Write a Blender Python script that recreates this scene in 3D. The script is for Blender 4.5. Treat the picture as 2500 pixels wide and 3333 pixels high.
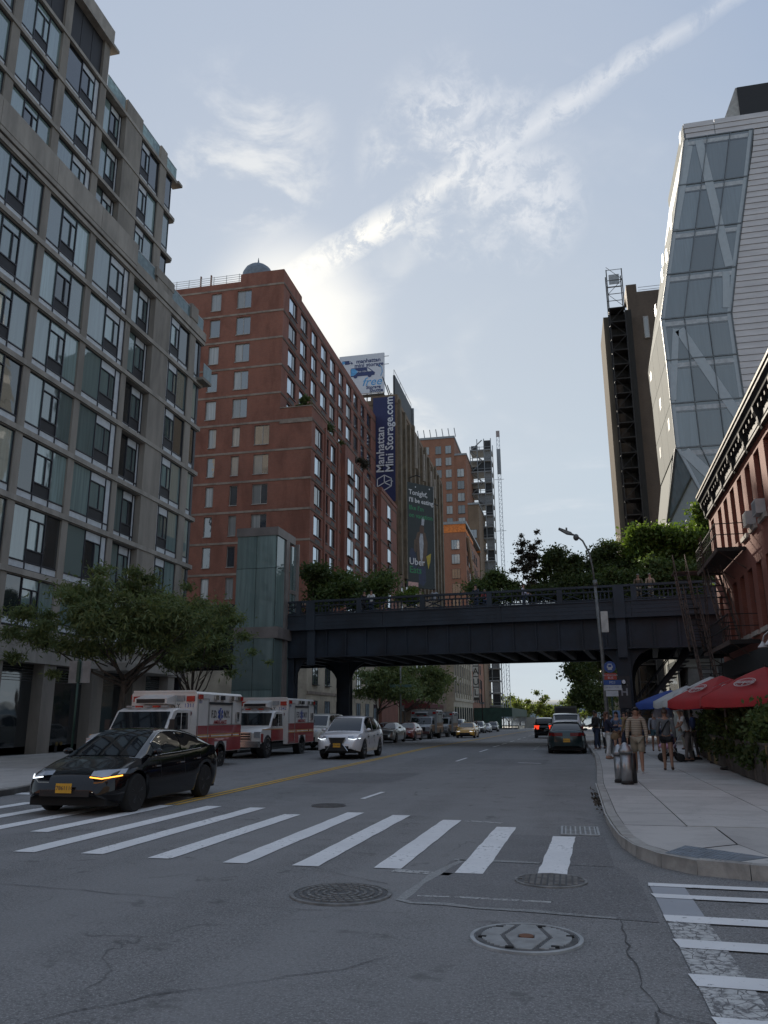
import bpy, bmesh, math, random
import numpy as np
from mathutils import Vector, Matrix, Euler
R = math.radians
random.seed(7)
for o in list(bpy.data.objects): bpy.data.objects.remove(o, do_unlink=True)
S = bpy.context.scene
C = S.collection

# ------------------------------------------------------------------ camera
YAW, PITCH, ROLL, FPX, CAMH = 0.2196, 0.2530, -0.0040644, 2584.9, 1.65
cam = bpy.data.cameras.new('camera'); camo = bpy.data.objects.new('camera', cam); C.objects.link(camo)
cam.sensor_fit = 'VERTICAL'; cam.sensor_height = 36.0; cam.sensor_width = 27.0
cam.lens = 36.0 * FPX / 3333.0
cam.clip_start = 0.05; cam.clip_end = 9000
_f = Vector((-math.sin(YAW)*math.cos(PITCH), math.cos(YAW)*math.cos(PITCH), math.sin(PITCH)))
_r = Vector((math.cos(YAW), math.sin(YAW), 0)); _u = _r.cross(_f)
_r2 = _r*math.cos(ROLL) + _u*math.sin(ROLL); _u2 = -_r*math.sin(ROLL) + _u*math.cos(ROLL)
mw = Matrix((( _r2.x, _u2.x, -_f.x, 0), (_r2.y, _u2.y, -_f.y, 0), (_r2.z, _u2.z, -_f.z, CAMH), (0, 0, 0, 1)))
camo.matrix_world = mw
S.camera = camo
S.render.resolution_x, S.render.resolution_y = 768, 1024

# ------------------------------------------------------------------ sky, sun, exposure
SUN_AZ, SUN_EL = R(-19.8), R(27.7)         # azimuth from +Y, negative = left of the street axis
SUNV = Vector((math.sin(SUN_AZ)*math.cos(SUN_EL), math.cos(SUN_AZ)*math.cos(SUN_EL), math.sin(SUN_EL)))
W = bpy.data.worlds.new('World'); S.world = W; W.use_nodes = True
nt = W.node_tree; nt.nodes.clear()
def N(t, ty, **kw):
    n = t.nodes.new(ty)
    for k, v in kw.items():
        if k.startswith('i_'):
            key = k[2:]
            n.inputs[int(key) if key.isdigit() else key.replace('_', ' ')].default_value = v
        else: setattr(n, k, v)
    return n
def L(t, a, ao, b, bi): t.links.new(a.outputs[ao], b.inputs[bi])
def mth(t, op, a, b=None, clamp=False):
    n = t.nodes.new('ShaderNodeMath'); n.operation = op; n.use_clamp = clamp
    for i, v in enumerate((a, b)):
        if v is None: continue
        if isinstance(v, (int, float)): n.inputs[i].default_value = v
        else: t.links.new(v, n.inputs[i])
    return n.outputs[0]
def rng(t, v, a, b, c=0.0, d=1.0):
    n = t.nodes.new('ShaderNodeMapRange'); n.interpolation_type = 'SMOOTHSTEP'
    for i, x in enumerate((a, b, c, d)): n.inputs[i+1].default_value = x
    t.links.new(v, n.inputs[0]); return n.outputs[0]
def mixc(t, fac, a, b, mode='MIX'):
    n = t.nodes.new('ShaderNodeMix'); n.data_type = 'RGBA'; n.blend_type = mode
    for i, v in ((0, fac), (6, a), (7, b)):
        if isinstance(v, (int, float)): n.inputs[i].default_value = v
        elif isinstance(v, tuple): n.inputs[i].default_value = (v[0], v[1], v[2], 1)
        else: t.links.new(v, n.inputs[i])
    return n.outputs[2]
def noise(t, vec, scale, detail=4, rough=.55, dist=0.0):
    n = t.nodes.new('ShaderNodeTexNoise'); n.inputs['Scale'].default_value = scale
    n.inputs['Detail'].default_value = detail; n.inputs['Roughness'].default_value = rough
    n.inputs['Distortion'].default_value = dist
    if vec is not None: t.links.new(vec, n.inputs['Vector'])
    return n.outputs[0]
sky = N(nt, 'ShaderNodeTexSky', sky_type='NISHITA', sun_disc=False, sun_elevation=SUN_EL, sun_rotation=SUN_AZ,
        air_density=1.0, dust_density=0.6, ozone_density=1.4, altitude=10)
tc = N(nt, 'ShaderNodeTexCoord')
nv = nt.nodes.new('ShaderNodeVectorMath'); nv.operation = 'NORMALIZE'; L(nt, tc, 'Generated', nv, 0)
DIR = nv.outputs[0]
def dotd(v):
    n = nt.nodes.new('ShaderNodeVectorMath'); n.operation = 'DOT_PRODUCT'
    nt.links.new(DIR, n.inputs[0]); n.inputs[1].default_value = tuple(v); return n.outputs['Value']
# cloud plane coordinates: direction divided by its height
sp = nt.nodes.new('ShaderNodeSeparateXYZ'); nt.links.new(DIR, sp.inputs[0])
zc = mth(nt, 'ADD', mth(nt, 'MAXIMUM', sp.outputs[2], 0.0), 0.18)
cp = nt.nodes.new('ShaderNodeCombineXYZ')
nt.links.new(mth(nt, 'DIVIDE', sp.outputs[0], zc), cp.inputs[0]); nt.links.new(mth(nt, 'DIVIDE', sp.outputs[1], zc), cp.inputs[1])
CP = cp.outputs[0]
big = noise(nt, CP, 1.15, 5, .62, .9)
fine = noise(nt, CP, 7.0, 6, .62, .35)
wisp = mth(nt, 'MULTIPLY', rng(nt, big, .50, .68), rng(nt, fine, .36, .68))
def _ray(x, y):
    return (_f + _r2*((x-1250)/FPX) - _u2*((y-1666.5)/FPX)).normalized()
# an old contrail drifting apart: a streak along the great circle through two directions of the sky
_c1, _c2 = _ray(960, 905), _ray(2380, 0)
_nrm = _c1.cross(_c2).normalized()
wob = mth(nt, 'MULTIPLY', mth(nt, 'SUBTRACT', noise(nt, DIR, 7.0, 4, .55, .2), .5), .030)
dd = mth(nt, 'ABSOLUTE', mth(nt, 'ADD', dotd(_nrm), wob))
along = dotd(_c1)                                         # 1 near the sun end of the trail
wid = rng(nt, along, .80, .995, .0075, .022); puff = noise(nt, DIR, 34.0, 6, .68, .4)
streak = mth(nt, 'MULTIPLY', mth(nt, 'SUBTRACT', 1.0, mth(nt, 'DIVIDE', dd, wid), clamp=True), rng(nt, puff, .36, .56, .12, 1.0))
streak = mth(nt, 'MULTIPLY', mth(nt, 'POWER', streak, .8), rng(nt, along, .80, .98, .24, .95))
streak = mth(nt, 'MULTIPLY', streak, rng(nt, fine, .30, .55, .35, 1.0))
streak = mth(nt, 'MULTIPLY', streak, rng(nt, sp.outputs[2], .30, .45))
tuft = mth(nt, 'MULTIPLY', rng(nt, dotd(_ray(1500, 520)), .9915, 1.0), mth(nt, 'MULTIPLY', rng(nt, fine, .38, .62), rng(nt, puff, .34, .62)))
tuft2 = mth(nt, 'MULTIPLY', rng(nt, dotd(_ray(1700, 670)), .9962, 1.0), mth(nt, 'MULTIPLY', rng(nt, fine, .30, .55), rng(nt, puff, .34, .62)))
tuft3 = mth(nt, 'MULTIPLY', rng(nt, dotd(_ray(820, 480)), .9935, 1.0), rng(nt, fine, .46, .66))
cm = mth(nt, 'MAXIMUM', mth(nt, 'MAXIMUM', mth(nt, 'MULTIPLY', wisp, .5), mth(nt, 'MULTIPLY', streak, .95)),
         mth(nt, 'MAXIMUM', mth(nt, 'MULTIPLY', tuft, .9), mth(nt, 'MAXIMUM', mth(nt, 'MULTIPLY', tuft2, .75), mth(nt, 'MULTIPLY', tuft3, .45))))
sd = dotd(SUNV)
glow = rng(nt, sd, .95, 1.0); glow2 = mth(nt, 'POWER', rng(nt, sd, .990, 1.0), 2.0)
# thin high veil of cirrus over the whole sky, brighter round the sun
zen = rng(nt, sp.outputs[2], .22, .72)
veil = mixc(nt, zen, (2.85, 3.45, 3.98), (1.92, 2.45, 3.4))
veil = mixc(nt, mth(nt, 'MULTIPLY', rng(nt, sd, .74, .995), .42), veil, (3.7, 3.9, 4.1))
skyc = mixc(nt, .965, sky.outputs[0], veil)
skyc = mixc(nt, rng(nt, noise(nt, CP, 0.9, 5, .55, .6), .38, .75, 0, .35), skyc, (3.1, 3.35, 3.75))
cloudc = mixc(nt, glow, (4.5, 4.65, 4.9), (7.2, 6.9, 6.2))
skyc = mixc(nt, cm, skyc, cloudc)
skyc = mixc(nt, mth(nt, 'MULTIPLY', glow2, .62), skyc, (7.6, 7.25, 6.5))
bg = N(nt, 'ShaderNodeBackground', i_Strength=0.115); nt.links.new(skyc, bg.inputs[0])
wo = N(nt, 'ShaderNodeOutputWorld'); L(nt, bg, 0, wo, 0)
sun = bpy.data.lights.new('sun', 'SUN'); sun.energy = 5.0; sun.angle = R(0.55); sun.color = (1.0, .90, .76)
suno = bpy.data.objects.new('sun', sun); C.objects.link(suno)
suno.rotation_euler = (-SUNV).to_track_quat('-Z', 'Y').to_euler(); suno.location = (0, 0, 120)
S.view_settings.view_transform = 'Standard'; S.view_settings.look = 'None'
S.view_settings.exposure = 0.63; S.view_settings.gamma = 1.0; S.view_settings.use_curve_mapping = False
S.render.engine = 'CYCLES'
S.cycles.max_bounces = 5; S.cycles.transparent_max_bounces = 8

# ------------------------------------------------------------------ materials
MATS = {}
def M(name, col, rough=.7, metal=0.0, var=.18, scale=3.0, bump=0.0, bscale=60.0, spec=.5, stretch=None, emit=None, coat=0.0, ior=None, speck=0.0, trans=0.0, grime=0.0):
    if name in MATS: return MATS[name]
    m = bpy.data.materials.new(name); m.use_nodes = True; t = m.node_tree
    b = t.nodes['Principled BSDF']
    b.inputs['Roughness'].default_value = rough; b.inputs['Metallic'].default_value = metal
    b.inputs['Specular IOR Level'].default_value = spec
    if coat: b.inputs['Coat Weight'].default_value = coat; b.inputs['Coat Roughness'].default_value = .04
    if ior: b.inputs['IOR'].default_value = ior
    g = t.nodes.new('ShaderNodeNewGeometry'); vec = g.outputs['Position']
    v2 = vec
    if stretch:
        mp = t.nodes.new('ShaderNodeMapping'); mp.inputs['Scale'].default_value = stretch
        t.links.new(vec, mp.inputs[0]); v2 = mp.outputs[0]
    n1 = noise(t, v2, scale, 5, .6)
    lo = tuple(max(0, c*(1-var)) for c in col); hi = tuple(min(1, c*(1+var)) for c in col)
    c = mixc(t, rng(t, n1, .3, .7), lo, hi)
    if grime:
        n3 = noise(t, v2, scale*.37, 6, .7, .6)
        c = mixc(t, rng(t, n3, .52, .72, 0, grime), c, tuple(x*.42 for x in col))
    if speck:
        n2 = noise(t, vec, 190.0, 2, .6)
        c = mixc(t, rng(t, n2, .56, .72, 0, speck), c, tuple(min(1, x*2.4) for x in col))
        n4 = noise(t, vec, 130.0, 2, .6)
        c = mixc(t, rng(t, n4, .58, .74, 0, speck), c, tuple(x*.4 for x in col))
    t.links.new(c, b.inputs['Base Color'])
    rr = t.nodes.new('ShaderNodeMapRange'); rr.inputs[3].default_value = max(0.02, rough*.85); rr.inputs[4].default_value = min(1, rough*1.18)
    t.links.new(n1, rr.inputs[0]); t.links.new(rr.outputs[0], b.inputs['Roughness'])
    if bump:
        bp = t.nodes.new('ShaderNodeBump'); bp.inputs['Strength'].default_value = bump; bp.inputs['Distance'].default_value = .02
        t.links.new(noise(t, vec, bscale, 4, .6), bp.inputs['Height']); t.links.new(bp.outputs[0], b.inputs['Normal'])
    if emit:
        b.inputs['Emission Color'].default_value = (*emit[:3], 1); b.inputs['Emission Strength'].default_value = emit[3]
    if trans:
        tr = t.nodes.new('ShaderNodeBsdfTranslucent'); t.links.new(c, tr.inputs[0])
        ms = t.nodes.new('ShaderNodeMixShader'); ms.inputs[0].default_value = trans
        t.links.new(b.outputs[0], ms.inputs[1]); t.links.new(tr.outputs[0], ms.inputs[2])
        t.links.new(ms.outputs[0], t.nodes['Material Output'].inputs[0])
    MATS[name] = m
    return m
def brickmat(name, c1, c2, mortar, rough=.85, bs=1.0, stain=.35):
    if name in MATS: return MATS[name]
    m = bpy.data.materials.new(name); m.use_nodes = True; t = m.node_tree; b = t.nodes['Principled BSDF']
    g = t.nodes.new('ShaderNodeNewGeometry'); s = t.nodes.new('ShaderNodeSeparateXYZ'); t.links.new(g.outputs['Position'], s.inputs[0])
    cb = t.nodes.new('ShaderNodeCombineXYZ')
    t.links.new(mth(t, 'ADD', s.outputs[0], s.outputs[1]), cb.inputs[0]); t.links.new(s.outputs[2], cb.inputs[1])
    br = t.nodes.new('ShaderNodeTexBrick'); t.links.new(cb.outputs[0], br.inputs['Vector'])
    br.inputs['Color1'].default_value = (*c1, 1); br.inputs['Color2'].default_value = (*c2, 1); br.inputs['Mortar'].default_value = (*mortar, 1)
    br.inputs['Scale'].default_value = 1.0; br.inputs['Brick Width'].default_value = .215*bs; br.inputs['Row Height'].default_value = .075*bs
    br.inputs['Mortar Size'].default_value = .008*bs; br.inputs['Bias'].default_value = -.1
    mp = t.nodes.new('ShaderNodeMapping'); mp.inputs['Scale'].default_value = (.5, .5, .16); t.links.new(g.outputs['Position'], mp.inputs[0])
    n1 = noise(t, mp.outputs[0], 1.4, 6, .65, .5)
    c = mixc(t, rng(t, n1, .38, .72, 0, stain), br.outputs[0], tuple(x*.45 for x in c1))
    n2 = noise(t, g.outputs['Position'], .35, 4, .6)
    c = mixc(t, rng(t, n2, .45, .8, 0, .22), c, tuple(min(1, x*1.5) for x in c2))
    t.links.new(c, b.inputs['Base Color']); b.inputs['Roughness'].default_value = rough
    bp = t.nodes.new('ShaderNodeBump'); bp.inputs['Strength'].default_value = .5; bp.inputs['Distance'].default_value = .01
    t.links.new(br.outputs['Fac'], bp.inputs['Height']); bp.invert = True; t.links.new(bp.outputs[0], b.inputs['Normal'])
    MATS[name] = m; return m

# ------------------------------------------------------------------ mesh helpers
class MB:
    def __init__(s): s.v = []; s.f = []
    def add(s, vs, fs):
        k = len(s.v); s.v.extend(tuple(p) for p in vs); s.f.extend(tuple(i+k for i in f) for f in fs); return s
    def box(s, x0, y0, z0, x1, y1, z1):
        if x0 > x1: x0, x1 = x1, x0
        if y0 > y1: y0, y1 = y1, y0
        if z0 > z1: z0, z1 = z1, z0
        return s.add([(x0,y0,z0),(x1,y0,z0),(x1,y1,z0),(x0,y1,z0),(x0,y0,z1),(x1,y0,z1),(x1,y1,z1),(x0,y1,z1)],
                     [(0,3,2,1),(4,5,6,7),(0,1,5,4),(1,2,6,5),(2,3,7,6),(3,0,4,7)])
    def cbox(s, cx, cy, cz, sx, sy, sz): return s.box(cx-sx/2, cy-sy/2, cz-sz/2, cx+sx/2, cy+sy/2, cz+sz/2)
    def quad(s, a, b, c, d): return s.add([a, b, c, d], [(0,1,2,3)])
    def prism(s, poly, axis, a, b):
        # poly: 2D points in the plane across the axis, extruded from a to b along it
        def P(u, v, w): return {'x': (w, u, v), 'y': (u, w, v), 'z': (u, v, w)}[axis]
        n = len(poly)
        vs = [P(u, v, a) for u, v in poly] + [P(u, v, b) for u, v in poly]
        fs = [tuple(range(n)), tuple(range(2*n-1, n-1, -1))] + [(i, i+n, (i+1) % n+n, (i+1) % n) for i in range(n)]
        return s.add(vs, fs)
    def cyl(s, p, q, r, n=10, r2=None, cap=True):
        p, q = Vector(p), Vector(q); r2 = r if r2 is None else r2
        d = (q-p).normalized(); a = d.orthogonal().normalized(); b = d.cross(a)
        vs = []
        for c, rr in ((p, r), (q, r2)):
            for i in range(n):
                t = 2*math.pi*i/n; vs.append(c + a*(rr*math.cos(t)) + b*(rr*math.sin(t)))
        fs = [(i, (i+1) % n, (i+1) % n+n, i+n) for i in range(n)]
        if cap: fs += [tuple(range(n-1, -1, -1)), tuple(range(n, 2*n))]
        return s.add(vs, fs)
    def tube(s, pts, r, n=8, radii=None):
        pts = [Vector(p) for p in pts]; rings = []
        d0 = (pts[1]-pts[0]).normalized(); a = d0.orthogonal().normalized()
        for i, p in enumerate(pts):
            d = (pts[min(i+1, len(pts)-1)] - pts[max(i-1, 0)]).normalized()
            a = (a - d*a.dot(d)).normalized(); b = d.cross(a); rr = radii[i] if radii else r
            rings.append([p + a*(rr*math.cos(2*math.pi*k/n)) + b*(rr*math.sin(2*math.pi*k/n)) for k in range(n)])
        return s.loft(rings, True, True)
    def loft(s, rings, closed=True, cap=False):
        n = len(rings[0]); vs = [p for r in rings for p in r]; fs = []
        for i in range(len(rings)-1):
            for k in range(n if closed else n-1):
                a, b = i*n+k, i*n+(k+1) % n; fs.append((a, b, b+n, a+n))
        if cap: fs += [tuple(range(n-1, -1, -1)), tuple(range((len(rings)-1)*n, len(rings)*n))]
        return s.add(vs, fs)
    def lathe(s, prof, c=(0,0,0), n=16, axis='z'):
        rings = []
        for r, z in prof:
            ring = []
            for k in range(n):
                t = 2*math.pi*k/n; u, w = r*math.cos(t), r*math.sin(t)
                p = {'z': (u, w, z), 'x': (z, u, w), 'y': (w, z, u)}[axis]
                ring.append((c[0]+p[0], c[1]+p[1], c[2]+p[2]))
            rings.append(ring)
        return s.loft(rings, True, True)
    def ell(s, c, r, n=10, m=7):
        rings = []
        for j in range(m+1):
            ph = -math.pi/2 + math.pi*(j if 0 < j < m else (0.02 if j == 0 else m-.02))/m
            rings.append([(c[0]+r[0]*math.cos(ph)*math.cos(2*math.pi*k/n), c[1]+r[1]*math.cos(ph)*math.sin(2*math.pi*k/n), c[2]+r[2]*math.sin(ph)) for k in range(n)])
        return s.loft(rings, True, True)
    def mesh(s, name):
        me = bpy.data.meshes.new(name); me.from_pydata(s.v, [], s.f); me.update()
        bm = bmesh.new(); bm.from_mesh(me); bmesh.ops.recalc_face_normals(bm, faces=bm.faces); bm.to_mesh(me); bm.free()
        return me
    def out(s, name, mat, parent=None, smooth=False, local=False, loc=None):
        return put(name, s.mesh(name), mat, parent, smooth, local, loc)
def inv_of(p):
    # parts of unrotated things are written in world coordinates
    return Matrix.Translation(-p.location) if p.parent is None else Matrix.Identity(4)
def put(name, me, mat=None, parent=None, smooth=False, local=False, loc=None):
    if mat is not None and not me.materials: me.materials.append(mat)
    if smooth:
        if me.polygons: me.polygons.foreach_set('use_smooth', [True]*len(me.polygons))
        if smooth == 'auto':
            try: me.set_sharp_from_angle(angle=R(38))
            except Exception: pass
    o = bpy.data.objects.new(name, me); C.objects.link(o)
    if mat is not None and me.materials and me.materials[0] != mat:
        o.material_slots[0].link = 'OBJECT'; o.material_slots[0].material = mat
    if loc is not None: o.location = loc
    if parent is not None:
        o.parent = parent; CH.setdefault(parent.name, []).append(o)
        if not local: o.matrix_parent_inverse = inv_of(parent)
    return o
CH = {}
def tag(o, label, cat, group=None, kind=None):
    if label: o['label'] = label
    if cat: o['category'] = cat
    if group: o['group'] = group
    if kind: o['kind'] = kind
    return o
def struct(o): o['kind'] = 'structure'; return o
def T(name, label, cat, loc, rz=0, group=None):
    o = bpy.data.objects.new(name, None); C.objects.link(o); o.location = loc; o.rotation_euler = (0, 0, rz)
    o.empty_display_size = .3
    return tag(o, label, cat, group)
def copytree(o, parent=None, loc=None, rz=None):
    c = o.copy(); C.objects.link(c)
    if parent is not None: c.parent = parent; CH.setdefault(parent.name, []).append(c)
    if loc is not None: c.location = loc
    if rz is not None: c.rotation_euler = (0, 0, rz)
    for ch in list(CH.get(o.name, [])): copytree(ch, c)
    return c
BENCH = bpy.data.scenes.new('bench')          # empty side scene to evaluate text and skin modifiers quickly; removed at the end
def bake(ob):
    BENCH.collection.objects.link(ob); vl = BENCH.view_layers[0]; vl.update(); dg = vl.depsgraph
    me = bpy.data.meshes.new_from_object(ob.evaluated_get(dg), depsgraph=dg)
    bpy.data.objects.remove(ob); return me
def textmesh(body, size, extrude=.004, align='CENTER', bold=0.0, shear=0.0, space=1.0, sx=1.0):
    cu = bpy.data.curves.new('lettering', 'FONT'); cu.body = body; cu.size = size; cu.extrude = extrude
    cu.align_x = align; cu.align_y = 'CENTER'; cu.offset = bold; cu.shear = shear; cu.space_character = space; cu.resolution_u = 2
    ob = bpy.data.objects.new('lettering', cu); me = bake(ob); bpy.data.curves.remove(cu)
    if sx != 1.0:
        for v in me.vertices: v.co.x *= sx
    return me
def text(body, size, org, ux, uy, mat, parent, name='lettering', local=False, **kw):
    # ux, uy: directions of the writing's x and y axes
    me = textmesh(body, size, **kw)
    ux, uy = Vector(ux).normalized(), Vector(uy).normalized(); uz = ux.cross(uy)
    me.transform(Matrix(((ux.x, uy.x, uz.x, org[0]), (ux.y, uy.y, uz.y, org[1]), (ux.z, uy.z, uz.z, org[2]), (0,0,0,1))))
    o = put(name, me, mat, parent, False, local)
    if len(body) > 1: o['kind'] = 'stuff'
    return o
def gz(y): return 0.0 if y < 45 else -0.0085*(y-45) if y < 330 else -0.0085*285
# ================================================================== ground, road, pavements
def asphalt(name, base, crack=True):
    m = bpy.data.materials.new(name); m.use_nodes = True; t = m.node_tree; b = t.nodes['Principled BSDF']
    g = t.nodes.new('ShaderNodeNewGeometry'); P = g.outputs['Position']
    big = noise(t, P, .22, 5, .6, .4); mid = noise(t, P, 1.6, 6, .65, .3)
    agg = noise(t, P, 58, 2, .75); agg2 = noise(t, P, 27, 4, .8)
    c = mixc(t, rng(t, big, .3, .7), tuple(x*.86 for x in base), tuple(x*1.14 for x in base))
    c = mixc(t, rng(t, mid, .35, .72, 0, .6), c, tuple(x*.66 for x in base))
    c = mixc(t, rng(t, agg, .53, .62, 0, .62), c, tuple(min(1, x*2.1) for x in base))
    c = mixc(t, rng(t, agg2, .51, .60, 0, .62), c, tuple(x*.42 for x in base))
    hgt = mth(t, 'ADD', agg, mth(t, 'MULTIPLY', agg2, .8))
    # wheel-polished lanes run along the street
    mp = t.nodes.new('ShaderNodeMapping'); mp.inputs['Scale'].default_value = (.55, .02, 1); t.links.new(P, mp.inputs[0])
    lane = noise(t, mp.outputs[0], 1.0, 3, .5)
    c = mixc(t, rng(t, lane, .44, .62, 0, .45), c, tuple(x*1.28 for x in base))
    if crack:
        wv = t.nodes.new('ShaderNodeVectorMath'); wv.operation = 'ADD'; t.links.new(P, wv.inputs[0])
        nn = t.nodes.new('ShaderNodeTexNoise'); nn.inputs['Scale'].default_value = 1.1; nn.inputs['Detail'].default_value = 6; t.links.new(P, nn.inputs['Vector'])
        sc = t.nodes.new('ShaderNodeVectorMath'); sc.operation = 'SCALE'; sc.inputs['Scale'].default_value = 1.3; t.links.new(nn.outputs[1], sc.inputs[0])
        t.links.new(sc.outputs[0], wv.inputs[1])
        vo = t.nodes.new('ShaderNodeTexVoronoi'); vo.feature = 'DISTANCE_TO_EDGE'; vo.inputs['Scale'].default_value = .34; t.links.new(wv.outputs[0], vo.inputs['Vector'])
        ck = mth(t, 'MULTIPLY', rng(t, vo.outputs[0], .001, .007, 1, 0), rng(t, noise(t, P, .45, 3), .47, .60))
        c = mixc(t, mth(t, 'MULTIPLY', ck, .6), c, tuple(x*.35 for x in base))
        hgt = mth(t, 'SUBTRACT', hgt, mth(t, 'MULTIPLY', ck, 1.5))
        st = mth(t, 'MULTIPLY', rng(t, noise(t, P, 1.7, 2), .60, .70), rng(t, noise(t, P, 9.0, 3), .4, .6))
        c = mixc(t, mth(t, 'MULTIPLY', st, .6), c, tuple(x*.45 for x in base))
    t.links.new(c, b.inputs['Base Color']); b.inputs['Roughness'].default_value = .82; b.inputs['Specular IOR Level'].default_value = .35
    bp = t.nodes.new('ShaderNodeBump'); bp.inputs['Strength'].default_value = .55; bp.inputs['Distance'].default_value = .008
    t.links.new(hgt, bp.inputs['Height']); t.links.new(bp.outputs[0], b.inputs['Normal'])
    return m
ASPH = asphalt('asphalt', (.205, .202, .198)); ASPH_NEW = asphalt('asphalt_repair', (.165, .163, .162), False)
ASPH_OLD = asphalt('asphalt_seam', (.26, .262, .255), False)
def paintmat(name, col, wear):
    m = bpy.data.materials.new(name); m.use_nodes = True; t = m.node_tree; b = t.nodes['Principled BSDF']
    g = t.nodes.new('ShaderNodeNewGeometry'); P = g.outputs['Position']
    n1 = noise(t, P, 14, 6, .7); n2 = noise(t, P, 1.1, 3, .6); n3 = noise(t, P, 120, 2, .6)
    vo = t.nodes.new('ShaderNodeTexVoronoi'); vo.feature = 'DISTANCE_TO_EDGE'; vo.inputs['Scale'].default_value = 11; t.links.new(P, vo.inputs['Vector'])
    k = mth(t, 'ADD', mth(t, 'MULTIPLY', n1, .62), mth(t, 'ADD', mth(t, 'MULTIPLY', n2, .25), mth(t, 'MULTIPLY', n3, .13)))
    w = rng(t, k, .62-wear*.16, .70-wear*.12)
    if wear > .8: w = mth(t, 'MAXIMUM', w, rng(t, vo.outputs[0], .015, .05, 1, 0))
    c = mixc(t, rng(t, n2, .3, .7), tuple(x*.88 for x in col), col)
    c = mixc(t, w, c, (.12, .12, .122))
    t.links.new(c, b.inputs['Base Color']); b.inputs['Roughness'].default_value = .7
    return m
PW = paintmat('road_paint_white', (.80, .80, .79), .45); PWOLD = paintmat('road_paint_worn', (.56, .56, .54), 1.0)
PWGR = paintmat('road_paint_greyed', (.36, .375, .40), .3); PY = paintmat('road_paint_yellow', (.62, .37, .05), .45)
def slabmat(name, col):
    m = bpy.data.materials.new(name); m.use_nodes = True; t = m.node_tree; b = t.nodes['Principled BSDF']
    g = t.nodes.new('ShaderNodeNewGeometry'); P = g.outputs['Position']
    oi = t.nodes.new('ShaderNodeObjectInfo')
    c = mixc(t, oi.outputs['Random'], tuple(x*.86 for x in col), tuple(x*1.1 for x in col))
    c = mixc(t, rng(t, noise(t, P, 1.3, 6, .68, .4), .42, .7, 0, .5), c, tuple(x*.6 for x in col))
    c = mixc(t, rng(t, noise(t, P, 110, 2), .55, .72, 0, .35), c, tuple(x*1.6 for x in col))
    sp_ = mth(t, 'MULTIPLY', rng(t, noise(t, P, 13, 2), .66, .71), rng(t, noise(t, P, .9, 2), .4, .6))
    c = mixc(t, mth(t, 'MULTIPLY', sp_, .6), c, tuple(x*.35 for x in col))
    t.links.new(c, b.inputs['Base Color']); b.inputs['Roughness'].default_value = .88
    bp = t.nodes.new('ShaderNodeBump'); bp.inputs['Strength'].default_value = .3; bp.inputs['Distance'].default_value = .005
    t.links.new(noise(t, P, 140, 3), bp.inputs['Height']); t.links.new(bp.outputs[0], b.inputs['Normal'])
    return m
SLAB = slabmat('pavement_concrete', (.44, .42, .395)); KERB = M('kerb_stone', (.34, .325, .30), .85, var=.2, scale=4, bump=.3, grime=.5)
JOINT = M('joint_dirt', (.07, .068, .065), .95)

mb = MB(); mb.quad((-4000, -3000, -3.1), (4000, -3000, -3.1), (4000, 5000, -3.1), (-4000, 5000, -3.1))
struct(mb.out('ground', M('ground_earth', (.10, .11, .07), .95, scale=.02)))
ys = [-60, 0, 45] + list(range(65, 331, 20)) + [330]
ys = sorted(set(ys)); mb = MB()
mb.loft([[(x, y, gz(y)) for x in (-140, -16, 1, 140)] for y in ys], False)
road = struct(mb.out('road', ASPH))
def sheet(name, pts, mat, dz=.004, parent=road):
    return MB().add([(x, y, gz(y)+dz) for x, y in pts], [tuple(range(len(pts)))]).out(name, mat, parent)
# utility trench repairs and light seams round the covers
sheet('asphalt_patch', [(-1.62, 7.85), (.64, 7.5), (.62, 9.3), (.45, 10.0), (-1.45, 10.05), (-1.5, 9.0)], ASPH_NEW)
sheet('asphalt_patch', [(-1.2, 10.12), (.42, 10.02), (.40, 12.3), (-.9, 12.4), (-1.1, 11.4)], ASPH_NEW)
sheet('asphalt_patch', [(-3.4, 30), (-.9, 30), (-.8, 33.5), (-3.3, 33.6)], ASPH_NEW)
sheet('asphalt_patch', [(-3.4, 42), (-1.2, 42), (-1.2, 58), (-3.3, 58)], ASPH_NEW)
sheet('asphalt_patch', [(-6.9, 21), (-4.6, 21.4), (-4.4, 25), (-6.8, 24.6)], ASPH_NEW)
def strip(name, pts, w, mat, dz=.006, jitter=.0, parent=road):
    a, b = [], []
    for i, p in enumerate(pts):
        p = Vector((*p, 0)); q = Vector((*pts[min(i+1, len(pts)-1)], 0)); o = Vector((*pts[max(i-1, 0)], 0))
        d = (q-o).normalized(); n = Vector((-d.y, d.x, 0)); ww = w*(1+random.uniform(-jitter, jitter))/2
        for lst, s in ((a, 1), (b, -1)):
            r = p + n*ww*s; lst.append((r.x, r.y, gz(r.y)+dz))
    return MB().loft([[u, v] for u, v in zip(a, b)], False).out(name, mat, parent)
strip('asphalt_seam', [(-1.30, 10.15), (-1.42, 9.7), (-1.50, 9.2), (-1.56, 8.7), (-1.60, 8.2), (-1.62, 7.9), (-1.5, 7.8), (-1.2, 7.82), (-.9, 7.72), (-.4, 7.70), (.1, 7.60), (.3, 7.58)], .11, ASPH_OLD, jitter=.5)
strip('asphalt_seam', [(-1.42, 10.14), (-1.0, 10.16), (-.42, 10.10)], .12, ASPH_OLD, jitter=.3)
strip('worn_line', [(-1.5, 8.1), (-1.1, 8.12), (-.7, 8.1), (-.25, 8.08)], .05, PWOLD, jitter=.4)
CRK = M('crack_dark', (.075, .075, .075), 1.0)  # plain dark tone of the crack strips
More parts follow.
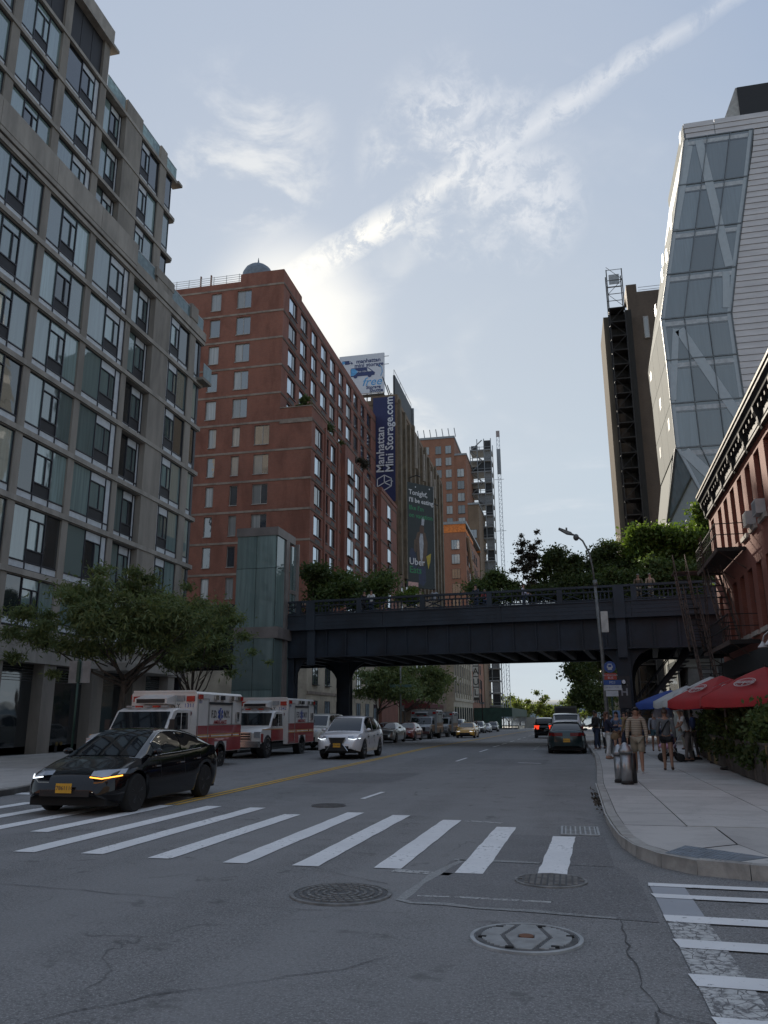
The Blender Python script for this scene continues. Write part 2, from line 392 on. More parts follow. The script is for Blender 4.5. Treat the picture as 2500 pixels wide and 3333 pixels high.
def crack(pts, w=.012):
    out = []
    for i in range(len(pts)-1):
        p, q = Vector(pts[i]), Vector(pts[i+1])
        n = max(2, int((q-p).length/.12))
        for k in range(n): out.append((p + (q-p)*(k/n)) + Vector((random.uniform(-.025, .025), random.uniform(-.025, .025))))
    out.append(Vector(pts[-1])); strip('crack', [(p.x, p.y) for p in out], w, CRK, .0068, .7)
crack([(-6.6, 7.9), (-4.9, 7.7), (-3.6, 7.5), (-2.4, 7.35), (-1.5, 7.4)], .007)
crack([(-3.1, 4.4), (-2.6, 5.0), (-2.2, 5.3), (-1.6, 5.75), (-1.35, 6.1)], .006)
crack([(.32, 7.5), (.33, 6.6), (.36, 5.9), (.40, 5.35), (.62, 5.25), (.9, 5.12)], .009)
crack([(.40, 5.35), (.37, 4.8), (.30, 4.3)], .009)
crack([(-3.4, 9.7), (-2.4, 8.9), (-1.9, 8.6)], .007)
# zebra crossing over the side street
near = [(-9.75, 12.5), (-8.75, 11.4), (-7.85, 11.3), (-6.87, 9.62), (-5.92, 9.66), (-4.93, 9.52), (-3.93, 9.40), (-3.05, 9.38), (-2.10, 9.42), (-1.13, 9.30), (-.25, 9.38)]
far = [15.1, 15.1, 15.1, 15.13, 15.03, 14.12, 14.6, 14.35, 13.85, 13.15, 12.3]
for (x, y0), y1 in zip(near, far):
    n = 14; e0, e1 = [], []
    xs = x + random.uniform(-.02, .02)
    drift = .12 if x > -8 else .02
    for k in range(n+1):
        y = y0 + (y1-y0)*k/n; j = random.uniform(-.008, .008)
        e0.append((xs-.155+drift*k/n+j, y, gz(y)+.008)); e1.append((xs+.155+drift*k/n+random.uniform(-.008, .008), y, gz(y)+.008))
    MB().loft([[a, b] for a, b in zip(e0, e1)], False).out('crosswalk_stripe', PW, road)
for x in (-10.75, -11.7):
    sheet('crosswalk_stripe', [(x-.15, 12.2), (x+.15, 12.2), (x+.17, 15.1), (x-.13, 15.1)], PW, .008)
sheet('worn_crosswalk_edge', [(-2.0, 9.25), (-1.35, 9.15), (-1.32, 9.30), (-1.98, 9.42)], PWOLD)
sheet('worn_crosswalk_edge', [(-1.75, 13.75), (-1.15, 13.6), (-1.12, 13.72), (-1.72, 13.88)], PWOLD)
sheet('stop_line', [(-12.4, 16.6), (-7.95, 16.6), (-7.95, 17.0), (-12.4, 17.0)], PW, .008)
# crossing of the avenue: older ladder bar under fresh bars
for i, (y0, y1) in enumerate([(9.14, 8.98), (8.62, 8.44), (7.76, 7.52), (6.98, 6.74), (6.11, 5.86), (5.32, 5.06), (4.52, 4.26), (3.7, 3.44)]):
    x1 = 5.2; sl = -.045
    sheet('crosswalk_stripe', [(.69+random.uniform(-.02, .02), y0), (x1, y0+sl*4), (x1, y1+sl*4), (.70+random.uniform(-.02, .02), y1)], PW, .012)
for i, (y0, y1) in enumerate([(9.0, 8.6), (8.46, 7.74), (7.54, 6.96), (6.76, 6.10), (5.88, 5.3), (5.08, 4.5), (4.28, 3.68)]):
    sheet('worn_ladder_bar', [(.70, y0), (1.03, y0-.015), (1.03, y1-.015), (.70, y1)], PWGR if i < 2 else PWOLD, .008)
# centre line and lane dashes
for x in (-7.80, -7.60):
    strip('yellow_line', [(x, y) for y in [15.2, 20, 25, 30, 35, 40, 45, 65, 85, 105, 125, 165, 205, 245, 285, 325]], .105, PY, .008)
for y0, y1 in [(17.0, 18.6), (31.7, 34.4), (40.2, 43.5), (47.5, 51), (54, 57), (62, 65), (71, 74), (80, 83), (90, 94), (102, 106), (116, 120)]:
    strip('lane_dash', [(-4.28, y0), (-4.2, y1)], .11, PW, .009)
for y0, y1 in [(42.6, 44.2), (45.4, 46.7), (48.0, 49.8)]:
    strip('lane_dash', [(-1.84, y0), (-1.72, y1)], .10, PWOLD, .009)
strip('plate_edge_line', [(-1.9, 31.1), (-1.05, 30.7)], .12, PW, .009)
strip('plate_edge_line', [(-3.3, 47.9), (-2.3, 46.6)], .12, PWOLD, .009)
strip('plate_edge_line', [(-3.2, 44.3), (-1.3, 44.5)], .10, PWOLD, .009)

# pavements with kerbs
def pavement(name, outline, joints_x, joints_y, inside):
    # outline: counter-clockwise (x, y); a base slab, a kerb round it and slabs as separate pieces
    root_m = MB(); n = len(outline)
    top = [(x, y, gz(y)+.125) for x, y in outline]; bot = [(x, y, gz(y)-.3) for x, y in outline]
    root_m.add(top+bot, [tuple(range(n))] + [(i, (i+1) % n, (i+1) % n+n, i+n) for i in range(n)])
    o = struct(root_m.out(name, JOINT))
    k = 0
    for i in range(len(joints_x)-1):
        for j in range(len(joints_y)-1):
            x0, x1, y0, y1 = joints_x[i]+.009, joints_x[i+1]-.009, joints_y[j]+.009, joints_y[j+1]-.009
            if not inside((x0+x1)/2, (y0+y1)/2, x0, y0): continue
            dz = .148 + random.uniform(-.003, .003)
            MB().add([(x0, y0, gz(y0)+dz), (x1, y0, gz(y0)+dz), (x1, y1, gz(y1)+dz), (x0, y1, gz(y1)+dz), (x0, y0, gz(y0)+.1), (x1, y0, gz(y0)+.1), (x1, y1, gz(y1)+.1), (x0, y1, gz(y1)+.1)],
                     [(0,1,2,3), (0,4,5,1), (1,5,6,2), (2,6,7,3), (3,7,4,0)]).out('paving_slab', SLAB, o)
            k += 1
    return o
def kerbline(parent, pts, w=.16, top=.152, side=1):
    # stones about 1.8 m long following the kerb line
    seg = []
    for i in range(len(pts)-1):
        p, q = Vector(pts[i]), Vector(pts[i+1]); n = max(1, round((q-p).length/1.8))
        for k in range(n): seg.append((p+(q-p)*(k/n), p+(q-p)*((k+1)/n)))
    for p, q in seg:
        d = (q-p).normalized(); nn = Vector((-d.y, d.x))*side*w; p2, q2 = p+d*.006, q-d*.006
        zt = top+random.uniform(-.006, .006); P = [p2, q2, q2+nn, p2+nn]
        MB().add([(a.x, a.y, gz(a.y)-.1) for a in P] + [(a.x+(nn.x*.12 if i < 2 else 0), a.y+(nn.y*.12 if i < 2 else 0), gz(a.y)+zt) for i, a in enumerate(P)],
                 [(0,1,5,4), (1,2,6,5), (2,3,7,6), (3,0,4,7), (4,5,6,7)]).out('kerb_stone', KERB, parent)
rk = [(9.0, 9.35), (2.6, 9.40), (1.75, 9.50), (1.25, 9.70), (.92, 10.1), (.70, 10.7), (.58, 11.5), (.53, 12.6), (.50, 14), (.55, 20), (.75, 26), (.95, 34), (.95, 45), (.9, 120), (.9, 200), (.9, 320)]
rin = [(x+.16, y) for x, y in rk]
outline = [(9.0, 9.5), (60, 9.5), (60, 320)] + [(x+.12, y+.1) for x, y in rk[::-1]][:-1]
def kx(y, pts=rk):
    for (xa, ya), (xb, yb) in zip(pts, pts[1:]):
        if ya <= y <= yb and yb > ya: return xa+(xb-xa)*(y-ya)/(yb-ya)
    return .9
pr_ = pavement('pavement_right', outline, [1.55, 3.05, 4.55, 6.05, 7.55], [12.6+1.52*i for i in range(32)], lambda cx, cy, x0, y0: True)
sheetz = .149
def slabpoly(name, pts, mat, parent, z):
    return MB().add([(x, y, gz(y)+z) for x, y in pts], [tuple(range(len(pts)))]).out(name, mat, parent)
# irregular slabs between the kerb and the regular grid, and round the corner
for j in range(32):
    y0, y1 = 12.6+1.52*j+.009, 12.6+1.52*(j+1)-.009
    slabpoly('paving_slab', [(kx(y0)+.17, y0), (1.541, y0), (1.541, y1), (kx(y1)+.17, y1)], SLAB, pr_, .147)
slabpoly('paving_slab', [(.70, 12.58), (.73, 11.5), (.86, 10.75), (1.05, 10.3), (1.9, 11.0), (1.9, 12.58)], SLAB, pr_, .146)
slabpoly('paving_slab', [(1.04, 10.25), (1.2, 9.98), (1.45, 9.72), (1.85, 9.62), (2.2, 9.6), (2.19, 9.66), (1.92, 10.98)], SLAB, pr_, .144)
slabpoly('paving_slab', [(1.92, 12.58), (1.92, 11.0), (2.2, 9.62), (4.54, 9.56), (4.54, 12.58)], SLAB, pr_, .147)
slabpoly('paving_slab', [(4.56, 12.58), (4.56, 9.56), (9.0, 9.56), (9.0, 12.58)], SLAB, pr_, .147)
kerbline(pr_, rk, side=-1)
gutter = strip('steel_kerb_edge', [(x-.012, y) for x, y in rk[3:10]], .022, M('worn_steel', (.42, .42, .42), .45, .8, bump=.1), .155, parent=pr_)
# far slab field beyond the grid
slabpoly('paving_slab', [(1.1, 61.3), (7.5, 61.3), (7.5, 320), (1.1, 320)], SLAB, pr_, .146)
# corner ramp plate with raised domes
RAMP = M('ramp_plate', (.16, .19, .22), .6, .2, var=.25, scale=6, bump=.3)
ramp = tag(MB().add([(x, y, .152) for x, y in [(.98, 10.14), (1.28, 10.75), (2.05, 10.05), (1.55, 9.62)]] + [(x, y, .12) for x, y in [(.98, 10.14), (1.28, 10.75), (2.05, 10.05), (1.55, 9.62)]],
        [(0,1,2,3), (0,4,5,1), (1,5,6,2), (2,6,7,3), (3,7,4,0)]).out('tactile_ramp_plate', RAMP), 'worn bluish tactile paving plate set into the rounded pavement corner', 'paving plate')
mb = MB()
A, B_, D = Vector((1.0, 10.16)), Vector((1.29, 10.72)), Vector((1.55, 9.65))
for i in range(12):
    for j in range(14):
        p = A + (B_-A)*((i+.5)/12) + (D-A)*((j+.5)/14) + Vector((0, 0))
        mb.cyl((p.x, p.y, .152), (p.x, p.y, .158), .013, 6, .008)
o = mb.out('domes', RAMP, ramp, local=True); o['kind'] = 'stuff'
pl = pavement('pavement_left', [(-12.2, 15.0), (-12.25, 16.6), (-12.6, 18.0), (-13.6, 20.3), (-14.8, 22.5), (-15.5, 24.5), (-15.6, 45), (-15.6, 320), (-60, 320), (-60, 15.0)],
              [-23.0, -21.4, -19.8, -18.2, -16.6], [18+1.6*i for i in range(27)], lambda cx, cy, x0, y0: True)
kerbline(pl, [(-12.2, 14.8), (-12.25, 16.6), (-12.6, 18.0), (-13.6, 20.3), (-14.8, 22.5), (-15.5, 24.5), (-15.6, 45), (-15.6, 125)], side=1)
slabpoly('paving_slab', [(-16.58, 24.5), (-15.8, 24.6), (-15.8, 61), (-16.58, 61)], SLAB, pl, .147)
slabpoly('paving_slab', [(-16.58, 15.2), (-12.45, 15.2), (-12.5, 16.7), (-12.85, 18.1), (-13.8, 20.4), (-15.0, 22.6), (-15.7, 24.4), (-16.58, 24.4)], SLAB, pl, .146)
slabpoly('paving_slab', [(-23, 15.2), (-16.6, 15.2), (-16.6, 17.98), (-23, 17.98)], SLAB, pl, .146)
slabpoly('paving_slab', [(-23.2, 61.3), (-15.8, 61.3), (-15.8, 320), (-23.2, 320)], SLAB, pl, .146)
slabpoly('paving_slab', [(-30, 17), (-23.01, 17), (-23.01, 69), (-30, 69)], SLAB, pl, .14)

# covers in the road
IRON = M('cast_iron', (.20, .20, .195), .75, .2, var=.3, scale=9, bump=.2)
GALV = M('cover_grey', (.36, .375, .38), .6, .25, var=.18, scale=7, bump=.15)
def manhole(name, label, c, r, style, mat):
    t = T(name, label, 'manhole cover', (c[0], c[1], 0), 0)
    z = .004
    MB().lathe([(r, 0), (r, z+.014), (r*.93, z+.016), (r*.925, z+.004), (r*.001, z+.004)], (0, 0, 0), 40).out('frame', mat, t, local=True)
    MB().lathe([(r*.905, 0), (r*.905, z+.012), (r*.001, z+.012)], (0, 0, 0), 40).out('lid', M('lid_dark', (.10, .10, .10), .8, .1, var=.3, scale=12), t, local=True)
    m = MB(); zt = z+.012
    if style == 'rings':
        for q in range(5):
            rr = r*(.16+.15*q)
            for k in range(8+q*6):
                a0 = 2*math.pi*(k+.12)/(8+q*6); a1 = a0+2*math.pi*.72/(8+q*6)
                for (ra, rb) in ((rr, rr+.028),):
                    pts = [(ra*math.cos(a0), ra*math.sin(a0)), (rb*math.cos(a0), rb*math.sin(a0)), (rb*math.cos(a1), rb*math.sin(a1)), (ra*math.cos(a1), ra*math.sin(a1))]
                    m.prism(pts, 'z', zt, zt+.011)
    elif style == 'studs':
        n = int(r*2/.062)
        for i in range(-n, n+1):
            for j in range(-n, n+1):
                x, y = i*.062, j*.062
                if math.hypot(x, y) < r*.84: m.box(x-.021, y-.014, zt, x+.021, y+.014, zt+.012)
    else:
        n = 11
        for i in range(-n, n+1):
            y = i*r*.86/n; h = math.sqrt(max(0, (r*.84)**2-y*y))
            if h < .03: continue
            cuts = sorted([-h, h] + [s for s in (-.42*r+abs(y)*.3, .42*r-abs(y)*.3) if abs(s) < h])
            for a, b in zip(cuts, cuts[1:]):
                lo, hi = a+.02, b-.02
                if y*y < (.14*r)**2:
                    if lo < 0 < hi: 
                        if -.15*r-lo > .02: m.box(lo, y-.010, zt, -.15*r, y+.010, zt+.008)
                        lo = .15*r
                if hi-lo > .02: m.box(lo, y-.010, zt, hi, y+.010, zt+.008)
        for k in range(6):
            a = 2*math.pi*k/6+.2; x, y = r*.78*math.cos(a), r*.78*math.sin(a)
            MB().box(x-.03, y-.02, zt, x+.03, y+.02, zt+.010).out('pick_slot', M('black_gap', (.01, .01, .01), .9), t, local=True)
        MB().lathe([(r*.13, zt), (r*.13, zt+.012), (.001, zt+.013)], (0, 0, 0), 20).out('hub', M('rust', (.15, .07, .04), .9), t, local=True)
    o = m.out('relief', mat, t, local=True); o['kind'] = 'stuff'
    return t
manhole('manhole_cover', 'wide dark iron manhole cover with a worn scrollwork pattern', (-2.23, 8.02), .49, 'rings', IRON)
manhole('manhole_cover', 'pale grey round cover with fine ribs and a rusty centre hub', (-.41, 6.78), .43, 'ribs', GALV)
manhole('manhole_cover', 'smaller dark studded manhole cover touching the end of a crosswalk stripe', (-.27, 9.06), .37, 'studs', IRON)
manhole('manhole_cover', 'low dark manhole cover lying beyond the striped crossing by the centre line', (-4.6, 15.6), .33, 'rings', M('iron_dusty', (.13, .13, .13), .8, .1, var=.2, scale=9))
t = T('storm_drain_grate', 'rectangular iron storm drain grate in the gutter by the kerb', 'drain grate', (.07, 12.9, 0))
MB().box(-.27, -.45, -.05, .27, .45, .004).out('pit', M('black_gap', (.01, .01, .01), .9), t, local=True)
m = MB()
for x in (-.27, .25): m.box(x, -.45, 0, x+.03, .45, .02)
for y in (-.45, .42): m.box(-.24, y, 0, .25, y+.03, .02)
m.out('frame', GALV, t, local=True)
for i in range(7): MB().box(-.24+i*.07+.03, -.42, .004, -.24+i*.07+.052, .42, .018).out('bar', GALV, t, local=True)
for i in range(8): MB().box(-.24, -.42+.1*i+.04, .004, .25, -.42+.1*i+.062, .016).out('bar', GALV, t, local=True)
tag(MB().ell((2.18, 8.82, .04), (.075, .055, .045), 9, 6).ell((2.12, 8.85, .035), (.04, .04, .03), 8, 5).out('dropped_fruit', M('bruised_fruit', (.20, .09, .06), .7, var=.5, scale=30), smooth=True), 'small reddish brown bit of litter lying on a crosswalk bar', 'litter')
# ================================================================== concrete-grid apartment house (left)
CONC = M('facade_concrete', (.245, .222, .195), .9, var=.22, scale=.9, bump=.35, bscale=40, stretch=(1, 1, .22), grime=.55)
CONC_L = M('facade_concrete_pale', (.30, .275, .245), .9, var=.2, scale=1.2, bump=.3, bscale=40, stretch=(1, 1, .3), grime=.35)
FRAME = M('window_frame_dark', (.035, .035, .045), .45, .3)
FRAME_L = M('window_panel_white', (.52, .55, .58), .5, var=.1)
LOUV = M('louver_black', (.016, .015, .018), .6)
def glassmat(name, col, ior=1.9, rough=.03, var=.25, sc=.8):
    if name in MATS: return MATS[name]
    m = bpy.data.materials.new(name); m.use_nodes = True; t = m.node_tree; b = t.nodes['Principled BSDF']
    g = t.nodes.new('ShaderNodeNewGeometry'); P = g.outputs['Position']
    mp = t.nodes.new('ShaderNodeMapping'); mp.inputs['Scale'].default_value = (2.2, 2.2, .12); t.links.new(P, mp.inputs[0])
    folds = noise(t, mp.outputs[0], 2.5, 3)
    oi = t.nodes.new('ShaderNodeObjectInfo')
    c = mixc(t, rng(t, folds, .3, .7), tuple(x*(1-var) for x in col), tuple(x*(1+var) for x in col))
    c = mixc(t, oi.outputs['Random'], c, tuple(x*.55 for x in col))
    t.links.new(c, b.inputs['Base Color']); b.inputs['Roughness'].default_value = rough; b.inputs['IOR'].default_value = ior
    bp = t.nodes.new('ShaderNodeBump'); bp.inputs['Strength'].default_value = .10; bp.inputs['Distance'].default_value = .05
    t.links.new(noise(t, P, sc, 2), bp.inputs['Height']); t.links.new(bp.outputs[0], b.inputs['Normal'])
    MATS[name] = m; return m
GL_CURT = glassmat('glass_curtain', (.235, .33, .325), 2.6); GL_MID = glassmat('glass_room', (.125, .18, .18), 2.6); GL_DARK = glassmat('glass_dark', (.024, .03, .034), 2.2)
GL_CLEAR = M('balustrade_glass', (.32, .42, .45), .05, ior=1.6, trans=.5)
GLS = [GL_CURT, GL_CURT, GL_MID, GL_MID, GL_DARK]
bld = T('apartment_building', 'tall concrete-grid apartment house with dark framed glazing and set-back top floors', 'building', (-30, 31, 0))
X0 = -23.0
FZ = [4.62] + [7.75+3.12*k for k in range(7)]          # slab undersides; 26.47 is the last
cols = [(17.1-.27, 17.4+.27)] 
CE = [17.35, 21.28, 25.21, 29.15, 33.05, 37.0]          # right edges of the slender columns
WCOL = (39.5, 41.45); C5 = (44.2, 45.0); YE = 46.0
def part(m, name, mat, parent=bld, smooth=False): return m.out(name, mat, parent, smooth)
# core volumes behind the glass
part(MB().box(-45, 17, -.2, X0-.62, YE-.5, 26.6), 'wall', GL_DARK)
part(MB().box(-45, 17, 26.6, -26.62, 36.6, 43.9), 'wall', CONC)
part(MB().box(-45, 36.6, 26.6, -26.62, 46.1, 40.0), 'wall', CONC)
# columns
for e in CE: part(MB().box(X0-.45, e-.48, 4.6, X0-.01, e, 26.5), 'column', CONC)
part(MB().box(X0-.6, WCOL[0], 4.6, X0+.02, WCOL[1], 27.9), 'column', CONC)
part(MB().box(X0-.45, C5[0], 4.6, X0, C5[1], 27.6), 'column', CONC)
part(MB().box(X0-.5, 45.75, .1, X0-.1, 46.02, 26.5), 'column', FRAME)
# floor slabs, their edges proud of the columns
for i, z in enumerate(FZ[1:]):
    part(MB().box(X0-.5, 16.8, z, X0+.07, 46.25, z+.25), 'slab_edge', CONC_L)
    part(MB().box(X0-.5, 16.82, z-.05, X0-.02, 46.2, z-.003), 'slab_drip', CONC)
# heavy parapet of the lower block with incised lines
for k, (a, b) in enumerate([(16.8, 21.0), (21.02, 25.2), (25.22, 29.3), (29.32, 33.2), (33.22, 36.95)]):
    part(MB().box(X0-.4, a, 26.80, X0+.13, b, 28.42), 'parapet_panel', CONC_L)
part(MB().box(X0-.41, 16.8, 26.78, X0+.15, 36.96, 26.86), 'parapet_reveal', CONC)
part(MB().box(X0-.41, 16.8, 27.06, X0+.15, 36.96, 27.10), 'parapet_reveal', CONC)
part(MB().box(X0-.4, 36.97, 26.78, X0+.12, 46.3, 27.35), 'parapet_panel', CONC_L)
for a, b in ((37.2, 39.4), (41.6, 44.1), (45.1, 46.2)):
    part(MB().box(X0-.12, a, 27.36, X0-.10, b, 28.35), 'glass_balustrade', GL_CLEAR)
    part(MB().box(X0-.14, a, 28.35, X0-.08, b, 28.39), 'handrail', FRAME_L)
part(MB().box(X0-.6, 39.3, 27.9, X0+.05, 41.6, 28.5), 'column_cap', CONC)
part(MB().box(X0-.5, 44.1, 27.6, X0+.05, 45.1, 28.6), 'column_cap', CONC)
# window units: pane / casement with transom and louvre / pane, white sill panels
UNIT = {}
def unit(key, w, h, lay):
    # local: y along the facade 0..w, z 0..h, glass plane x=0
    if key in UNIT: return UNIT[key]
    fr = MB(); t_ = .055
    for z in (0, h-t_): fr.box(-.06, 0, z, .06, w, z+t_)
    ed = [0] + [sum(q for _, q in lay[:i+1])*w for i in range(len(lay))]
    for y in ed: fr.box(-.06, max(0, y-t_/2), 0, .065, min(w, y+t_/2), h)
    fr.box(-.06, 0, .36, .06, w, .36+t_)
    panes, louv, pan = [], [], []
    for (kd, q), a, b in zip(lay, ed, ed[1:]):
        a, b = a+t_/2, b-t_/2
        if kd == 'P': panes.append((a, .42, b, h-t_)); pan.append((a, .05, b, .35))
        elif kd == 'N': pan.append((a, .42, b, h-t_)); pan.append((a, .05, b, .35))
        else:
            louv.append((a, .05 if kd == 'V' else .42, b, .92)); 
            fr.box(-.05, a, .92, .07, b, .98); fr.box(-.05, a, h-.55, .07, b, h-.50)
            mid = a+(b-a)*.62; fr.box(-.05, mid-.03, .98, .075, mid+.03, h-.55)
            panes.append((a+.03, .98, mid-.03, h-.56)); panes.append((mid+.03, .98, b-.03, h-.56))
            (pan if kd == 'W' else panes).append((a, h-.49, b, h-t_))
            pan.append((a, .05, b, .35))
    def rect(y0, z0, y1, z1, x): return MB().box(-.02, 0, 0, x, y1-y0, z1-z0)
    UNIT[key] = (fr.mesh('window'), [(rect(*p, .012).mesh('pane'), p) for p in panes], [(rect(*p, .03).mesh('louver'), p) for p in louv], [(rect(*p, .02).mesh('panel'), p) for p in pan])
    return UNIT[key]
def place(key, w, h, lay, x, y, z, parent, gl=None):
    fm, pn, lv, pa = unit(key, w, h, lay)
    wi = put('window', fm, FRAME, parent, loc=(x, y, z))
    base = random.choice(GLS)
    for me, p in pn:
        put('pane', me, (gl or (base if random.random() < .6 else random.choice(GLS))), wi, local=True, loc=(0, p[0], p[1]))
    for me, p in lv: put('louver', me, LOUV, wi, local=True, loc=(0, p[0], p[1]))
    for me, p in pa: put('panel', me, FRAME_L, wi, local=True, loc=(0, p[0], p[1]))
    return wi
A3 = [('P', .33), ('C', .34), ('P', .33)]; B3 = [('P', .46), ('W', .40), ('N', .14)]; D3 = [('P', .48), ('W', .41), ('N', .11)]; E3 = [('N', .11), ('W', .41), ('P', .48)]; G3 = [('P', 1.0)]
for k in range(len(FZ)-1):
    z0 = FZ[k]+.26 if k else 5.55; h = FZ[k+1]-z0-.02
    hk = 'f%.2f' % h
    for i in range(len(CE)-1):
        a, b = CE[i], CE[i+1]-.48
        place('A'+hk if i < 4 else 'B'+hk, b-a, h, A3 if i < 4 else B3, X0-.13, a, z0, bld)
    place('D'+hk, WCOL[0]-CE[-1], h, D3, X0-.40, CE[-1], z0, bld)
    place('E'+hk, C5[0]-WCOL[1], h, E3, X0-.13, WCOL[1], z0, bld)
    place('G'+hk, .7, h, G3, X0-.13, 45.02, z0, bld)
# balconies sticking out at the far corner
for z in (27.3, 21.0, 36.9):
    pass
part(MB().box(X0-.6, 45.3, 23.55, X0+.55, 46.6, 23.75), 'balcony_slab', CONC)
part(MB().box(X0+.50, 45.35, 23.75, X0+.53, 46.55, 24.75), 'glass_balustrade', GL_CLEAR)
# set-back top floors
XU = -26.0; UZ = [27.2, 30.32, 33.5, 36.75, 39.95]
UE = [17.35, 21.28, 25.21, 29.15, 33.05, 36.9]
for e in UE: part(MB().box(XU-.5, e-.6, 26.7, XU, e, 43.6 if e < 36.95 else 40.2), 'column', CONC)
part(MB().box(XU-.6, 39.3, 26.7, XU+.02, 41.3, 41.3), 'column', CONC)
part(MB().box(XU-.5, 43.9, 26.7, XU, 44.8, 41.4), 'column', CONC)
for z in UZ[1:]:
    part(MB().box(XU-.5, 16.8, z, XU+.07, 46.3, z+.24), 'slab_edge', CONC_L)
for k in range(4):
    z0 = UZ[k]+.3 if k else 27.2; h = UZ[k+1]-z0-.02; hk = 'u%.2f' % h
    for i in range(len(UE)-1):
        a, b = UE[i], UE[i+1]-.6
        place('A'+hk if i < 4 else 'B'+hk, b-a, h, A3 if i < 4 else B3, XU-.16, a, z0, bld)
    place('D'+hk, 39.3-36.9, h, D3, XU-.40, 36.9, z0, bld)
    place('E'+hk, 43.9-41.3, h, E3, XU-.16, 41.3, z0, bld)
    place('G'+hk, .95, h, G3, XU-.16, 44.85, z0, bld)
part(MB().box(XU-.5, 36.9, 40.0, XU+.02, 46.1, 40.1), 'roof_edge', CONC)
# top louvre storey and its parapet
for i in range(len(UE)-1):
    a, b = UE[i], UE[i+1]-.6; n = 3
    for q in range(n):
        part(MB().box(XU-.35, a+(b-a)*q/n+.02, 40.26, XU-.16, a+(b-a)*(q+1)/n-.02, 43.2), 'louver_panel', LOUV)
part(MB().box(XU-.5, 16.8, 43.2, XU+.05, 37.15, 44.6), 'parapet_panel', CONC_L)
part(MB().box(XU-.5, 16.8, 43.1, XU+.30, 37.45, 43.3), 'slab_edge', CONC_L)
for a, b in ((37.1, 39.2), (41.4, 43.8), (44.9, 46.4)):
    part(MB().box(XU-.12, a, 40.24, XU-.10, b, 41.25), 'glass_balustrade', GL_CLEAR)
    part(MB().box(XU-.14, a, 41.25, XU-.08, b, 41.29), 'handrail', FRAME_L)
part(MB().box(XU-.6, 46.3, 40.0, XU+.2, 46.9, 40.2), 'balcony_slab', CONC)
for z in (30.3, 33.5, 36.75): part(MB().box(XU-.6, 46.3, z+.02, XU-.1, 46.5, z+.22), 'balcony_slab', CONC)
# ground floor
for a, b in ((17, 18), (20.6, 21.6), (25.2, 26.1), (28.6, 29.6), (32.4, 33.3), (36.3, 37.3), (40.2, 41.6), (44.2, 45.0)):
    part(MB().box(X0-.9, a, .1, X0-.05, b, 4.1), 'column', CONC)
part(MB().box(X0-.9, 16.8, 4.05, X0+.06, 46.2, 4.72), 'lintel', CONC_L)
part(MB().box(X0-.9, 16.8, 4.74, X0-.02, 46.2, 5.1), 'lintel', CONC_L)
part(MB().box(X0-.9, 16.8, 5.12, X0+.10, 46.2, 5.48), 'lintel', CONC_L)
SHOP = glassmat('shop_glass', (.012, .013, .018), 1.6); BLUEG = glassmat('shop_glass_blue', (.012, .016, .05), 1.6)
GP = [18, 20.6, 21.6, 25.2, 26.1, 28.6, 29.6, 32.4, 33.3, 36.3, 37.3, 40.2, 41.6, 44.2]
for i in range(0, len(GP), 2):
    a, b = GP[i], GP[i+1]
    part(MB().box(X0-.80, a, .15, X0-.62, b, .45), 'stall_riser', CONC)
    for q in range(2):
        y0, y1 = a+(b-a)*q/2+.03, a+(b-a)*(q+1)/2-.03
        part(MB().box(X0-.72, y0, .46, X0-.68, y1, 2.5), 'shop_window', BLUEG if i == 8 else SHOP)
        part(MB().box(X0-.72, y0, 2.56, X0-.68, y1, 3.25), 'shop_window', GL_MID if i in (8, 12) else SHOP)
    for s in range(6): part(MB().add([(X0-.72, a, 3.32+s*.12), (X0-.72, b, 3.32+s*.12), (X0-.60, b, 3.29+s*.12), (X0-.60, a, 3.29+s*.12), (X0-.72, a, 3.35+s*.12), (X0-.72, b, 3.35+s*.12), (X0-.60, b, 3.31+s*.12), (X0-.60, a, 3.31+s*.12)],
        [(0,1,2,3), (4,7,6,5), (0,4,5,1), (1,5,6,2), (2,6,7,3), (3,7,4,0)]), 'louver_blade', M('louver_grey', (.10, .10, .10), .6))
    part(MB().box(X0-.74, a, 2.5, X0-.64, b, 2.56), 'window_rail', FRAME)
text('24', .55, (X0-.66, 33.75, 1.75), (0, 1, 0), (0, 0, 1), M('window_print', (.30, .32, .36), .6), bld, shear=.2, bold=.01)
text('hour', .2, (X0-.66, 33.75, 1.42), (0, 1, 0), (0, 0, 1), M('window_print', (.30, .32, .36), .6), bld)
# entrance canopy
part(MB().box(X0-.5, 36.6, 3.98, X0+1.6, 42.4, 4.36), 'canopy', CONC_L)
# hanging hydrant-like siamese connection by the column
sc = T('standpipe', 'dark double-headed standpipe beside a shopfront column', 'standpipe', (X0+.12, 33.55, .15))
MB().cyl((0, 0, 0), (0, 0, .45), .07, 10).cyl((0, -.16, .40), (.12, -.16, .40), .075, 10).cyl((0, .16, .40), (.12, .16, .40), .075, 10).box(-.05, -.2, .34, .05, .2, .46).out('body', LOUV, sc, local=True)
for s in (-.16, .16): MB().cyl((.12, s, .40), (.17, s, .40), .085, 10).out('cap', M('brass_dull', (.16, .12, .05), .5, .7), sc, local=True)

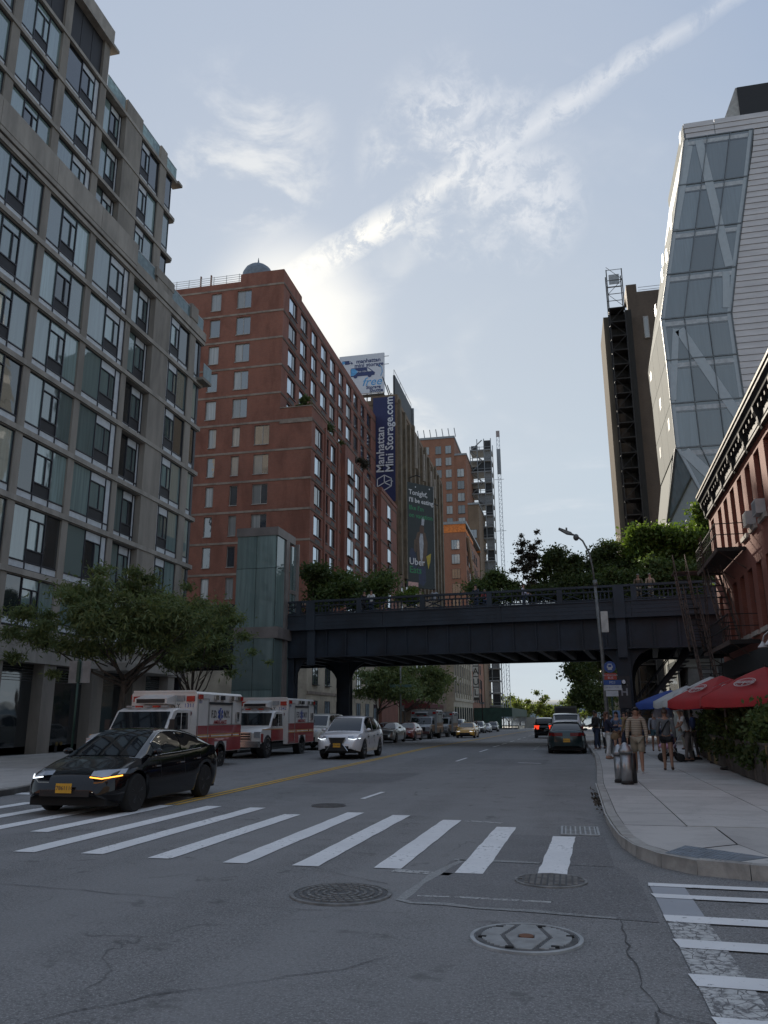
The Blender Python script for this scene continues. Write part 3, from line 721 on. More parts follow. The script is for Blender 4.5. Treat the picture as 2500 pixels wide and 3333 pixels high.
# ================================================================== brick apartment block
BRK = brickmat('brick_red', (.235, .080, .050), (.28, .10, .063), (.20, .135, .11), stain=.6)
BRK_F = brickmat('brick_red_street', (.22, .076, .052), (.255, .092, .062), (.185, .13, .11), stain=.55)
STONE = M('band_stone', (.25, .20, .165), .9, var=.25, scale=1.2, grime=.5, bump=.2)
BEIGE = M('base_stone', (.40, .345, .27), .9, var=.2, scale=.8, grime=.4, bump=.2)
bb = T('brick_apartment_block', 'tall red brick apartment block with stone bands stepping down to a lower wing', 'building', (-30, 85, gz(85)))
YB = 70.4; XL = -23.0; XT = -26.35
REC = .22
part(MB().box(-62, YB+REC, 8.2, XT-REC, 112.5, 46.15), 'tower_core', M('dark_core', (.03, .025, .022), .9), bb)
def openwall(axis, plane, a0, a1, rows, spans, z0, z1, mat, name='wall'):
    # a wall layer of courses and piers that leaves the window openings free
    def bx(u0, u1, v0, v1):
        if u1-u0 < .01 or v1-v0 < .01: return
        m = MB().box(u0, plane, v0, u1, plane+REC+.02, v1) if axis == 'x' else MB().box(plane-REC-.02, u0, v0, plane, u1, v1)
        m.out(name, mat, bb)
    rows = sorted(rows); spans = sorted(spans); prev = z0
    for ra, rb in rows:
        bx(a0, a1, prev, ra); e = a0
        for sa, sb in spans: bx(e, sa, ra, rb); e = sb
        bx(e, a1, ra, rb); prev = rb
    bx(a0, a1, prev, z1)
ROWU = [(45.72-3.07*k-.32-2.08, 45.72-3.07*k-.32) for k in range(5)]; ROWL = [(45.72-3.07*k-.32-2.08, 45.72-3.07*k-.32) for k in range(5, 12)]
SPU = [(-34.45, -33.3), (-31.5, -29.9), (-39.5, -38.4)]; SPL = [(-33.95, -33.1), (-31.38, -30.55), (-29.0, -27.4), (-38.5, -37.5)]
SFU = [(72.3+3.82*i, 72.3+3.82*i+(2.35 if i % 3 else 2.6)) for i in range(10)]
SFL = [(71.65, 74.15), (75.3, 76.4), (77.2, 79.1), (87.4, 90.0), (92.2, 95.1), (96.6, 98.8)]
openwall('x', YB, -62, XT, ROWU, SPU, 30.2, 46.15, BRK); openwall('x', YB, -62, XL, ROWL, SPL, 8.2, 30.2, BRK)
openwall('y', XT, YB+REC+.021, 112.5, ROWU, SFU, 30.2, 46.15, BRK_F); openwall('y', XL, YB+REC+.021, 99.4, ROWL, SFL, 8.2, 30.9, BRK_F)
part(MB().box(-31.2, YB-.001, 46.15, XT, 76.3, 47.35), 'parapet', BRK, bb)
part(MB().box(-60, YB+.001, 46.15, -31.2, YB+.4, 46.5), 'parapet', BRK, bb)
part(MB().box(XT-.4, 76.3, 46.15, XT-.001, 112.5, 46.85), 'parapet', BRK_F, bb)
part(MB().box(XT-REC+.002, YB+REC, 8.2, XL-REC, 99.4, 30.6), 'wing_core', MATS['dark_core'], bb); part(MB().box(XT+.002, YB+.002, 30.2, XL-.002, 99.3, 30.9), 'wing_roof', BRK, bb)
part(MB().box(XT+.003, YB+.002, 30.9, XL-.001, YB+.4, 31.65), 'wing_parapet', BRK, bb)
part(MB().box(XL-.4, YB+.4, 30.9, XL-.001, 75.7, 31.65), 'wing_parapet', BRK_F, bb)
part(MB().box(XT, YB-.06, 31.65, XL+.06, YB+.45, 31.75), 'coping', STONE, bb)
part(MB().box(XL-.45, YB+.45, 31.65, XL+.06, 75.8, 31.75), 'coping', STONE, bb)
part(MB().box(XL-.3, 75.8, 30.9, XL+.05, 99.4, 31.0), 'coping', STONE, bb)
part(MB().box(-62, YB-.02, -2, XL+.02, 112, 8.1), 'base', BEIGE, bb)
for k in range(15):
    z = 45.72-3.07*k
    if z < 8.3: break
    part(MB().box(-62, YB-.04, z-.11, XT+.04 if z > 31 else XL+.04, YB+.1, z+.10), 'stone_band', STONE, bb)
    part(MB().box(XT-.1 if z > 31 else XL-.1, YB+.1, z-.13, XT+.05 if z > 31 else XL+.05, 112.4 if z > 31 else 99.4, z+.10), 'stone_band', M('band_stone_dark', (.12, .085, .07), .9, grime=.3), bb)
part(MB().box(XT, YB-.06, 30.02, XL+.05, YB+.1, 30.3), 'stone_band', STONE, bb)
WFR = M('window_frame_bronze', (.15, .12, .105), .5, .3); WFW = M('window_frame_pale', (.33, .31, .29), .5)
GLB = glassmat('glass_block', (.06, .075, .09), 2.6, .03, sc=1.3); GLB2 = glassmat('glass_blind', (.34, .345, .34), 1.9, .06)
GLM = M('coated_glass', (.46, .52, .58), .06, .9, var=.12, scale=.6)
def simple_window(parent, axis, a0, a1, z0, z1, plane, depth, mull, frame, gl, louver=False, sgn=1, sill=True, gl2=None, keymap={}):
    # a recessed window: dark reveal box frame with panes; axis 'x' lies along x (faces -y), 'y' lies along y (faces +x)
    w, h = a1-a0, z1-z0; key = (axis, round(w, 2), round(h, 2), mull, louver, depth, sill)
    if key not in keymap:
        def bx(m, u0, d0, v0, u1, d1, v1):      # d measured outwards from the wall plane
            return m.box(u0, -d1, v0, u1, -d0, v1) if axis == 'x' else m.box(d0, u0, v0, d1, u1, v1)
        f = MB(); t_ = .06
        bx(f, 0, .004, 0, t_, .05, h); bx(f, w-t_, .004, 0, w, .05, h); bx(f, t_, .004, 0, w-t_, .05, t_); bx(f, t_, .004, h-t_, w-t_, .05, h)
        for q in mull: bx(f, w*q-.03, .004, t_, w*q+.03, .055, h-t_)
        if sill: bx(f, .0, .004, -.02, w, .25, .05)
        ed = [t_] + [w*q for q in mull] + [w-t_]; ps = []
        for a, b in zip(ed, ed[1:]): ps.append((bx(MB(), a+.02, .003, t_+.0, b-.02, .022, h-t_).mesh('pane')))
        lv = None
        if louver: lv = bx(MB(), w*.18, .165, -.78, w*.82, .185, -.22).mesh('louver')
        keymap[key] = (f.mesh('window'), ps, lv)
    f, ps, lv = keymap[key]
    loc = (a0, plane, z0) if axis == 'x' else (plane, a0, z0)
    wi = put('window', f, frame, parent, loc=loc)
    for i, p in enumerate(ps): put('pane', p, gl2 if (gl2 and i) else gl, wi, local=True)
    if lv: put('louver', lv, LOUV, wi, local=True)
    return wi
for k in range(12):
    zt = 45.72-3.07*k-.32; zb_ = zt-2.08
    if zb_ < 9: break
    up = zt > 30.3
    spans = [(-34.45, -33.3, ()), (-31.5, -29.9, (.5,)), (-39.5, -38.4, ())] if up else [(-33.95, -33.1, ()), (-31.38, -30.55, ()), (-29.0, -27.4, (.55,)), (-38.5, -37.5, ())]
    for a, b, mu in spans:
        simple_window(bb, 'x', a, b, zb_, zt, YB+.17, .12, mu, WFW, random.choice([GLB2, GLB2, GLB]), gl2=GLB)
    if up:
        for i in range(10):
            y0 = 72.3+3.82*i
            simple_window(bb, 'y', y0, y0+(2.35 if i % 3 else 2.6), zb_, zt, XT-.16, .1, (.62,), FRAME, GLM if random.random() < .85 else GLB, True, gl2=GL_DARK)
            if i % 3 == 2: part(MB().box(XT+.004, y0-.25, zb_-.95, XT+.09, y0-.10, zt+.2), 'pilaster_strip', BRK_F, bb)
    else:
        for y0, w in ((71.65, 2.5), (77.2, 1.9), (82.2, 2.7), (87.4, 2.6), (92.2, 2.9), (96.6, 2.2)):
            simple_window(bb, 'y', y0, y0+w, zb_, zt, XL+(.45 if w == 2.7 else -.16), .1, (.62,), FRAME, GLM if random.random() < .85 else GLB, True, gl2=GL_DARK)
        simple_window(bb, 'y', 75.3, 76.4, zb_, zt, XL-.16, .1, (), FRAME, GL_DARK, False)
part(MB().box(XL+.001, 81.3, 8.2, XL+.45, 85.6, 31.3), 'bay', BRK_F, bb)
for y in (74.75, 79.6, 86.2, 90.6, 95.6): part(MB().box(XL+.001, y, 8.2, XL+.16, y+.35, 30.9), 'pilaster_strip', BRK_F, bb)
# projecting wing further along
part(MB().box(-24, 99.5, -2, -22.6, 109.6, 31.0), 'street_wing', BRK_F, bb)
part(MB().box(-24, 99.42, 31.0, -22.5, 109.7, 31.5), 'coping', BRK_F, bb)
for k in range(7):
    zt = 45.72-3.07*(k+5)-.32
    simple_window(bb, 'y', 103.2, 105.4, zt-2.0, zt, -22.6, .1, (), FRAME, GLM, True)
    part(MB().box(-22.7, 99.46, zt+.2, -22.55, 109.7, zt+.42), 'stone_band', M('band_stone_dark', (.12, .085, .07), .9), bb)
# base windows seen below the railway viaduct
for i in range(9):
    y0 = 72+4.1*i
    simple_window(bb, 'y', y0, y0+1.7, 4.6, 6.9, XL+.02, .1, (.5,), FRAME, GLB, False)
    simple_window(bb, 'y', y0, y0+1.7, 1.0, 3.2, XL+.02, .1, (.5,), FRAME, GLB, False)
part(MB().box(XL+.03, 70.5, 3.75, XL+.12, 99, 4.0), 'stone_band', STONE, bb)
part(MB().box(XL+.03, 70.5, 7.7, XL+.2, 99, 8.05), 'stone_band', STONE, bb)
# roof railing, dome
RAILW = M('railing_pale', (.50, .50, .48), .5, .2)
for z in (46.75, 47.0, 47.25, 47.5): part(MB().box(-60, YB+.2, z, -31.3, YB+.23, z+.04), 'railing_bar', RAILW, bb)
for i in range(20): part(MB().box(-31.5-1.45*i, YB+.18, 46.5, -31.46-1.45*i, YB+.25, 47.6), 'railing_post', RAILW, bb)
dm = MB().lathe([(1.75, 46.1), (1.75, 49.2), (1.68, 49.6), (1.4, 50.15), (1.0, 50.5), (.5, 50.7), (.14, 50.75), (.10, 51.1), (.02, 51.7)], (-30.9, 74.3, 0), 20).out('roof_dome', M('dome_lead', (.16, .18, .20), .5, .4), bb, 'auto')
for x in (-36.4, -35.2): part(MB().box(x, YB+1, 46.4, x+.12, YB+1.2, 48.4), 'roof_pipe', M('pipe_rust', (.2, .10, .07), .8), bb)
# ================================================================== storage building with banner and billboards
BRN = brickmat('brick_brown', (.185, .12, .075), (.22, .15, .095), (.13, .10, .08), stain=.4)
BRN2 = brickmat('brick_rust', (.26, .11, .065), (.30, .135, .08), (.17, .12, .10), stain=.25)
PIER = M('pier_stone_brown', (.15, .12, .085), .9, var=.3, scale=.8, grime=.5)
STEEL = M('steel_dark', (.045, .047, .05), .6, .5); STEELG = M('steel_grey', (.22, .23, .24), .5, .6)
NAVY = M('banner_navy', (.016, .02, .085), .6, var=.12); PRW = M('print_white', (.62, .63, .66), .6, var=.06)
sb = T('storage_building', 'brown brick storage warehouse with tall stone piers behind the red brick block', 'building', (-32, 135, gz(135)))
part(MB().box(-48, 112.6, -3, -23, 158, 48.8), 'wall', BRN, sb)
part(MB().box(-48.1, 112.5, 48.8, -22.9, 158.1, 49.5), 'parapet', BRN, sb)
for i in range(12):
    y = 113.0+3.9*i
    part(MB().box(-23, y, 22, -22.55, y+.9, 49.6-(i % 3)*.7), 'pier', PIER, sb)
    part(MB().box(-23.02, y+1.3, 24, -22.8, y+1.55, 47.5), 'pier_rib', PIER, sb)
    part(MB().box(-23.02, y+2.5, 24, -22.8, y+2.75, 47.5), 'pier_rib', PIER, sb)
    for k in range(6): 
        simple_window(sb, 'y', y+1.6, y+2.45, 26+3.6*k, 28.6+3.6*k, -23, .1, (), FRAME, GL_DARK, False, sill=False)
    if i < 6:
        for k in range(5): simple_window(sb, 'y', y+1.3, y+2.6, 5.5+3.4*k, 7.6+3.4*k, -23, .1, (), FRAME, GL_DARK, False, sill=False)
    if i in (3, 5, 7, 8): part(MB().box(-22.54, y+.2, 42, -22.2, y+.75, 49.0-i*.4), 'facade_box', M('pale_duct', (.33, .29, .25), .8), sb)
for i in range(4): part(MB().tube([(-22.5, 119+6*i, 38.5), (-21.2, 119+6*i, 38.9), (-20.6, 119+6*i, 38.5)], .09, 6), 'sign_lamp_arm', STEEL, sb)
part(MB().box(-27.2, 112.9, 49.5, -23.0, 116, 50.4), 'roof_block', BRN, sb)
bn = tag(MB().box(-26.75, 112.35, 33.0, -23.3, 112.48, 49.85).out('wall_banner', NAVY), 'navy vertical banner on the storage warehouse wall with white lettering reading upwards', 'banner')
text('Manhattan', 1.75, (-25.55, 112.33, 37.6), (0, 0, 1), (-1, 0, 0), PRW, bn, align='LEFT', bold=.03)
text('Mini Storage.com', 1.75, (-24.15, 112.33, 37.6), (0, 0, 1), (-1, 0, 0), PRW, bn, align='LEFT', bold=.03)
def linelogo(parent, mat, pts, edges, w):
    m = MB()
    for i, j in edges:
        p, q = Vector(pts[i]), Vector(pts[j]); d = (q-p).normalized(); n = Vector((-d.z, 0, d.x))*w/2
        m.add([p-n, q-n, q+n, p+n, p-n+Vector((0, -.02, 0)), q-n+Vector((0, -.02, 0)), q+n+Vector((0, -.02, 0)), p+n+Vector((0, -.02, 0))], [(4,5,6,7), (0,1,5,4), (1,2,6,5), (2,3,7,6), (3,0,4,7)])
    return m.out('emblem', mat, parent)
cx, cz, s_ = -25.0, 36.0, 1.25
hexp = [(cx+s_*math.cos(R(90+60*k)), 112.34, cz+s_*.95*math.sin(R(90+60*k))) for k in range(6)] + [(cx, 112.34, cz), (cx+.5, 112.34, cz+.2), (cx+.95, 112.34, cz+.35), (cx+1.3, 112.34, cz+.1)]
linelogo(bn, PRW, hexp, [(0,1), (1,2), (2,3), (3,4), (4,5), (5,0), (6,0), (6,2), (6,4), (6,7), (7,8), (8,9)], .13)
# roof billboard
rb = T('roof_billboard', 'white rooftop billboard printed with a blue van and storage lettering', 'billboard', (-31.7, 125, 49.5))
part(MB().box(-35.9, 125, 56.3, -27.75, 125.35, 63.7), 'panel', M('billboard_white', (.60, .61, .66), .5, var=.05), rb)
for x in (-35, -33, -31, -29, -28): part(MB().cyl((x, 125.7, 49.3), (x, 125.7, 63), .12, 6), 'post', STEEL, rb)
part(MB().box(-35.9, 124.2, 55.6, -27.7, 125.3, 55.75), 'catwalk', STEEL, rb)
for x in (-34, -32, -30, -28.4): part(MB().box(x, 124.3, 54.0, x+.08, 124.4, 56.4), 'catwalk_post', STEEL, rb)
for z in (62.9, 61.4): part(MB().box(-27.75, 124.9, z, -26.9, 124.98, z+.08), 'lamp_arm', STEELG, rb)
NV = M('print_navy', (.03, .045, .14), .5); SKYB = M('print_sky_blue', (.10, .33, .62), .5)
ux, uy = (1, 0, 0), (0, 0, 1); yb = 124.985
text('manhattan', 1.05, (-30.6, yb, 62.45), ux, uy, NV, rb, bold=.03); text('mini storage', 1.05, (-30.5, yb, 61.65), ux, uy, NV, rb, bold=.03)
text('free', 2.2, (-30.0, yb, 58.4), ux, uy, SKYB, rb, shear=.3, bold=.02); text('Storage', .85, (-29.7, yb, 57.35), ux, uy, NV, rb, bold=.03); text('Shuttle', .85, (-29.2, yb, 56.7), ux, uy, NV, rb, bold=.03)
def van(cx, cz, k, parent):
    pol = [(-2.3, -.6), (2.2, -.6), (2.3, -.1), (1.9, .25), (1.1, .95), (.6, 1.1), (-2.2, 1.1), (-2.35, .8)]
    MB().prism([(cx+a*k, cz+b*k) for a, b in pol], 'y', yb-.004, yb-.02).out('van_print', NV, parent)
    MB().prism([(cx+a*k, cz+b*k) for a, b in [(-2.3, -.4), (-1.6, -.4), (-.9, .3), (-1.6, 1.0), (-2.2, 1.0)]], 'y', yb-.021, yb-.03).out('van_print', SKYB, parent)
    MB().prism([(cx+a*k, cz+b*k) for a, b in [(.9, .2), (1.7, .2), (1.05, .8), (.8, .85)]], 'y', yb-.021, yb-.03).out('van_print', PRW, parent)
    for x in (-1.4, 1.3): MB().prism([(cx+x*k+.38*k*math.cos(R(30*i)), cz-.6*k+.38*k*math.sin(R(30*i))) for i in range(12)], 'y', yb-.021, yb-.04).out('van_print', PRW if k < .6 else NV, parent)
van(-31.6, 60.2, .95, rb); van(-34.4, 62.3, .42, rb)
text('free ride', .5, (-31.8, yb-.03, 60.5), ux, uy, PRW, rb)
MB().tube([(-28.4, yb, 59.3), (-28.1, yb, 60.1), (-28.2, yb, 60.9), (-28.7, yb, 61.4)], .07, 5).out('arrow_print', SKYB, rb)
# dark steel sign frame on the roof
ds = T('steel_sign_frame', 'dark back of a tall steel sign standing along the warehouse roof', 'sign frame', (-24, 122, 49.5))
part(MB().box(-24.0, 114.5, 50.0, -23.7, 129.2, 54.4), 'panel', STEEL, ds)
part(MB().box(-24.2, 129.2, 49.5, -23.4, 129.5, 54.5), 'end_post', STEELG, ds)
for i in range(5): part(MB().cyl((-24.2, 115+3.4*i, 49.4), (-25.8, 115+3.4*i, 54.5), .09, 6), 'brace', STEEL, ds)
for y in (114.6, 119.5, 124.4, 129.2): part(MB().box(-23.9, y, 54.4, -23.84, y+.06, 55.4), 'rail_post', STEELG, ds)
part(MB().box(-23.9, 114.6, 55.34, -23.84, 129.3, 55.4), 'rail', STEELG, ds)
# angled street billboard
ub = T('street_billboard', 'tall dark green-black food delivery billboard angled out from the warehouse front', 'billboard', (-21, 120, 20))
P0, P1 = Vector((-22.75, 117.6, 0)), Vector((-19.15, 121.9, 0)); UX = (P1-P0).normalized(); UN = Vector((UX.y, -UX.x, 0)); BW = (P1-P0).length
def bpt(u, z, d=0): p = P0+UX*u+UN*d; return (p.x, p.y, z)
def bquad(m, u0, z0, u1, z1, d0, d1):
    m.add([bpt(u0, z0, d0), bpt(u1, z0, d0), bpt(u1, z1, d0), bpt(u0, z1, d0), bpt(u0, z0, d1), bpt(u1, z0, d1), bpt(u1, z1, d1), bpt(u0, z1, d1)], [(4,5,6,7), (0,3,2,1), (0,1,5,4), (1,2,6,5), (2,3,7,6), (3,0,4,7)]); return m
Z0, Z1 = 20.9, 37.6
part(bquad(MB(), 0, Z0, BW, Z1, -.3, 0), 'panel', M('billboard_dark', (.017, .026, .028), .55, var=.2), ub)
part(bquad(MB(), -.12, Z0-.1, 0, Z1+.1, -.35, .06), 'frame_edge', STEEL, ub); part(bquad(MB(), BW, Z0-.1, BW+.12, Z1+.1, -.35, .06), 'frame_edge', STEELG, ub)
part(MB().cyl(bpt(1, 22, -.3), (-23.2, 119.5, 22), .12, 6), 'strut', STEEL, ub); part(MB().cyl(bpt(BW-1, 30, -.3), (-23.2, 122, 30), .12, 6), 'strut', STEEL, ub)
PG = M('print_green', (.02, .20, .08), .5)
for s, u, z, sz, mt in (('Tonight,', .6, 36.0, 1.15, PRW), ("I'll be eating", .6, 34.75, 1.05, PRW), ("like I'm", .6, 33.5, 1.05, PG), ('on vacation', .6, 32.3, 1.05, PG), ('Uber', .55, 24.9, 1.5, PRW), ('Eats', .55, 23.6, 1.5, PG)):
    text(s, sz, bpt(u, z, .006), tuple(UX), (0, 0, 1), mt, ub, align='LEFT', bold=.015)
def bpoly(pts, mat, d, name='printed_figure'):
    n = len(pts); MB().add([bpt(u, z, d) for u, z in pts] + [bpt(u, z, 0.0) for u, z in pts], [tuple(range(n))] + [(i, i+n, (i+1) % n+n, (i+1) % n) for i in range(n)]).out(name, mat, ub)
bpoly([(2.2, 25.5), (1.9, 28.5), (2.2, 29.6), (3.0, 30), (3.9, 29.7), (4.3, 28.2), (4.2, 26.5), (3.6, 24.5), (2.6, 24.3)], M('print_coat', (.10, .065, .045), .6), .004)
bpoly([(2.75, 25.6), (2.6, 28.5), (2.9, 29.6), (3.35, 29.6), (3.5, 28), (3.3, 25.8), (3.05, 24.9)], M('print_shirt', (.36, .38, .42), .6), .008)
bpoly([(2.75, 29.7), (2.7, 30.5), (3.0, 31), (3.4, 31), (3.65, 30.5), (3.55, 29.8), (3.15, 29.4)], M('print_skin', (.09, .05, .035), .6), .008)
bpoly([(3.1, 30.95), (3.2, 32.1), (3.5, 32.3), (3.75, 31.9), (3.6, 30.9)], M('print_shirt', (.36, .38, .42), .6), .009)
bpoly([(1.5, 26.6), (1.6, 28.4), (1.9, 28.5), (2.2, 27), (1.9, 26.4)], M('print_coat', (.10, .065, .045), .6), .004)
bpoly([(.6, 26.2), (.9, 27.0), (1.6, 26.9), (1.9, 25.9), (2.2, 24.4), (1.6, 23.5), (1.0, 24.6)], M('print_denim', (.03, .04, .08), .6), .003)
bpoly([(4.0, 26.0), (5.0, 26.6), (4.8, 25.2), (4.4, 24.0), (4.2, 24.9)], M('print_yellow', (.42, .32, .04), .6), .009)
bpoly([(2.3, 24.2), (3.8, 24.4), (3.9, 22.0), (3.3, 21.2), (2.5, 21.6)], M('print_denim', (.03, .04, .08), .6), .003)
part(bquad(MB(), .3, 21.0, 2.3, 21.7, .004, .02), 'maker_plate', M('print_pink', (.50, .30, .28), .5), ub)
for u, z in ((2.0, 37.0), (4.2, 36.3), (4.9, 37.1)): bpoly([(u+.12*math.cos(R(60*i)), z+.12*math.sin(R(60*i))) for i in range(6)], PRW, .006, 'printed_star')

# ================================================================== moving-company building, construction site, hoist
UH = M('uhaul_limestone', (.37, .33, .26), .85, var=.15, scale=.6, grime=.35)
ml = T('limestone_warehouse', 'pale limestone warehouse with a vertical lettered sign down the street', 'building', (-30, 185, gz(185)))
part(MB().box(-45, 169, -4, -23, 204, 21.5), 'wall', UH, ml)
part(MB().box(-45, 168.9, 20.5, -22.6, 204.1, 21.7), 'cornice', UH, ml); part(MB().box(-23, 169, 5.0, -22.7, 204, 5.6), 'cornice', UH, ml)
for i in range(8):
    y = 170.2+4.2*i
    part(MB().box(-23, y-1.0, 5.6, -22.75, y-.3, 20.5), 'pier', UH, ml)
    for k in range(4): simple_window(ml, 'y', y, y+2.4, 6.6+3.6*k, 9.2+3.6*k, -23, .1, (.33, .66), FRAME, GL_DARK, False, sill=False)
    simple_window(ml, 'y', y, y+2.6, .2, 3.8, -23, .1, (.5,), FRAME, GL_DARK, False, sill=False)
vs = T('vertical_sign', 'tall narrow white-on-dark sign with stacked letters hanging off the limestone warehouse', 'sign', (-21.6, 200, 5))
part(MB().box(-22.3, 199.9, 5.6, -20.9, 200.2, 19.0), 'panel', M('sign_dark', (.04, .035, .03), .6), vs)
for i, ch in enumerate('UHAUL'):
    part(MB().box(-22.2, 199.86, 16.5-2.55*i, -21.0, 199.9, 18.8-2.55*i), 'letter_plate', M('sign_white', (.55, .53, .48), .6), vs)
    text(ch, 2.2, (-21.6, 199.84, 17.6-2.55*i), (1, 0, 0), (0, 0, 1), M('sign_dark', (.04, .035, .03), .6), vs, bold=.03)
rbld = T('rust_brick_block', 'rust brown brick block with orange safety netting along its roof edge', 'building', (-32, 225, gz(225)))
part(MB().box(-50, 204.2, -4, -23.6, 240, 49.0), 'wall', BRN2, rbld)
ORG = M('safety_net', (.55, .17, .04), .8, var=.3, scale=2)
part(MB().box(-50, 204.1, 49.0, -23.5, 204.3, 51.2), 'safety_net', ORG, rbld); part(MB().box(-23.7, 204.3, 49.0, -23.5, 222, 50.0), 'safety_net', ORG, rbld)
part(MB().box(-50, 203.9, 51.2, -23.3, 240, 51.9), 'roof_slab', STEELG, rbld)
for k in range(11):
    zt = 47-3.9*k
    for x in (-27.4, -31.8, -36.2): simple_window(rbld, 'x', x, x+2.2, zt-2.6, zt, 204.2, .1, (.33, .66), FRAME, random.choice([GLB, GLB2, GL_MID]), False)
    for i in range(6): simple_window(rbld, 'y', 206+4.6*i, 208.4+4.6*i, zt-2.6, zt, -23.6, .1, (.5,), FRAME, GLB, False)
part(MB().cyl((-23.2, 206, 48), (-22.4, 226, 20), .5, 6), 'debris_chute', M('chute_tan', (.28, .20, .14), .8), rbld)
tb = T('unfinished_brick_tower', 'stepped brown brick tower under construction with bare openings and roof posts', 'building', (-34, 255, gz(255)))
part(MB().box(-52, 240.2, -4, -30.5, 262, 88.5), 'wall', BRN2, tb); part(MB().box(-30.5, 240.4, -4, -26.8, 262, 82.5), 'wall', BRN2, tb); part(MB().box(-26.8, 240.6, -4, -23.4, 262, 66), 'wall', BRN, tb)
part(MB().box(-52, 240.0, 88.5, -30.3, 262, 89.2), 'roof_slab', STEELG, tb); part(MB().box(-30.5, 240.2, 82.5, -26.6, 262, 83.1), 'roof_slab', STEELG, tb); part(MB().box(-26.8, 240.3, 66, -23.2, 262, 66.6), 'roof_slab', STEELG, tb)
for i in range(7): part(MB().cyl((-42+2*i, 240.5, 89), (-42.4+2*i, 240.5, 92), .14, 5), 'roof_post', STEELG, tb)
for k in range(14):
    zt = 86-4.0*k
    for x in (-40.5, -36.6, -33.4):
        simple_window(tb, 'x', x, x+1.9, zt-2.7, zt, 240.2, .1, (.5,), FRAME if k > 6 else WFR, random.choice([GL_DARK, GL_DARK, GLB, GLB2]), False)
    if zt < 80: simple_window(tb, 'x', -29.8, -27.6, zt-2.7, zt, 240.4, .1, (.5,), FRAME, random.choice([GL_DARK, GLB2]), False)
    if zt < 62: simple_window(tb, 'x', -26.2, -24.2, zt-2.7, zt, 240.6, .1, (.5,), FRAME, random.choice([GL_DARK, GLB]), False)
    if k % 2 == 0 and zt < 60: part(MB().box(-26.8, 240.3, zt-3.4, -23.3, 240.55, zt-2.9), 'safety_net', ORG if k == 8 else STEELG, tb)
sc_ = T('scaffold_stair_tower', 'open grey scaffold stair tower rising beside the unfinished brick tower', 'scaffold', (-21, 262, gz(262)))
SLABG = M('bare_slab', (.24, .245, .25), .9)
for x in (-27.0, -24.6, -22.3, -20.0):
    for y in (254.5, 262): part(MB().box(x-.13, y-.13, -3, x+.13, y+.13, 92.5 if x > -25 else 90), 'standard', STEELG, sc_)
for k in range(24):
    z = 1+3.8*k
    part(MB().box(-27.1, 254.4, z, -19.9, 262, z+.36), 'floor_slab', SLABG, sc_)
    part(MB().box(-27.0, 254.3, z+1.1, -20.0, 254.42, z+1.22), 'guard_rail', STEELG, sc_)
    a, b = (-26.8, -23.0) if k % 2 else (-23.0, -26.8)
    part(MB().cyl((a, 254.9, z+.3), (b, 254.9, z+3.8), .2, 5), 'stair_flight', STEELG, sc_)
    part(MB().box(-22.3 if k % 3 else -24.6, 255.2, z+.4, -20.1, 255.3, z+3.7), 'sheeting', STEEL if k % 2 else SLABG, sc_)
    if k % 2: part(MB().box(-27.0, 258, z+.4, -24.7, 258.2, z+3.0), 'sheeting', STEEL, sc_)
hm = T('hoist_mast', 'slender lattice hoist mast standing free of the scaffold tower', 'mast', (-17.9, 262, gz(262)))
MW = M('mast_pale', (.42, .45, .50), .5, .3)
for x in (-18.5, -17.5): part(MB().box(x-.08, 261.9, -3, x+.08, 262.1, 97), 'chord', MW, hm)
for x in (-19.9, -19.2): part(MB().box(x-.07, 262.5, -3, x+.07, 262.7, 40), 'chord', MW, hm)
m = MB(); m2 = MB()
for k in range(66):
    z = -2+1.5*k; m.cyl((-18.5, 262, z), (-17.5, 262, z+1.5), .06, 4).box(-18.5, 261.95, z-.05, -17.5, 262.05, z+.05)
    if z < 38: m2.cyl((-19.9, 262.6, z), (-19.2, 262.6, z+1.5), .05, 4)
m.out('lattice', MW, hm); m2.out('lattice', MW, hm)
part(MB().box(-18.65, 261.7, 82, -17.35, 262.3, 91), 'mast_head', STEELG, hm); part(MB().box(-18.6, 261.7, 95.5, -17.4, 262.3, 97.6), 'mast_top', M('mast_tip', (.30, .25, .24), .7), hm)
for z in (80, 62, 46, 32): part(MB().box(-20, 261.9, z, -16.5, 262, z+.12), 'wall_tie', STEELG, hm)
# sidewalk shed
sh = T('sidewalk_shed', 'dark green plywood sidewalk shed on steel legs at the far construction site', 'shed', (-18, 245, gz(245)))
GRN = M('shed_green', (.018, .045, .034), .8, var=.3, scale=1); zg = gz(250)
part(MB().box(-23, 206, zg+3.4, -13.5, 282, zg+5.6), 'parapet', GRN, sh)
part(MB().box(-23, 206, zg-.2, -16.2, 206.2, zg+3.4), 'hoarding', GRN, sh)
for i in range(14):
    part(MB().box(-13.8, 208+5.5*i, zg-.4, -13.6, 208.2+5.5*i, zg+3.4), 'leg', STEELG, sh)
    part(MB().cyl((-13.7, 208+5.5*i, zg+.2), (-13.7, 212+5.5*i, zg+3.3), .06, 4), 'brace', STEELG, sh)
part(MB().box(-14.5, 282, zg-.4, -9.5, 282.3, zg+3.2), 'hoarding', M('hoard_grey', (.20, .21, .20), .8), sh)
for i in range(6): 
    b_ = tag(MB().prism([(-.3, 0), (.3, 0), (.12, .35), (.10, .85), (-.10, .85), (-.12, .35)], 'y', -1.7, 1.7).out('traffic_barrier', UH, loc=(-12.6, 216+3.7*i, gz(216+3.7*i))), 'pale concrete traffic barrier lined up along the shed', 'barrier', 'concrete barriers along the shed')
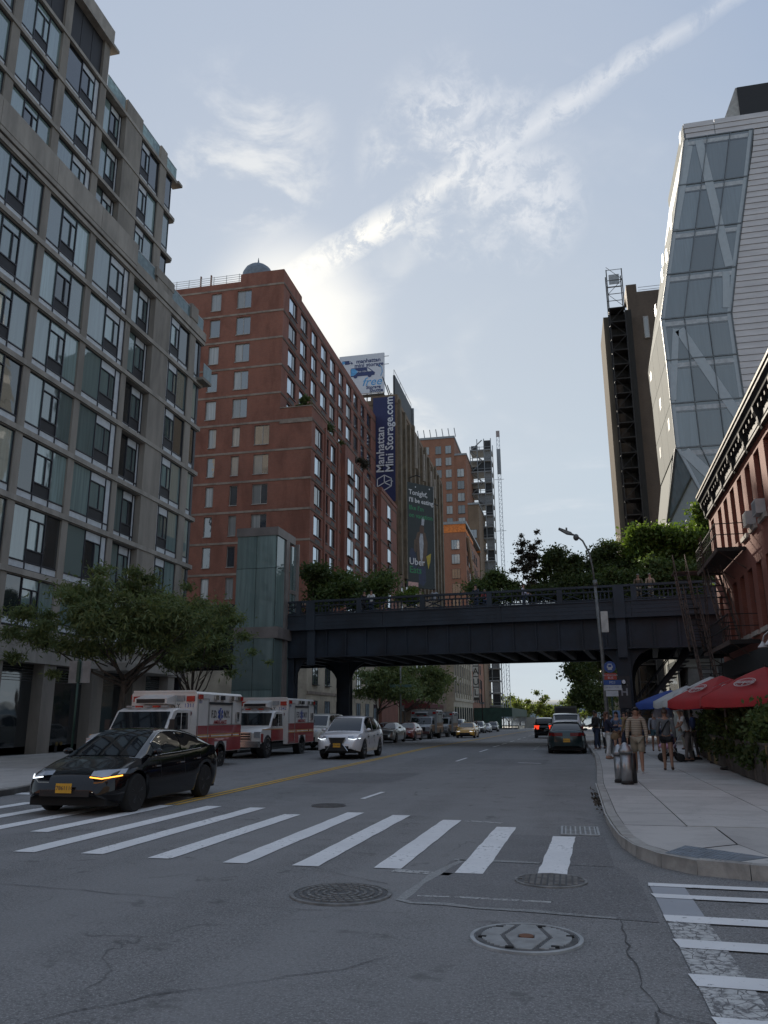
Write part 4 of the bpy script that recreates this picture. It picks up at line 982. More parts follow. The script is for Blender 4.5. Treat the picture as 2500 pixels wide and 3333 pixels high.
# low red awning and shopfronts of the storage building's street level
aw = T('shop_awning', 'long dark red awning over the pavement beyond the street trees', 'awning', (-21, 108, 3))
part(MB().prism([(-23, 4.6), (-18.6, 3.4), (-18.6, 2.9), (-23, 2.9)], 'y', 112.2, 125), 'canvas', M('awning_red', (.10, .022, .02), .85, var=.2), aw)
for y in (112.4, 118.5, 124.8): part(MB().cyl((-18.7, y, gz(y)), (-18.7, y, 3.0), .05, 6), 'post', STEEL, aw)
# ================================================================== elevated park viaduct
VANG = R(-5.4)                              # the viaduct crosses the street slightly askew
VO = Vector((-7.0, 49.0, 0))
VP_ = M('viaduct_paint', (.017, .025, .038), .6, .1, var=.4, scale=.7, bump=.25, bscale=12, grime=.4)
VP2 = M('viaduct_paint_worn', (.028, .037, .050), .65, .1, var=.3, scale=.5, bump=.2, bscale=9, grime=.35)
vd = T('viaduct', 'long riveted dark steel railway viaduct with a balustrade crossing the street', 'bridge', VO, VANG)
def vpart(m, name, mat=VP_): return m.out(name, mat, vd, local=True)
x0, x1 = -34.0, 40.0; WD = 10.2
for yy, nm in ((0, 1), (WD, -1)):
    vpart(MB().box(x0, yy-.06, 5.48, x1, yy+.06, 7.35), 'girder_web')
    vpart(MB().box(x0, yy-.24, 5.40, x1, yy+.24, 5.48), 'girder_flange')
    vpart(MB().box(x0, yy-.20, 7.35, x1, yy+.20, 7.42), 'girder_flange')
n = int((x1-x0)/1.34)
STF = MB().box(-.05, -.17, 5.48, .05, -.06, 7.35).box(-.11, -.075, 5.48, .11, -.06, 7.35).mesh('stiffener')
RIV = MB()
for k in range(14):
    for s in (-.085, .085): RIV.cyl((s, -.075, 5.55+.13*k), (s, -.092, 5.55+.13*k), .018, 5)
RIV = RIV.mesh('rivets')
for i in range(n):
    x = x0+.6+1.34*i
    if -24 < x < 22:
        s_ = put('stiffener', STF, VP_, vd, local=True, loc=(x, 0, 0)); put('rivets', RIV, VP_, s_, local=True)['kind'] = 'stuff'
    vpart(MB().box(x-.16, .2, 5.5, x+.16, WD-.2, 5.95), 'floor_beam')
for j in range(8): vpart(MB().box(x0, .9+1.15*j, 5.96, x1, 1.1+1.15*j, 6.5), 'stringer')
vpart(MB().box(x0, .12, 6.55, x1, WD-.12, 7.3), 'deck')
vpart(MB().box(x0, .3, 7.42, x1, WD-.3, 8.0), 'walkway', M('walkway_concrete', (.2, .2, .19), .9))
# fascia of long steel plates
for i in range(10):
    a = x0+7.5*i; b = min(x1, a+7.48)
    vpart(MB().box(a, -.48, 7.2, b, -.30, 8.08), 'fascia_plate', VP2)
vpart(MB().box(x0, -.54, 8.08, x1, -.26, 8.16), 'fascia_cap', VP2); vpart(MB().box(x0, -.52, 7.14, x1, -.2, 7.2), 'fascia_cap', VP2)
for z in (7.4, 7.62, 7.86): vpart(MB().box(x0, -.495, z, x1, -.48, z+.022), 'fascia_rib', VP2)
# balustrade: posts, criss-cross panels and balusters
vpart(MB().box(x0, -.50, 8.93, x1, -.28, 9.06), 'top_rail', VP2); vpart(MB().box(x0, -.46, 8.66, x1, -.32, 8.74), 'mid_rail')
vpart(MB().box(x0, -.46, 8.20, x1, -.32, 8.27), 'bottom_rail')
BAL = MB().box(-.035, -.42, 8.27, .035, -.36, 8.66).box(-.055, -.43, 8.42, .055, -.35, 8.5).mesh('baluster')
TOPB = MB().box(-.03, -.43, 8.74, .03, -.35, 8.93).mesh('rail_block')
PST = MB().box(-.16, -.50, 8.16, .16, -.28, 8.95).mesh('rail_post')
XPN = MB().cyl((-.5, -.39, 8.28), (.5, -.39, 8.66), .035, 5).cyl((-.5, -.39, 8.66), (.5, -.39, 8.28), .035, 5).mesh('cross_panel')
x = -14.0; i = 0
while x < 13.5:
    put('rail_post', PST, VP2, vd, local=True, loc=(x, 0, 0))
    put('cross_panel', XPN, VP_, vd, local=True, loc=(x+.72, 0, 0)); put('cross_panel', XPN, VP_, vd, local=True, loc=(x+3.48, 0, 0))
    for k in range(7): put('baluster', BAL, VP_, vd, local=True, loc=(x+1.4+.235*k, 0, 0))
    for k in range(11): put('rail_block', TOPB, VP_, vd, local=True, loc=(x+.3+.36*k, 0, 0))
    x += 4.2
vpart(MB().box(x0, -.43, 8.27, -14.2, -.37, 8.66), 'infill_panel'); vpart(MB().box(15, -.43, 8.27, x1, -.37, 8.66), 'infill_panel')
vpart(MB().box(x0, WD+.3, 8.0, x1, WD+.4, 8.25), 'far_kerb')
for i in range(int((x1-x0)/1.2)): vpart(MB().box(x0+1.2*i, WD+.32, 8.25, x0+1.2*i+.05, WD+.37, 9.0), 'far_baluster')
vpart(MB().box(x0, WD+.30, 9.0, x1, WD+.42, 9.08), 'far_rail')
# pilaster plates over the columns
for px_ in (10.35, -8.9):
    vpart(MB().box(px_-.30, -.62, 7.12, px_+.30, -.545, 8.95), 'pilaster', VP2); vpart(MB().box(px_-.26, -.42, 4.9, px_+.26, -.245, 7.14), 'pilaster', VP2)
# columns with curved knee brackets
def vcol(lx, ly, knees=1):
    m = MB().box(lx-.38, ly-.34, -.6, lx+.38, ly-.26, 5.4).box(lx-.38, ly+.26, -.6, lx+.38, ly+.34, 5.4).box(lx-.30, ly-.26, -.6, lx+.30, ly+.26, 5.4)
    c = vpart(m, 'column')
    vpart(MB().box(lx-.5, ly-.5, -.6, lx+.5, ly+.5, .42), 'column_base', VP2)
    for s in (-1, 1):
        pol = [(lx+s*.38, 5.4), (lx+s*1.5, 5.4)] + [(lx+s*(.38+1.1*(1-math.sin(R(a)))), 5.3-1.5*(1-math.cos(R(a)))) for a in (15, 30, 45, 60, 75, 90)]
        vpart(MB().prism(pol, 'y', ly-.1, ly+.1), 'knee_bracket')
for lx in (-10.6, 10.35):
    for ly in (.3, WD-.3): vcol(lx, ly)
for ly in (5.2,): vcol(-8.6, ly)
vcol(-19.5, .3); vcol(24, .3)
# emblem panel on the near right column
em = T('park_sign', 'dark column sign with a small leaf emblem and a large letter H', 'sign', (3.17, 47.4, 2))
for (z, w) in ((3.55, .30), (3.35, .36)): MB().box(-w/2, -.02, z-2, w/2, .02, z-1.93).out('emblem_bar', PRW, em, local=True)
MB().lathe([(.001, -.02), (.21, -.02), (.21, .0), (.001, 0)], (0, 0, 1.5), 18, 'y').out('disc', M('sign_black', (.02, .02, .025), .5), em, local=True)
MB().ell((0, -.03, 1.52), (.10, .012, .12), 8, 6).out('leaf_emblem', PRW, em, local=True)
text('H', .55, (0, -.03, .95), (1, 0, 0), (0, 0, 1), M('print_grey', (.22, .23, .25), .6), em, local=True, bold=.015)
MB().box(-.34, -.015, .1, .34, .03, 1.85).out('plate', M('sign_black', (.02, .02, .025), .5), em, local=True)
# stairs rising behind the column on the right
st = T('park_stairs', 'dark steel stair climbing from the right pavement to the viaduct', 'stairs', (6.4, 53, .1))
for i in range(22):
    t_ = i/21; MB().box(3.0+4.3*t_, 51.2, .3+5.0*t_, 3.42+4.3*t_, 53.0, .36+5.0*t_).out('tread', VP_, st)
for y in (51.15, 53.0): MB().cyl((2.9, y, .2), (7.5, y, 5.6), .16, 4).out('stringer', VP_, st); MB().cyl((2.9, y, 1.2), (7.5, y, 6.6), .04, 5).out('handrail', VP2, st)
for i in range(8):
    for y in (51.15, 53.0): MB().cyl((3+.62*i, y, .3+.72*i), (3+.62*i, y, 1.3+.72*i), .025, 4).out('rail_post', VP2, st)
# lift tower in green glass
lt = T('lift_tower', 'green glass lift tower with grey steel edges beside the viaduct', 'lift tower', (-19, 49, .1))
TG = glassmat('tower_glass', (.185, .25, .24), 1.8, .06, .18, .5); TS = M('tower_steel', (.21, .185, .175), .55, .3, var=.15, scale=1.2)
TX0, TX1, TY0, TY1 = -20.4, -17.65, 47.4, 50.2
part(MB().box(TX0+.25, TY0+.25, .1, TX1-.25, TY1-.25, 13.0), 'shaft', M('shaft_grey', (.10, .11, .11), .8), lt)
for a, b in ((TX0+.03, -19.05), (-19.02, TX1-.06)):
    for z0, z1 in ((.3, 3.3), (3.33, 6.5), (7.2, 10.95), (10.98, 13.1)): part(MB().box(a, TY0, z0, b, TY0+.04, z1), 'glass_panel', TG, lt)
for z0, z1 in ((.3, 6.5), (7.2, 10.95), (10.98, 13.1)): part(MB().box(TX1-.04, TY0+.06, z0, TX1, TY0+1.55, z1), 'glass_panel', TG, lt)
part(MB().box(TX0-.05, TY0-.06, 13.1, TX1+.08, TY1+.6, 13.65), 'roof_band', TS, lt)
part(MB().box(TX0-.02, TY0-.03, 6.5, TX1+.25, TY1+.4, 7.2), 'floor_band', TS, lt)
part(MB().box(TX1-.12, TY0+1.6, .1, TX1+.10, TY0+2.2, 13.1), 'corner_post', TS, lt)
part(MB().box(TX1+.11, TY0+2.25, 7.2, TX1+.25, TY1+.3, 12.8), 'door_panel', GL_MID, lt); part(MB().box(TX1+.10, TY1+.3, 7.2, TX1+.42, TY1+.5, 13.1), 'corner_post', TS, lt)
part(MB().box(TX1+.10, TY0+2.2, 9.6, TX1+.30, TY1+.3, 9.85), 'transom', TS, lt)
part(MB().box(TX1-.02, TY0+2.25, .2, TX1+.05, TY1+.3, 6.5), 'glass_panel', TG, lt)
for x in (TX0, ): part(MB().box(x, TY0+.05, .1, x+.03, TY1, 13.1), 'glass_panel', TG, lt)
# ================================================================== corner brick house with fire escapes (right)
RBR = brickmat('brick_painted_red', (.235, .082, .056), (.27, .097, .066), (.20, .074, .052), stain=.35)
BLK = M('iron_black', (.022, .019, .018), .6, .3, var=.4, scale=4, bump=.2); RUST = M('iron_rusty', (.085, .055, .042), .8, .1, var=.5, scale=5, bump=.3)
CORN = M('cornice_black', (.02, .02, .02), .7, var=.3); CORNL = M('cornice_edge', (.34, .29, .21), .7, var=.25)
SILL = M('sill_pale', (.42, .38, .33), .85, var=.2, grime=.3)
rh = T('corner_brick_house', 'painted red brick corner house with a heavy dark bracketed cornice', 'building', (7.0, 38.7, 0.1), R(-1.4))
def hp(m, name, mat, par=None): return m.out(name, mat, par or rh, local=True)
WY = [-.95, -3.0, -4.55, -6.15, -7.75, -9.35, -11.0, -12.65, -14.3, -15.95, -17.6]   # window centres along the wall
ROWS = [(.3, 3.0), (4.5, 6.75), (8.0, 10.25)]
LEN = -23.5; hw = .44
hp(MB().box(.32, LEN, 0, 14, 0, 11.15), 'wall_core', M('dark_room', (.02, .018, .016), .9))
zs = [0] + [z for r in ROWS for z in r] + [11.2]
for k in range(0, len(zs), 2):
    hp(MB().box(0, LEN, zs[k], .33, 0, zs[k+1]), 'wall', RBR)
for (za, zb_) in ROWS:
    e = [0] + [v for c in WY for v in (c+hw, c-hw)] + [LEN]
    m = MB()
    for a, b in zip(e[::2], e[1::2]): m.box(0, b, za, .33, a, zb_)
    hp(m, 'wall', RBR)
hp(MB().box(.33, -.002, 0, 14, .3, 11.15), 'end_wall', RBR)
for ri, (za, zb_) in enumerate(ROWS):
    for ci, c in enumerate(WY):
        f = MB().box(.17, c-hw, za, .23, c-hw+.06, zb_).box(.17, c+hw-.06, za, .23, c+hw, zb_).box(.17, c-hw, zb_-.06, .23, c+hw, zb_).box(.15, c-hw, (za+zb_)/2-.03, .23, c+hw, (za+zb_)/2+.03)
        w_ = hp(f, 'window', M('sash_dark', (.035, .028, .026), .5))
        MB().box(.235, c-hw+.05, za, .26, c+hw-.05, zb_-.05).out('pane', random.choice([GL_DARK, GL_DARK, GL_MID]), w_, local=True)
        if ri: MB().box(-.09, c-hw-.12, za-.16, .15, c+hw+.12, za).out('sill', SILL if ci > 3 or ri == 1 else RBR, w_, local=True)
        if ri and (ci, ri) in ((5, 2), (6, 2), (7, 1), (9, 2)):
            ac = tag(MB().box(-.28, c-.32, za+.02, .2, c+.32, za+.50).out('window_air_conditioner', M('ac_white', (.46, .46, .45), .5, var=.1), rh, local=True), None, None)
            ac.name = 'air_conditioner'; MB().box(-.285, c-.28, za+.06, -.278, c+.28, za+.44).out('grille', M('ac_grille', (.22, .22, .22), .6), ac, local=True)
# cornice
CM = M('cornice_mould', (.04, .038, .036), .7)
hp(MB().prism([(-.42, 11.55), (-.42, 11.42), (-.34, 11.34), (-.30, 11.22), (0, 11.2), (0, 11.58)], 'y', LEN, .1), 'cornice_top', CORN)
hp(MB().prism([(-.46, 11.55), (-.46, 11.64), (-.42, 11.64), (-.41, 11.55)], 'y', LEN, .11), 'cornice_edge', CORNL)
hp(MB().box(-.42, LEN, 11.585, .4, .1, 11.62), 'roof_sheet', M('roof_tar', (.05, .05, .05), .9))
hp(MB().box(-.10, LEN, 10.62, 0, .05, 11.2), 'frieze', CORN)
hp(MB().box(-.15, LEN, 10.54, 0, .06, 10.62), 'frieze_mould', CM)
for i in range(9):
    y = -.2-2.5*i
    hp(MB().prism([(-.10, 11.19), (-.33, 11.19), (-.31, 11.0), (-.22, 10.85), (-.20, 10.65), (-.10, 10.45)], 'y', y-.12, y+.08), 'cornice_bracket', CORN)
    for q in range(1, 5): hp(MB().box(-.24, y-.5*q-.05, 11.02, -.10, y-.5*q+.05, 11.18), 'modillion', CM)
    hp(MB().box(-.125, y-2.1, 10.72, -.10, y-.45, 10.9), 'frieze_panel', CM)
# fire escape: two balconies, stair flights, ladder, railings
fe = T('fire_escape', 'black iron fire escape with slatted balconies and a ladder on the red brick house', 'fire escape', (7.0, 38.7, .1), R(-1.4))
def fp(m, name, mat=BLK): return m.out(name, mat, fe, local=True)
def balcony(z, ya, yb, d=1.0):
    for i in range(int((yb-ya)/.09)): 
        if i % 1 == 0: fp(MB().box(-d, ya+.09*i, z, -.02, ya+.09*i+.045, z+.03), 'floor_slat')
    for y in (ya, yb): fp(MB().box(-d, y-.03, z-.12, -.0, y+.03, z), 'floor_bearer')
    fp(MB().box(-d-.03, ya, z-.13, -d+.03, yb, z+.03), 'floor_beam', RUST)
    for h in (.5, .92):
        fp(MB().box(-d-.015, ya, z+h, -d+.022, yb, z+h+.045), 'rail', BLK)
        for y in (ya, yb): fp(MB().box(-d, y-.015, z+h, 0, y+.015, z+h+.03), 'rail', BLK)
    k = int((yb-ya)/.32)
    for i in range(k+1):
        y = ya+(yb-ya)*i/k; fp(MB().cyl((-d, y, z), (-d, y, z+.93), .017, 4), 'picket')
    for y in (ya+.3, (ya+yb)/2, yb-.3): fp(MB().cyl((-d+.05, y, z-.05), (0, y, z-.75), .022, 5), 'bracket', RUST)
balcony(7.62, -7.6, -2.1); balcony(4.15, -8.2, -1.5)
def flight(x, ya, za, yb, zb_, w=.55, n=12, mat=BLK):
    for s in (0, w): fp(MB().cyl((x+s, ya, za), (x+s, yb, zb_), .05, 4), 'stringer', RUST)
    for i in range(1, n):
        t_ = i/n; y, z = ya+(yb-ya)*t_, za+(zb_-za)*t_; fp(MB().box(x, y-.09, z-.012, x+w, y+.09, z+.012), 'tread', mat)
    for s in (0, w):
        fp(MB().cyl((x+s, ya, za+.8), (x+s, yb, zb_+.8), .026, 4), 'handrail', RUST)
        for t_ in (0, .33, .66, 1): fp(MB().cyl((x+s, ya+(yb-ya)*t_, za+(zb_-za)*t_), (x+s, ya+(yb-ya)*t_, za+(zb_-za)*t_+.8), .02, 4), 'stair_post', RUST)
flight(-.92, -6.6, 4.2, -3.2, 7.6); flight(-1.62, -1.6, 6.4, -6.0, .9, n=20)
flight(-1.7, .6, 8.2, -2.6, 4.2, n=16)
fp(MB().box(-1.75, .4, 8.1, -.1, 1.4, 8.16), 'landing', RUST)
# vertical ladder
for s in (-4.05, -3.55): fp(MB().cyl((-1.06, s, 4.2), (-1.02, s, 8.9), .022, 5), 'ladder_rail', RUST)
for i in range(15): fp(MB().cyl((-1.05, -4.05, 4.4+.3*i), (-1.05, -3.55, 4.4+.3*i), .018, 5), 'ladder_rung', BLK)
# lower stair cage over the pavement
for i in range(10):
    fp(MB().box(-1.5, -3.2-.01*i, .9+.33*i, -.6, -3.15-.01*i, .94+.33*i), 'cage_bar', BLK)
for x in (-1.5, -1.05, -.6): fp(MB().cyl((x, -3.2, .8), (x, -3.2, 4.15), .02, 4), 'cage_post', BLK)
# shopfront below
hp(MB().box(-.35, -18, 3.1, 0, -.4, 3.75), 'shop_fascia', M('shop_black', (.02, .022, .022), .7))
for i in range(4):
    gl_ = T('gooseneck_lamp', 'white gooseneck barn lamp over the pavement cafe, one of a row', 'lamp', (6.55, 27.3-.9*i, 3.9), 0, 'gooseneck lamps above the cafe')
    MB().tube([(.2, 0, -.2), (.15, 0, .15), (0, 0, .32), (-.2, 0, .34), (-.36, 0, .2), (-.42, 0, 0)], .02, 6).out('arm', M('lamp_white', (.5, .5, .5), .4), gl_, True, True)
    MB().lathe([(.03, .02), (.05, -.02), (.15, -.14), (.16, -.17)], (-.42, 0, 0), 12).out('shade', M('lamp_white', (.5, .5, .5), .4), gl_, True, True)

# ================================================================== faceted metal and glass tower
ZM = M('zinc_panel', (.52, .49, .475), .5, .35, var=.10, scale=.5, bump=.05, bscale=3, stretch=(1, 1, 4))
ZL = M('street_panel_pale', (.34, .345, .32), .95, .0, spec=.03, var=.06)
HG = glassmat('tower_blue_glass', (.175, .215, .235), 2.0, .03, .12, .35); FRIT = M('frit_pale', (.37, .41, .43), .15, ior=1.6, var=.05)
MUL = M('mullion_steel', (.14, .15, .155), .4, .6)
ht = T('faceted_tower', 'leaning tower of silvery metal panels with a faceted corner of braced glass', 'building', (14, 64, gz(60)))
LP = [(46.3, 11.77), (30.8, 8.61), (27.4, 8.71), (23.95, 8.72), (20.5, 8.76), (18.3, 9.6), (12, 12.0)]
RP = [(46.3, 16.9), (44.6, 16.64), (42.3, 16.1), (38.3, 15.22), (34.6, 14.42), (30.7, 13.65), (27.5, 13.7), (24.0, 13.77), (20.5, 13.8), (16.0, 14.6), (12, 15.5)]
def pl_(tab, z):
    for (za, xa), (zb_, xb) in zip(tab, tab[1:]):
        if zb_ <= z <= za: return xa+(xb-xa)*(za-z)/(za-zb_)
    return tab[0][1] if z > tab[0][0] else tab[-1][1]
YH = 58.0
def hq(name, mat, z0, z1, fa, fb, y0, y1, par=ht):
    # a panel between fractions fa..fb of the glass width
    def X(z, f): a, b = pl_(LP, z), pl_(RP, z); return a+(b-a)*f
    v = [(X(z0, fa), y0, z0), (X(z0, fb), y0, z0), (X(z1, fb), y0, z1), (X(z1, fa), y0, z1)]
    v += [(x, y1, z) for x, _, z in v]
    return MB().add(v, [(0,1,2,3), (7,6,5,4), (0,4,5,1), (1,5,6,2), (2,6,7,3), (3,7,4,0)]).out(name, mat, par)
HF = [46.3, 42.15, 38.15, 34.5, 30.8, 27.4, 23.95, 20.5, 16.5, 12.2]
for i in range(len(HF)-1):
    za, zb_ = HF[i+1]+.05, HF[i]-.05
    for j in range(3):
        fa, fb = (0, .34, .67)[j]+.008, (.34, .67, 1.0)[j]-.008
        hq('glass_pane', HG, za, zb_, fa, fb, YH, YH+.05)
    hq('transom', MUL, HF[i]-.05, HF[i]+.05, 0, 1, YH-.06, YH+.05)
    for f in (0, .335, .665, .992): hq('mullion', MUL, HF[i+1]+.05, HF[i]-.05, f, f+.012, YH-.10, YH+.02)
    # pale fritted borders behind the glass line
    hq('frit_border', FRIT, za, zb_, .94, .99, YH-.012, YH-.002); hq('frit_border', FRIT, za, zb_, .012, .06, YH-.012, YH-.002)
    hq('spandrel', M('spandrel_grey', (.42, .44, .45), .3), HF[i]-.62, HF[i]-.28, .06, .94, YH-.012, YH-.002)
def brace(za, fa, zb_, fb, w=.62):
    def X(z, f): a, b = pl_(LP, z), pl_(RP, z); return a+(b-a)*f
    p, q = Vector((X(za, fa), YH-.02, za)), Vector((X(zb_, fb), YH-.02, zb_)); d = (q-p).normalized(); n = Vector((-d.z, 0, d.x))*w/2
    v = [p-n, q-n, q+n, p+n]; v += [Vector((a.x, YH-.04, a.z)) for a in v]
    MB().add(v, [(4,5,6,7), (0,1,5,4), (1,2,6,5), (2,3,7,6), (3,0,4,7)]).out('diagonal_brace', FRIT, ht)
brace(46.0, .22, 34.6, .90); brace(45.6, .10, 38.3, .05, .4); brace(34.2, .86, 31.2, .92, .5)
brace(29.8, .25, 22.2, .93, .7); brace(29.9, .2, 24.2, .04, .45); brace(20.2, .1, 14, .8, .7)
for i in range(9):                # dark glass strips drawn in as ceiling shade, one per floor
    hq('ceiling_shade', GL_DARK, HF[i]-.75, HF[i]-.64, .07, .93, YH-.013, YH-.003)
# metal shingles in staggered courses
z = 46.25; r_ = 0
hq('panel_backing', MUL, 46.32, 47.5, -.0, 4.0, YH+.03, YH+.2)
while z > 12.5:
    xa = pl_(RP, z)+.06; xs_ = [xa]; xx = 17.6+((r_*1.7) % 3.9)
    while xx < 27.5: xs_.append(xx); xx += 3.9
    xs_.append(28.0)
    for a, b in zip(xs_, xs_[1:]):
        if b-a < .25: continue
        a0 = pl_(RP, z-.5)+.06 if a == xa else a
        x_t = max(a, pl_(RP, z)+.06) if a == xa else a
        MB().add([(a0, YH-.05, z-.5), (b-.015, YH-.05, z-.5), (b-.015, YH-.005, z-.015), (x_t, YH-.005, z-.015), (a0, YH+.06, z-.5), (b-.015, YH+.06, z-.5), (b-.015, YH+.06, z-.015), (x_t, YH+.06, z-.015)],
                 [(0,1,2,3), (0,4,5,1), (1,5,6,2), (2,6,7,3), (3,7,4,0)]).out('metal_panel', ZM, ht)
    z -= .5; r_ += 1
for k in range(3):
    zt = 47.75-.48*k
    for a, b in ((11.8+.05*k, 14.1), (14.12, 19.5), (19.52, 24), (24.02, 28)):
        MB().add([(a, YH-.05, zt-.48), (b-.015, YH-.05, zt-.48), (b-.015, YH-.005, zt-.012), (a+.03, YH-.005, zt-.012), (a, YH+.06, zt-.48), (b-.015, YH+.06, zt-.48), (b-.015, YH+.06, zt-.012), (a+.03, YH+.06, zt-.012)], [(0,1,2,3), (0,4,5,1), (1,5,6,2), (2,6,7,3), (3,7,4,0)]).out('metal_panel', ZM, ht)
# street face and body
back = [(z, pl_(LP, z)) for z in (47.7, 46.3, 42, 38, 34, 30.8, 27.4, 24, 20.5)] 
for (za, xa), (zb_, xb) in zip(back, back[1:]):
    for y0, y1 in ((YH+.07, 61.2), (61.25, 64.4), (64.45, 67.8)):
        d = .18*(y1-58)
        MB().add([(xa, y0, za-.04), (xa, y1, za-.04), (xb, y1, zb_+.02), (xb, y0, zb_+.02), (xa+.12, y0, za-.04), (xa+.12, y1, za-.04), (xb+.12, y1, zb_+.02), (xb+.12, y0, zb_+.02)], [(0,1,2,3), (4,7,6,5), (0,4,5,1), (1,5,6,2), (2,6,7,3), (3,7,4,0)]).out('street_panel', ZL, ht)
        if random.random() < .6:
            ym = random.uniform(y0+.3, y1-1.0); zm = random.uniform(.3, .6); xm = xa+(xb-xa)*zm; zz = za+(zb_-za)*zm
            MB().add([(xm-.02, ym, zz), (xm-.02, ym+.8, zz), (xm-.02, ym+.8, zz+.9), (xm-.02, ym, zz+.9)], [(0,1,2,3)]).out('vent_slot', M('slot_grey', (.2, .22, .22), .5), ht)
for (za, zb_, xa, xb) in ((20.4, 15, 8.8, 7.9), (15, 8, 7.9, 7.75), (8, -1, 7.75, 7.75)):
    MB().add([(xa, 60.5, za), (xa, 67.8, za), (xb, 67.8, zb_), (xb, 60.5, zb_), (xa+.15, 60.5, za), (xa+.15, 67.8, za), (xb+.15, 67.8, zb_), (xb+.15, 60.5, zb_)], [(0,1,2,3), (4,7,6,5), (0,4,5,1), (1,5,6,2), (2,6,7,3), (3,7,4,0)]).out('street_panel', ZL, ht)
rings = [[(pl_(LP, z)+.16, YH+.22, z), (28, YH+.22, z), (28, 67.7, z), (pl_(LP, z)+.16, 67.7, z)] for z in (47.4, 30.8, 20.5)] + [[(9.3, 60.4, 14), (28, 60.4, 14), (28, 67.7, 14), (8.1, 67.7, 14)], [(8.0, 60.6, -1), (28, 60.6, -1), (28, 67.7, -1), (8.0, 67.7, -1)]]
MB().loft(rings, True, True).out('body', M('tower_body', (.33, .34, .34), .6), ht)
for nm_, mt_, pts in (('facet_pane', HG, [(8.76, 58.04, 20.45), (9.62, 58.04, 18.3), (7.95, 60.4, 15.2)]), ('facet_pane', FRIT, [(9.66, 58.04, 18.2), (12.0, 58.04, 12.3), (7.95, 60.4, 15.0)]), ('facet_pane', ZL, [(7.93, 60.42, 14.9), (11.9, 58.1, 12.1), (10.5, 60.45, 5.0), (7.76, 60.45, 5.0)])):
    n_ = len(pts); MB().add(pts+[(x+.06, y+.06, z) for x, y, z in pts], [tuple(range(n_)), tuple(range(2*n_-1, n_-1, -1))]+[(i, i+n_, (i+1) % n_+n_, (i+1) % n_) for i in range(n_)]).out(nm_, mt_, ht)
for p, q in (((8.76, 58.0, 20.45), (7.93, 60.36, 15.1)), ((9.64, 58.0, 18.25), (7.93, 60.36, 15.1)), ((12.0, 58.0, 12.2), (7.93, 60.36, 15.0))): MB().cyl(p, q, .09, 5).out('facet_mullion', MUL, ht)
MB().prism([(14.95, 47.76), (16.1, 50.6), (28, 50.6), (28, 47.76)], 'y', YH+.3, 64).out('roof_bulkhead', M('bulkhead_side', (.36, .35, .33), .6), ht)
MB().box(16.2, YH+.2, 47.78, 28, YH+.29, 50.55).out('bulkhead_screen', M('bulkhead_black', (.02, .02, .022), .7), ht)
MB().box(7.8, 60.8, 2.0, 7.74, 66, 5.5).out('lobby_glass', GLB2, ht)

# ================================================================== older tower wrapped in scaffold
BRD = brickmat('brick_dark', (.085, .06, .045), (.105, .075, .055), (.09, .075, .06), stain=.4)
ot = T('scaffolded_brick_tower', 'dark old brick tower whose side is wrapped in black netted scaffolding', 'building', (11, 105, gz(105)))
YO = 98.0
part(MB().box(8.6, YO+1.2, -3, 26, 107, 53.2), 'wall', BRD, ot); part(MB().box(10.7, YO, -3, 26, YO+1.2, 55.2), 'wall', BRD, ot)
part(MB().box(7.6, YO+.9, -3, 8.55, 107, 52.5), 'street_front', M('street_front_stone', (.14, .118, .092), .98, spec=.02, var=.3, stretch=(1, 3, .1), scale=.8), ot)
part(MB().box(10.7, YO+.1, 55.2, 12.0, YO+4, 56.4), 'roof_block', BRD, ot)
simple_window(ot, 'x', 12.45, 13.1, 48.5, 51.6, YO, .1, (), WFW, GLB2, False)
simple_window(ot, 'x', 12.45, 13.1, 40.5, 43.6, YO, .1, (), WFW, GLB2, False)
for z in (55.5, 55.9): part(MB().box(12.2, YO+.2, z, 20, YO+.24, z+.05), 'roof_rail', STEELG, ot)
so = T('facade_scaffold', 'black netted scaffold standing against the old brick tower with an open hoist cage on top', 'scaffold', (9.2, 97, gz(97)))
NET = M('net_black', (.016, .015, .014), .9, var=.5, scale=2.5, stretch=(4, 4, .3))
for x in (8.2, 10.1):
    for y in (96.0, 97.8): part(MB().cyl((x, y, -2), (x, y, 57.7), .07, 5), 'standard', BLK, so)
for k in range(30):
    z = 1.5+1.95*k
    if z > 57: break
    for y in (96.0, 97.8): part(MB().box(8.2, y-.03, z, 10.1, y+.03, z+.07), 'ledger', BLK, so)
    if z < 53: part(MB().box(8.2, 96, z-.06, 10.1, 97.8, z), 'deck', BLK, so)
    part(MB().cyl((8.2 if k % 2 else 10.1, 95.95, z), (10.1 if k % 2 else 8.2, 95.95, z+1.95), .035, 4), 'brace', BLK, so)
for z0, z1, a, b in ((43.5, 53.2, 8.25, 10.1), (2, 26, 9.2, 10.2), (26, 36, 9.6, 10.2), (30, 33, 8.3, 9.5), (36, 43, 9.3, 10.2)):
    part(MB().box(a, 97.85, z0, b, 97.95, z1), 'netting', NET, so)
part(MB().box(10.15, 96.5, 0, 10.9, 97.9, 52), 'netting', NET, so)
for z in (55.2, 57.6): part(MB().box(8.2, 95.97, z, 10.1, 96.03, z+.06), 'cage_bar', STEELG, so)
part(MB().box(8.5, 96.6, 55.9, 9.8, 96.65, 57.3), 'tarpaulin', M('tarp_pale', (.35, .37, .40), .8), so)
lo = T('low_stone_house', 'pale stone house front just showing past the scaffolded tower', 'building', (8.5, 150, gz(150)))
part(MB().box(7.7, 125, -3, 24, 165, 21), 'wall', M('pale_house', (.40, .33, .27), .9), lo); part(MB().box(7.5, 124.8, 21, 24, 165, 21.6), 'cornice', STONE, lo)
for i in range(8):
    for k in range(5): part(MB().box(7.66, 127+4.6*i, 2+3.8*k, 7.7, 128.4+4.6*i, 4.3+3.8*k), 'window_pane', GLB, lo)
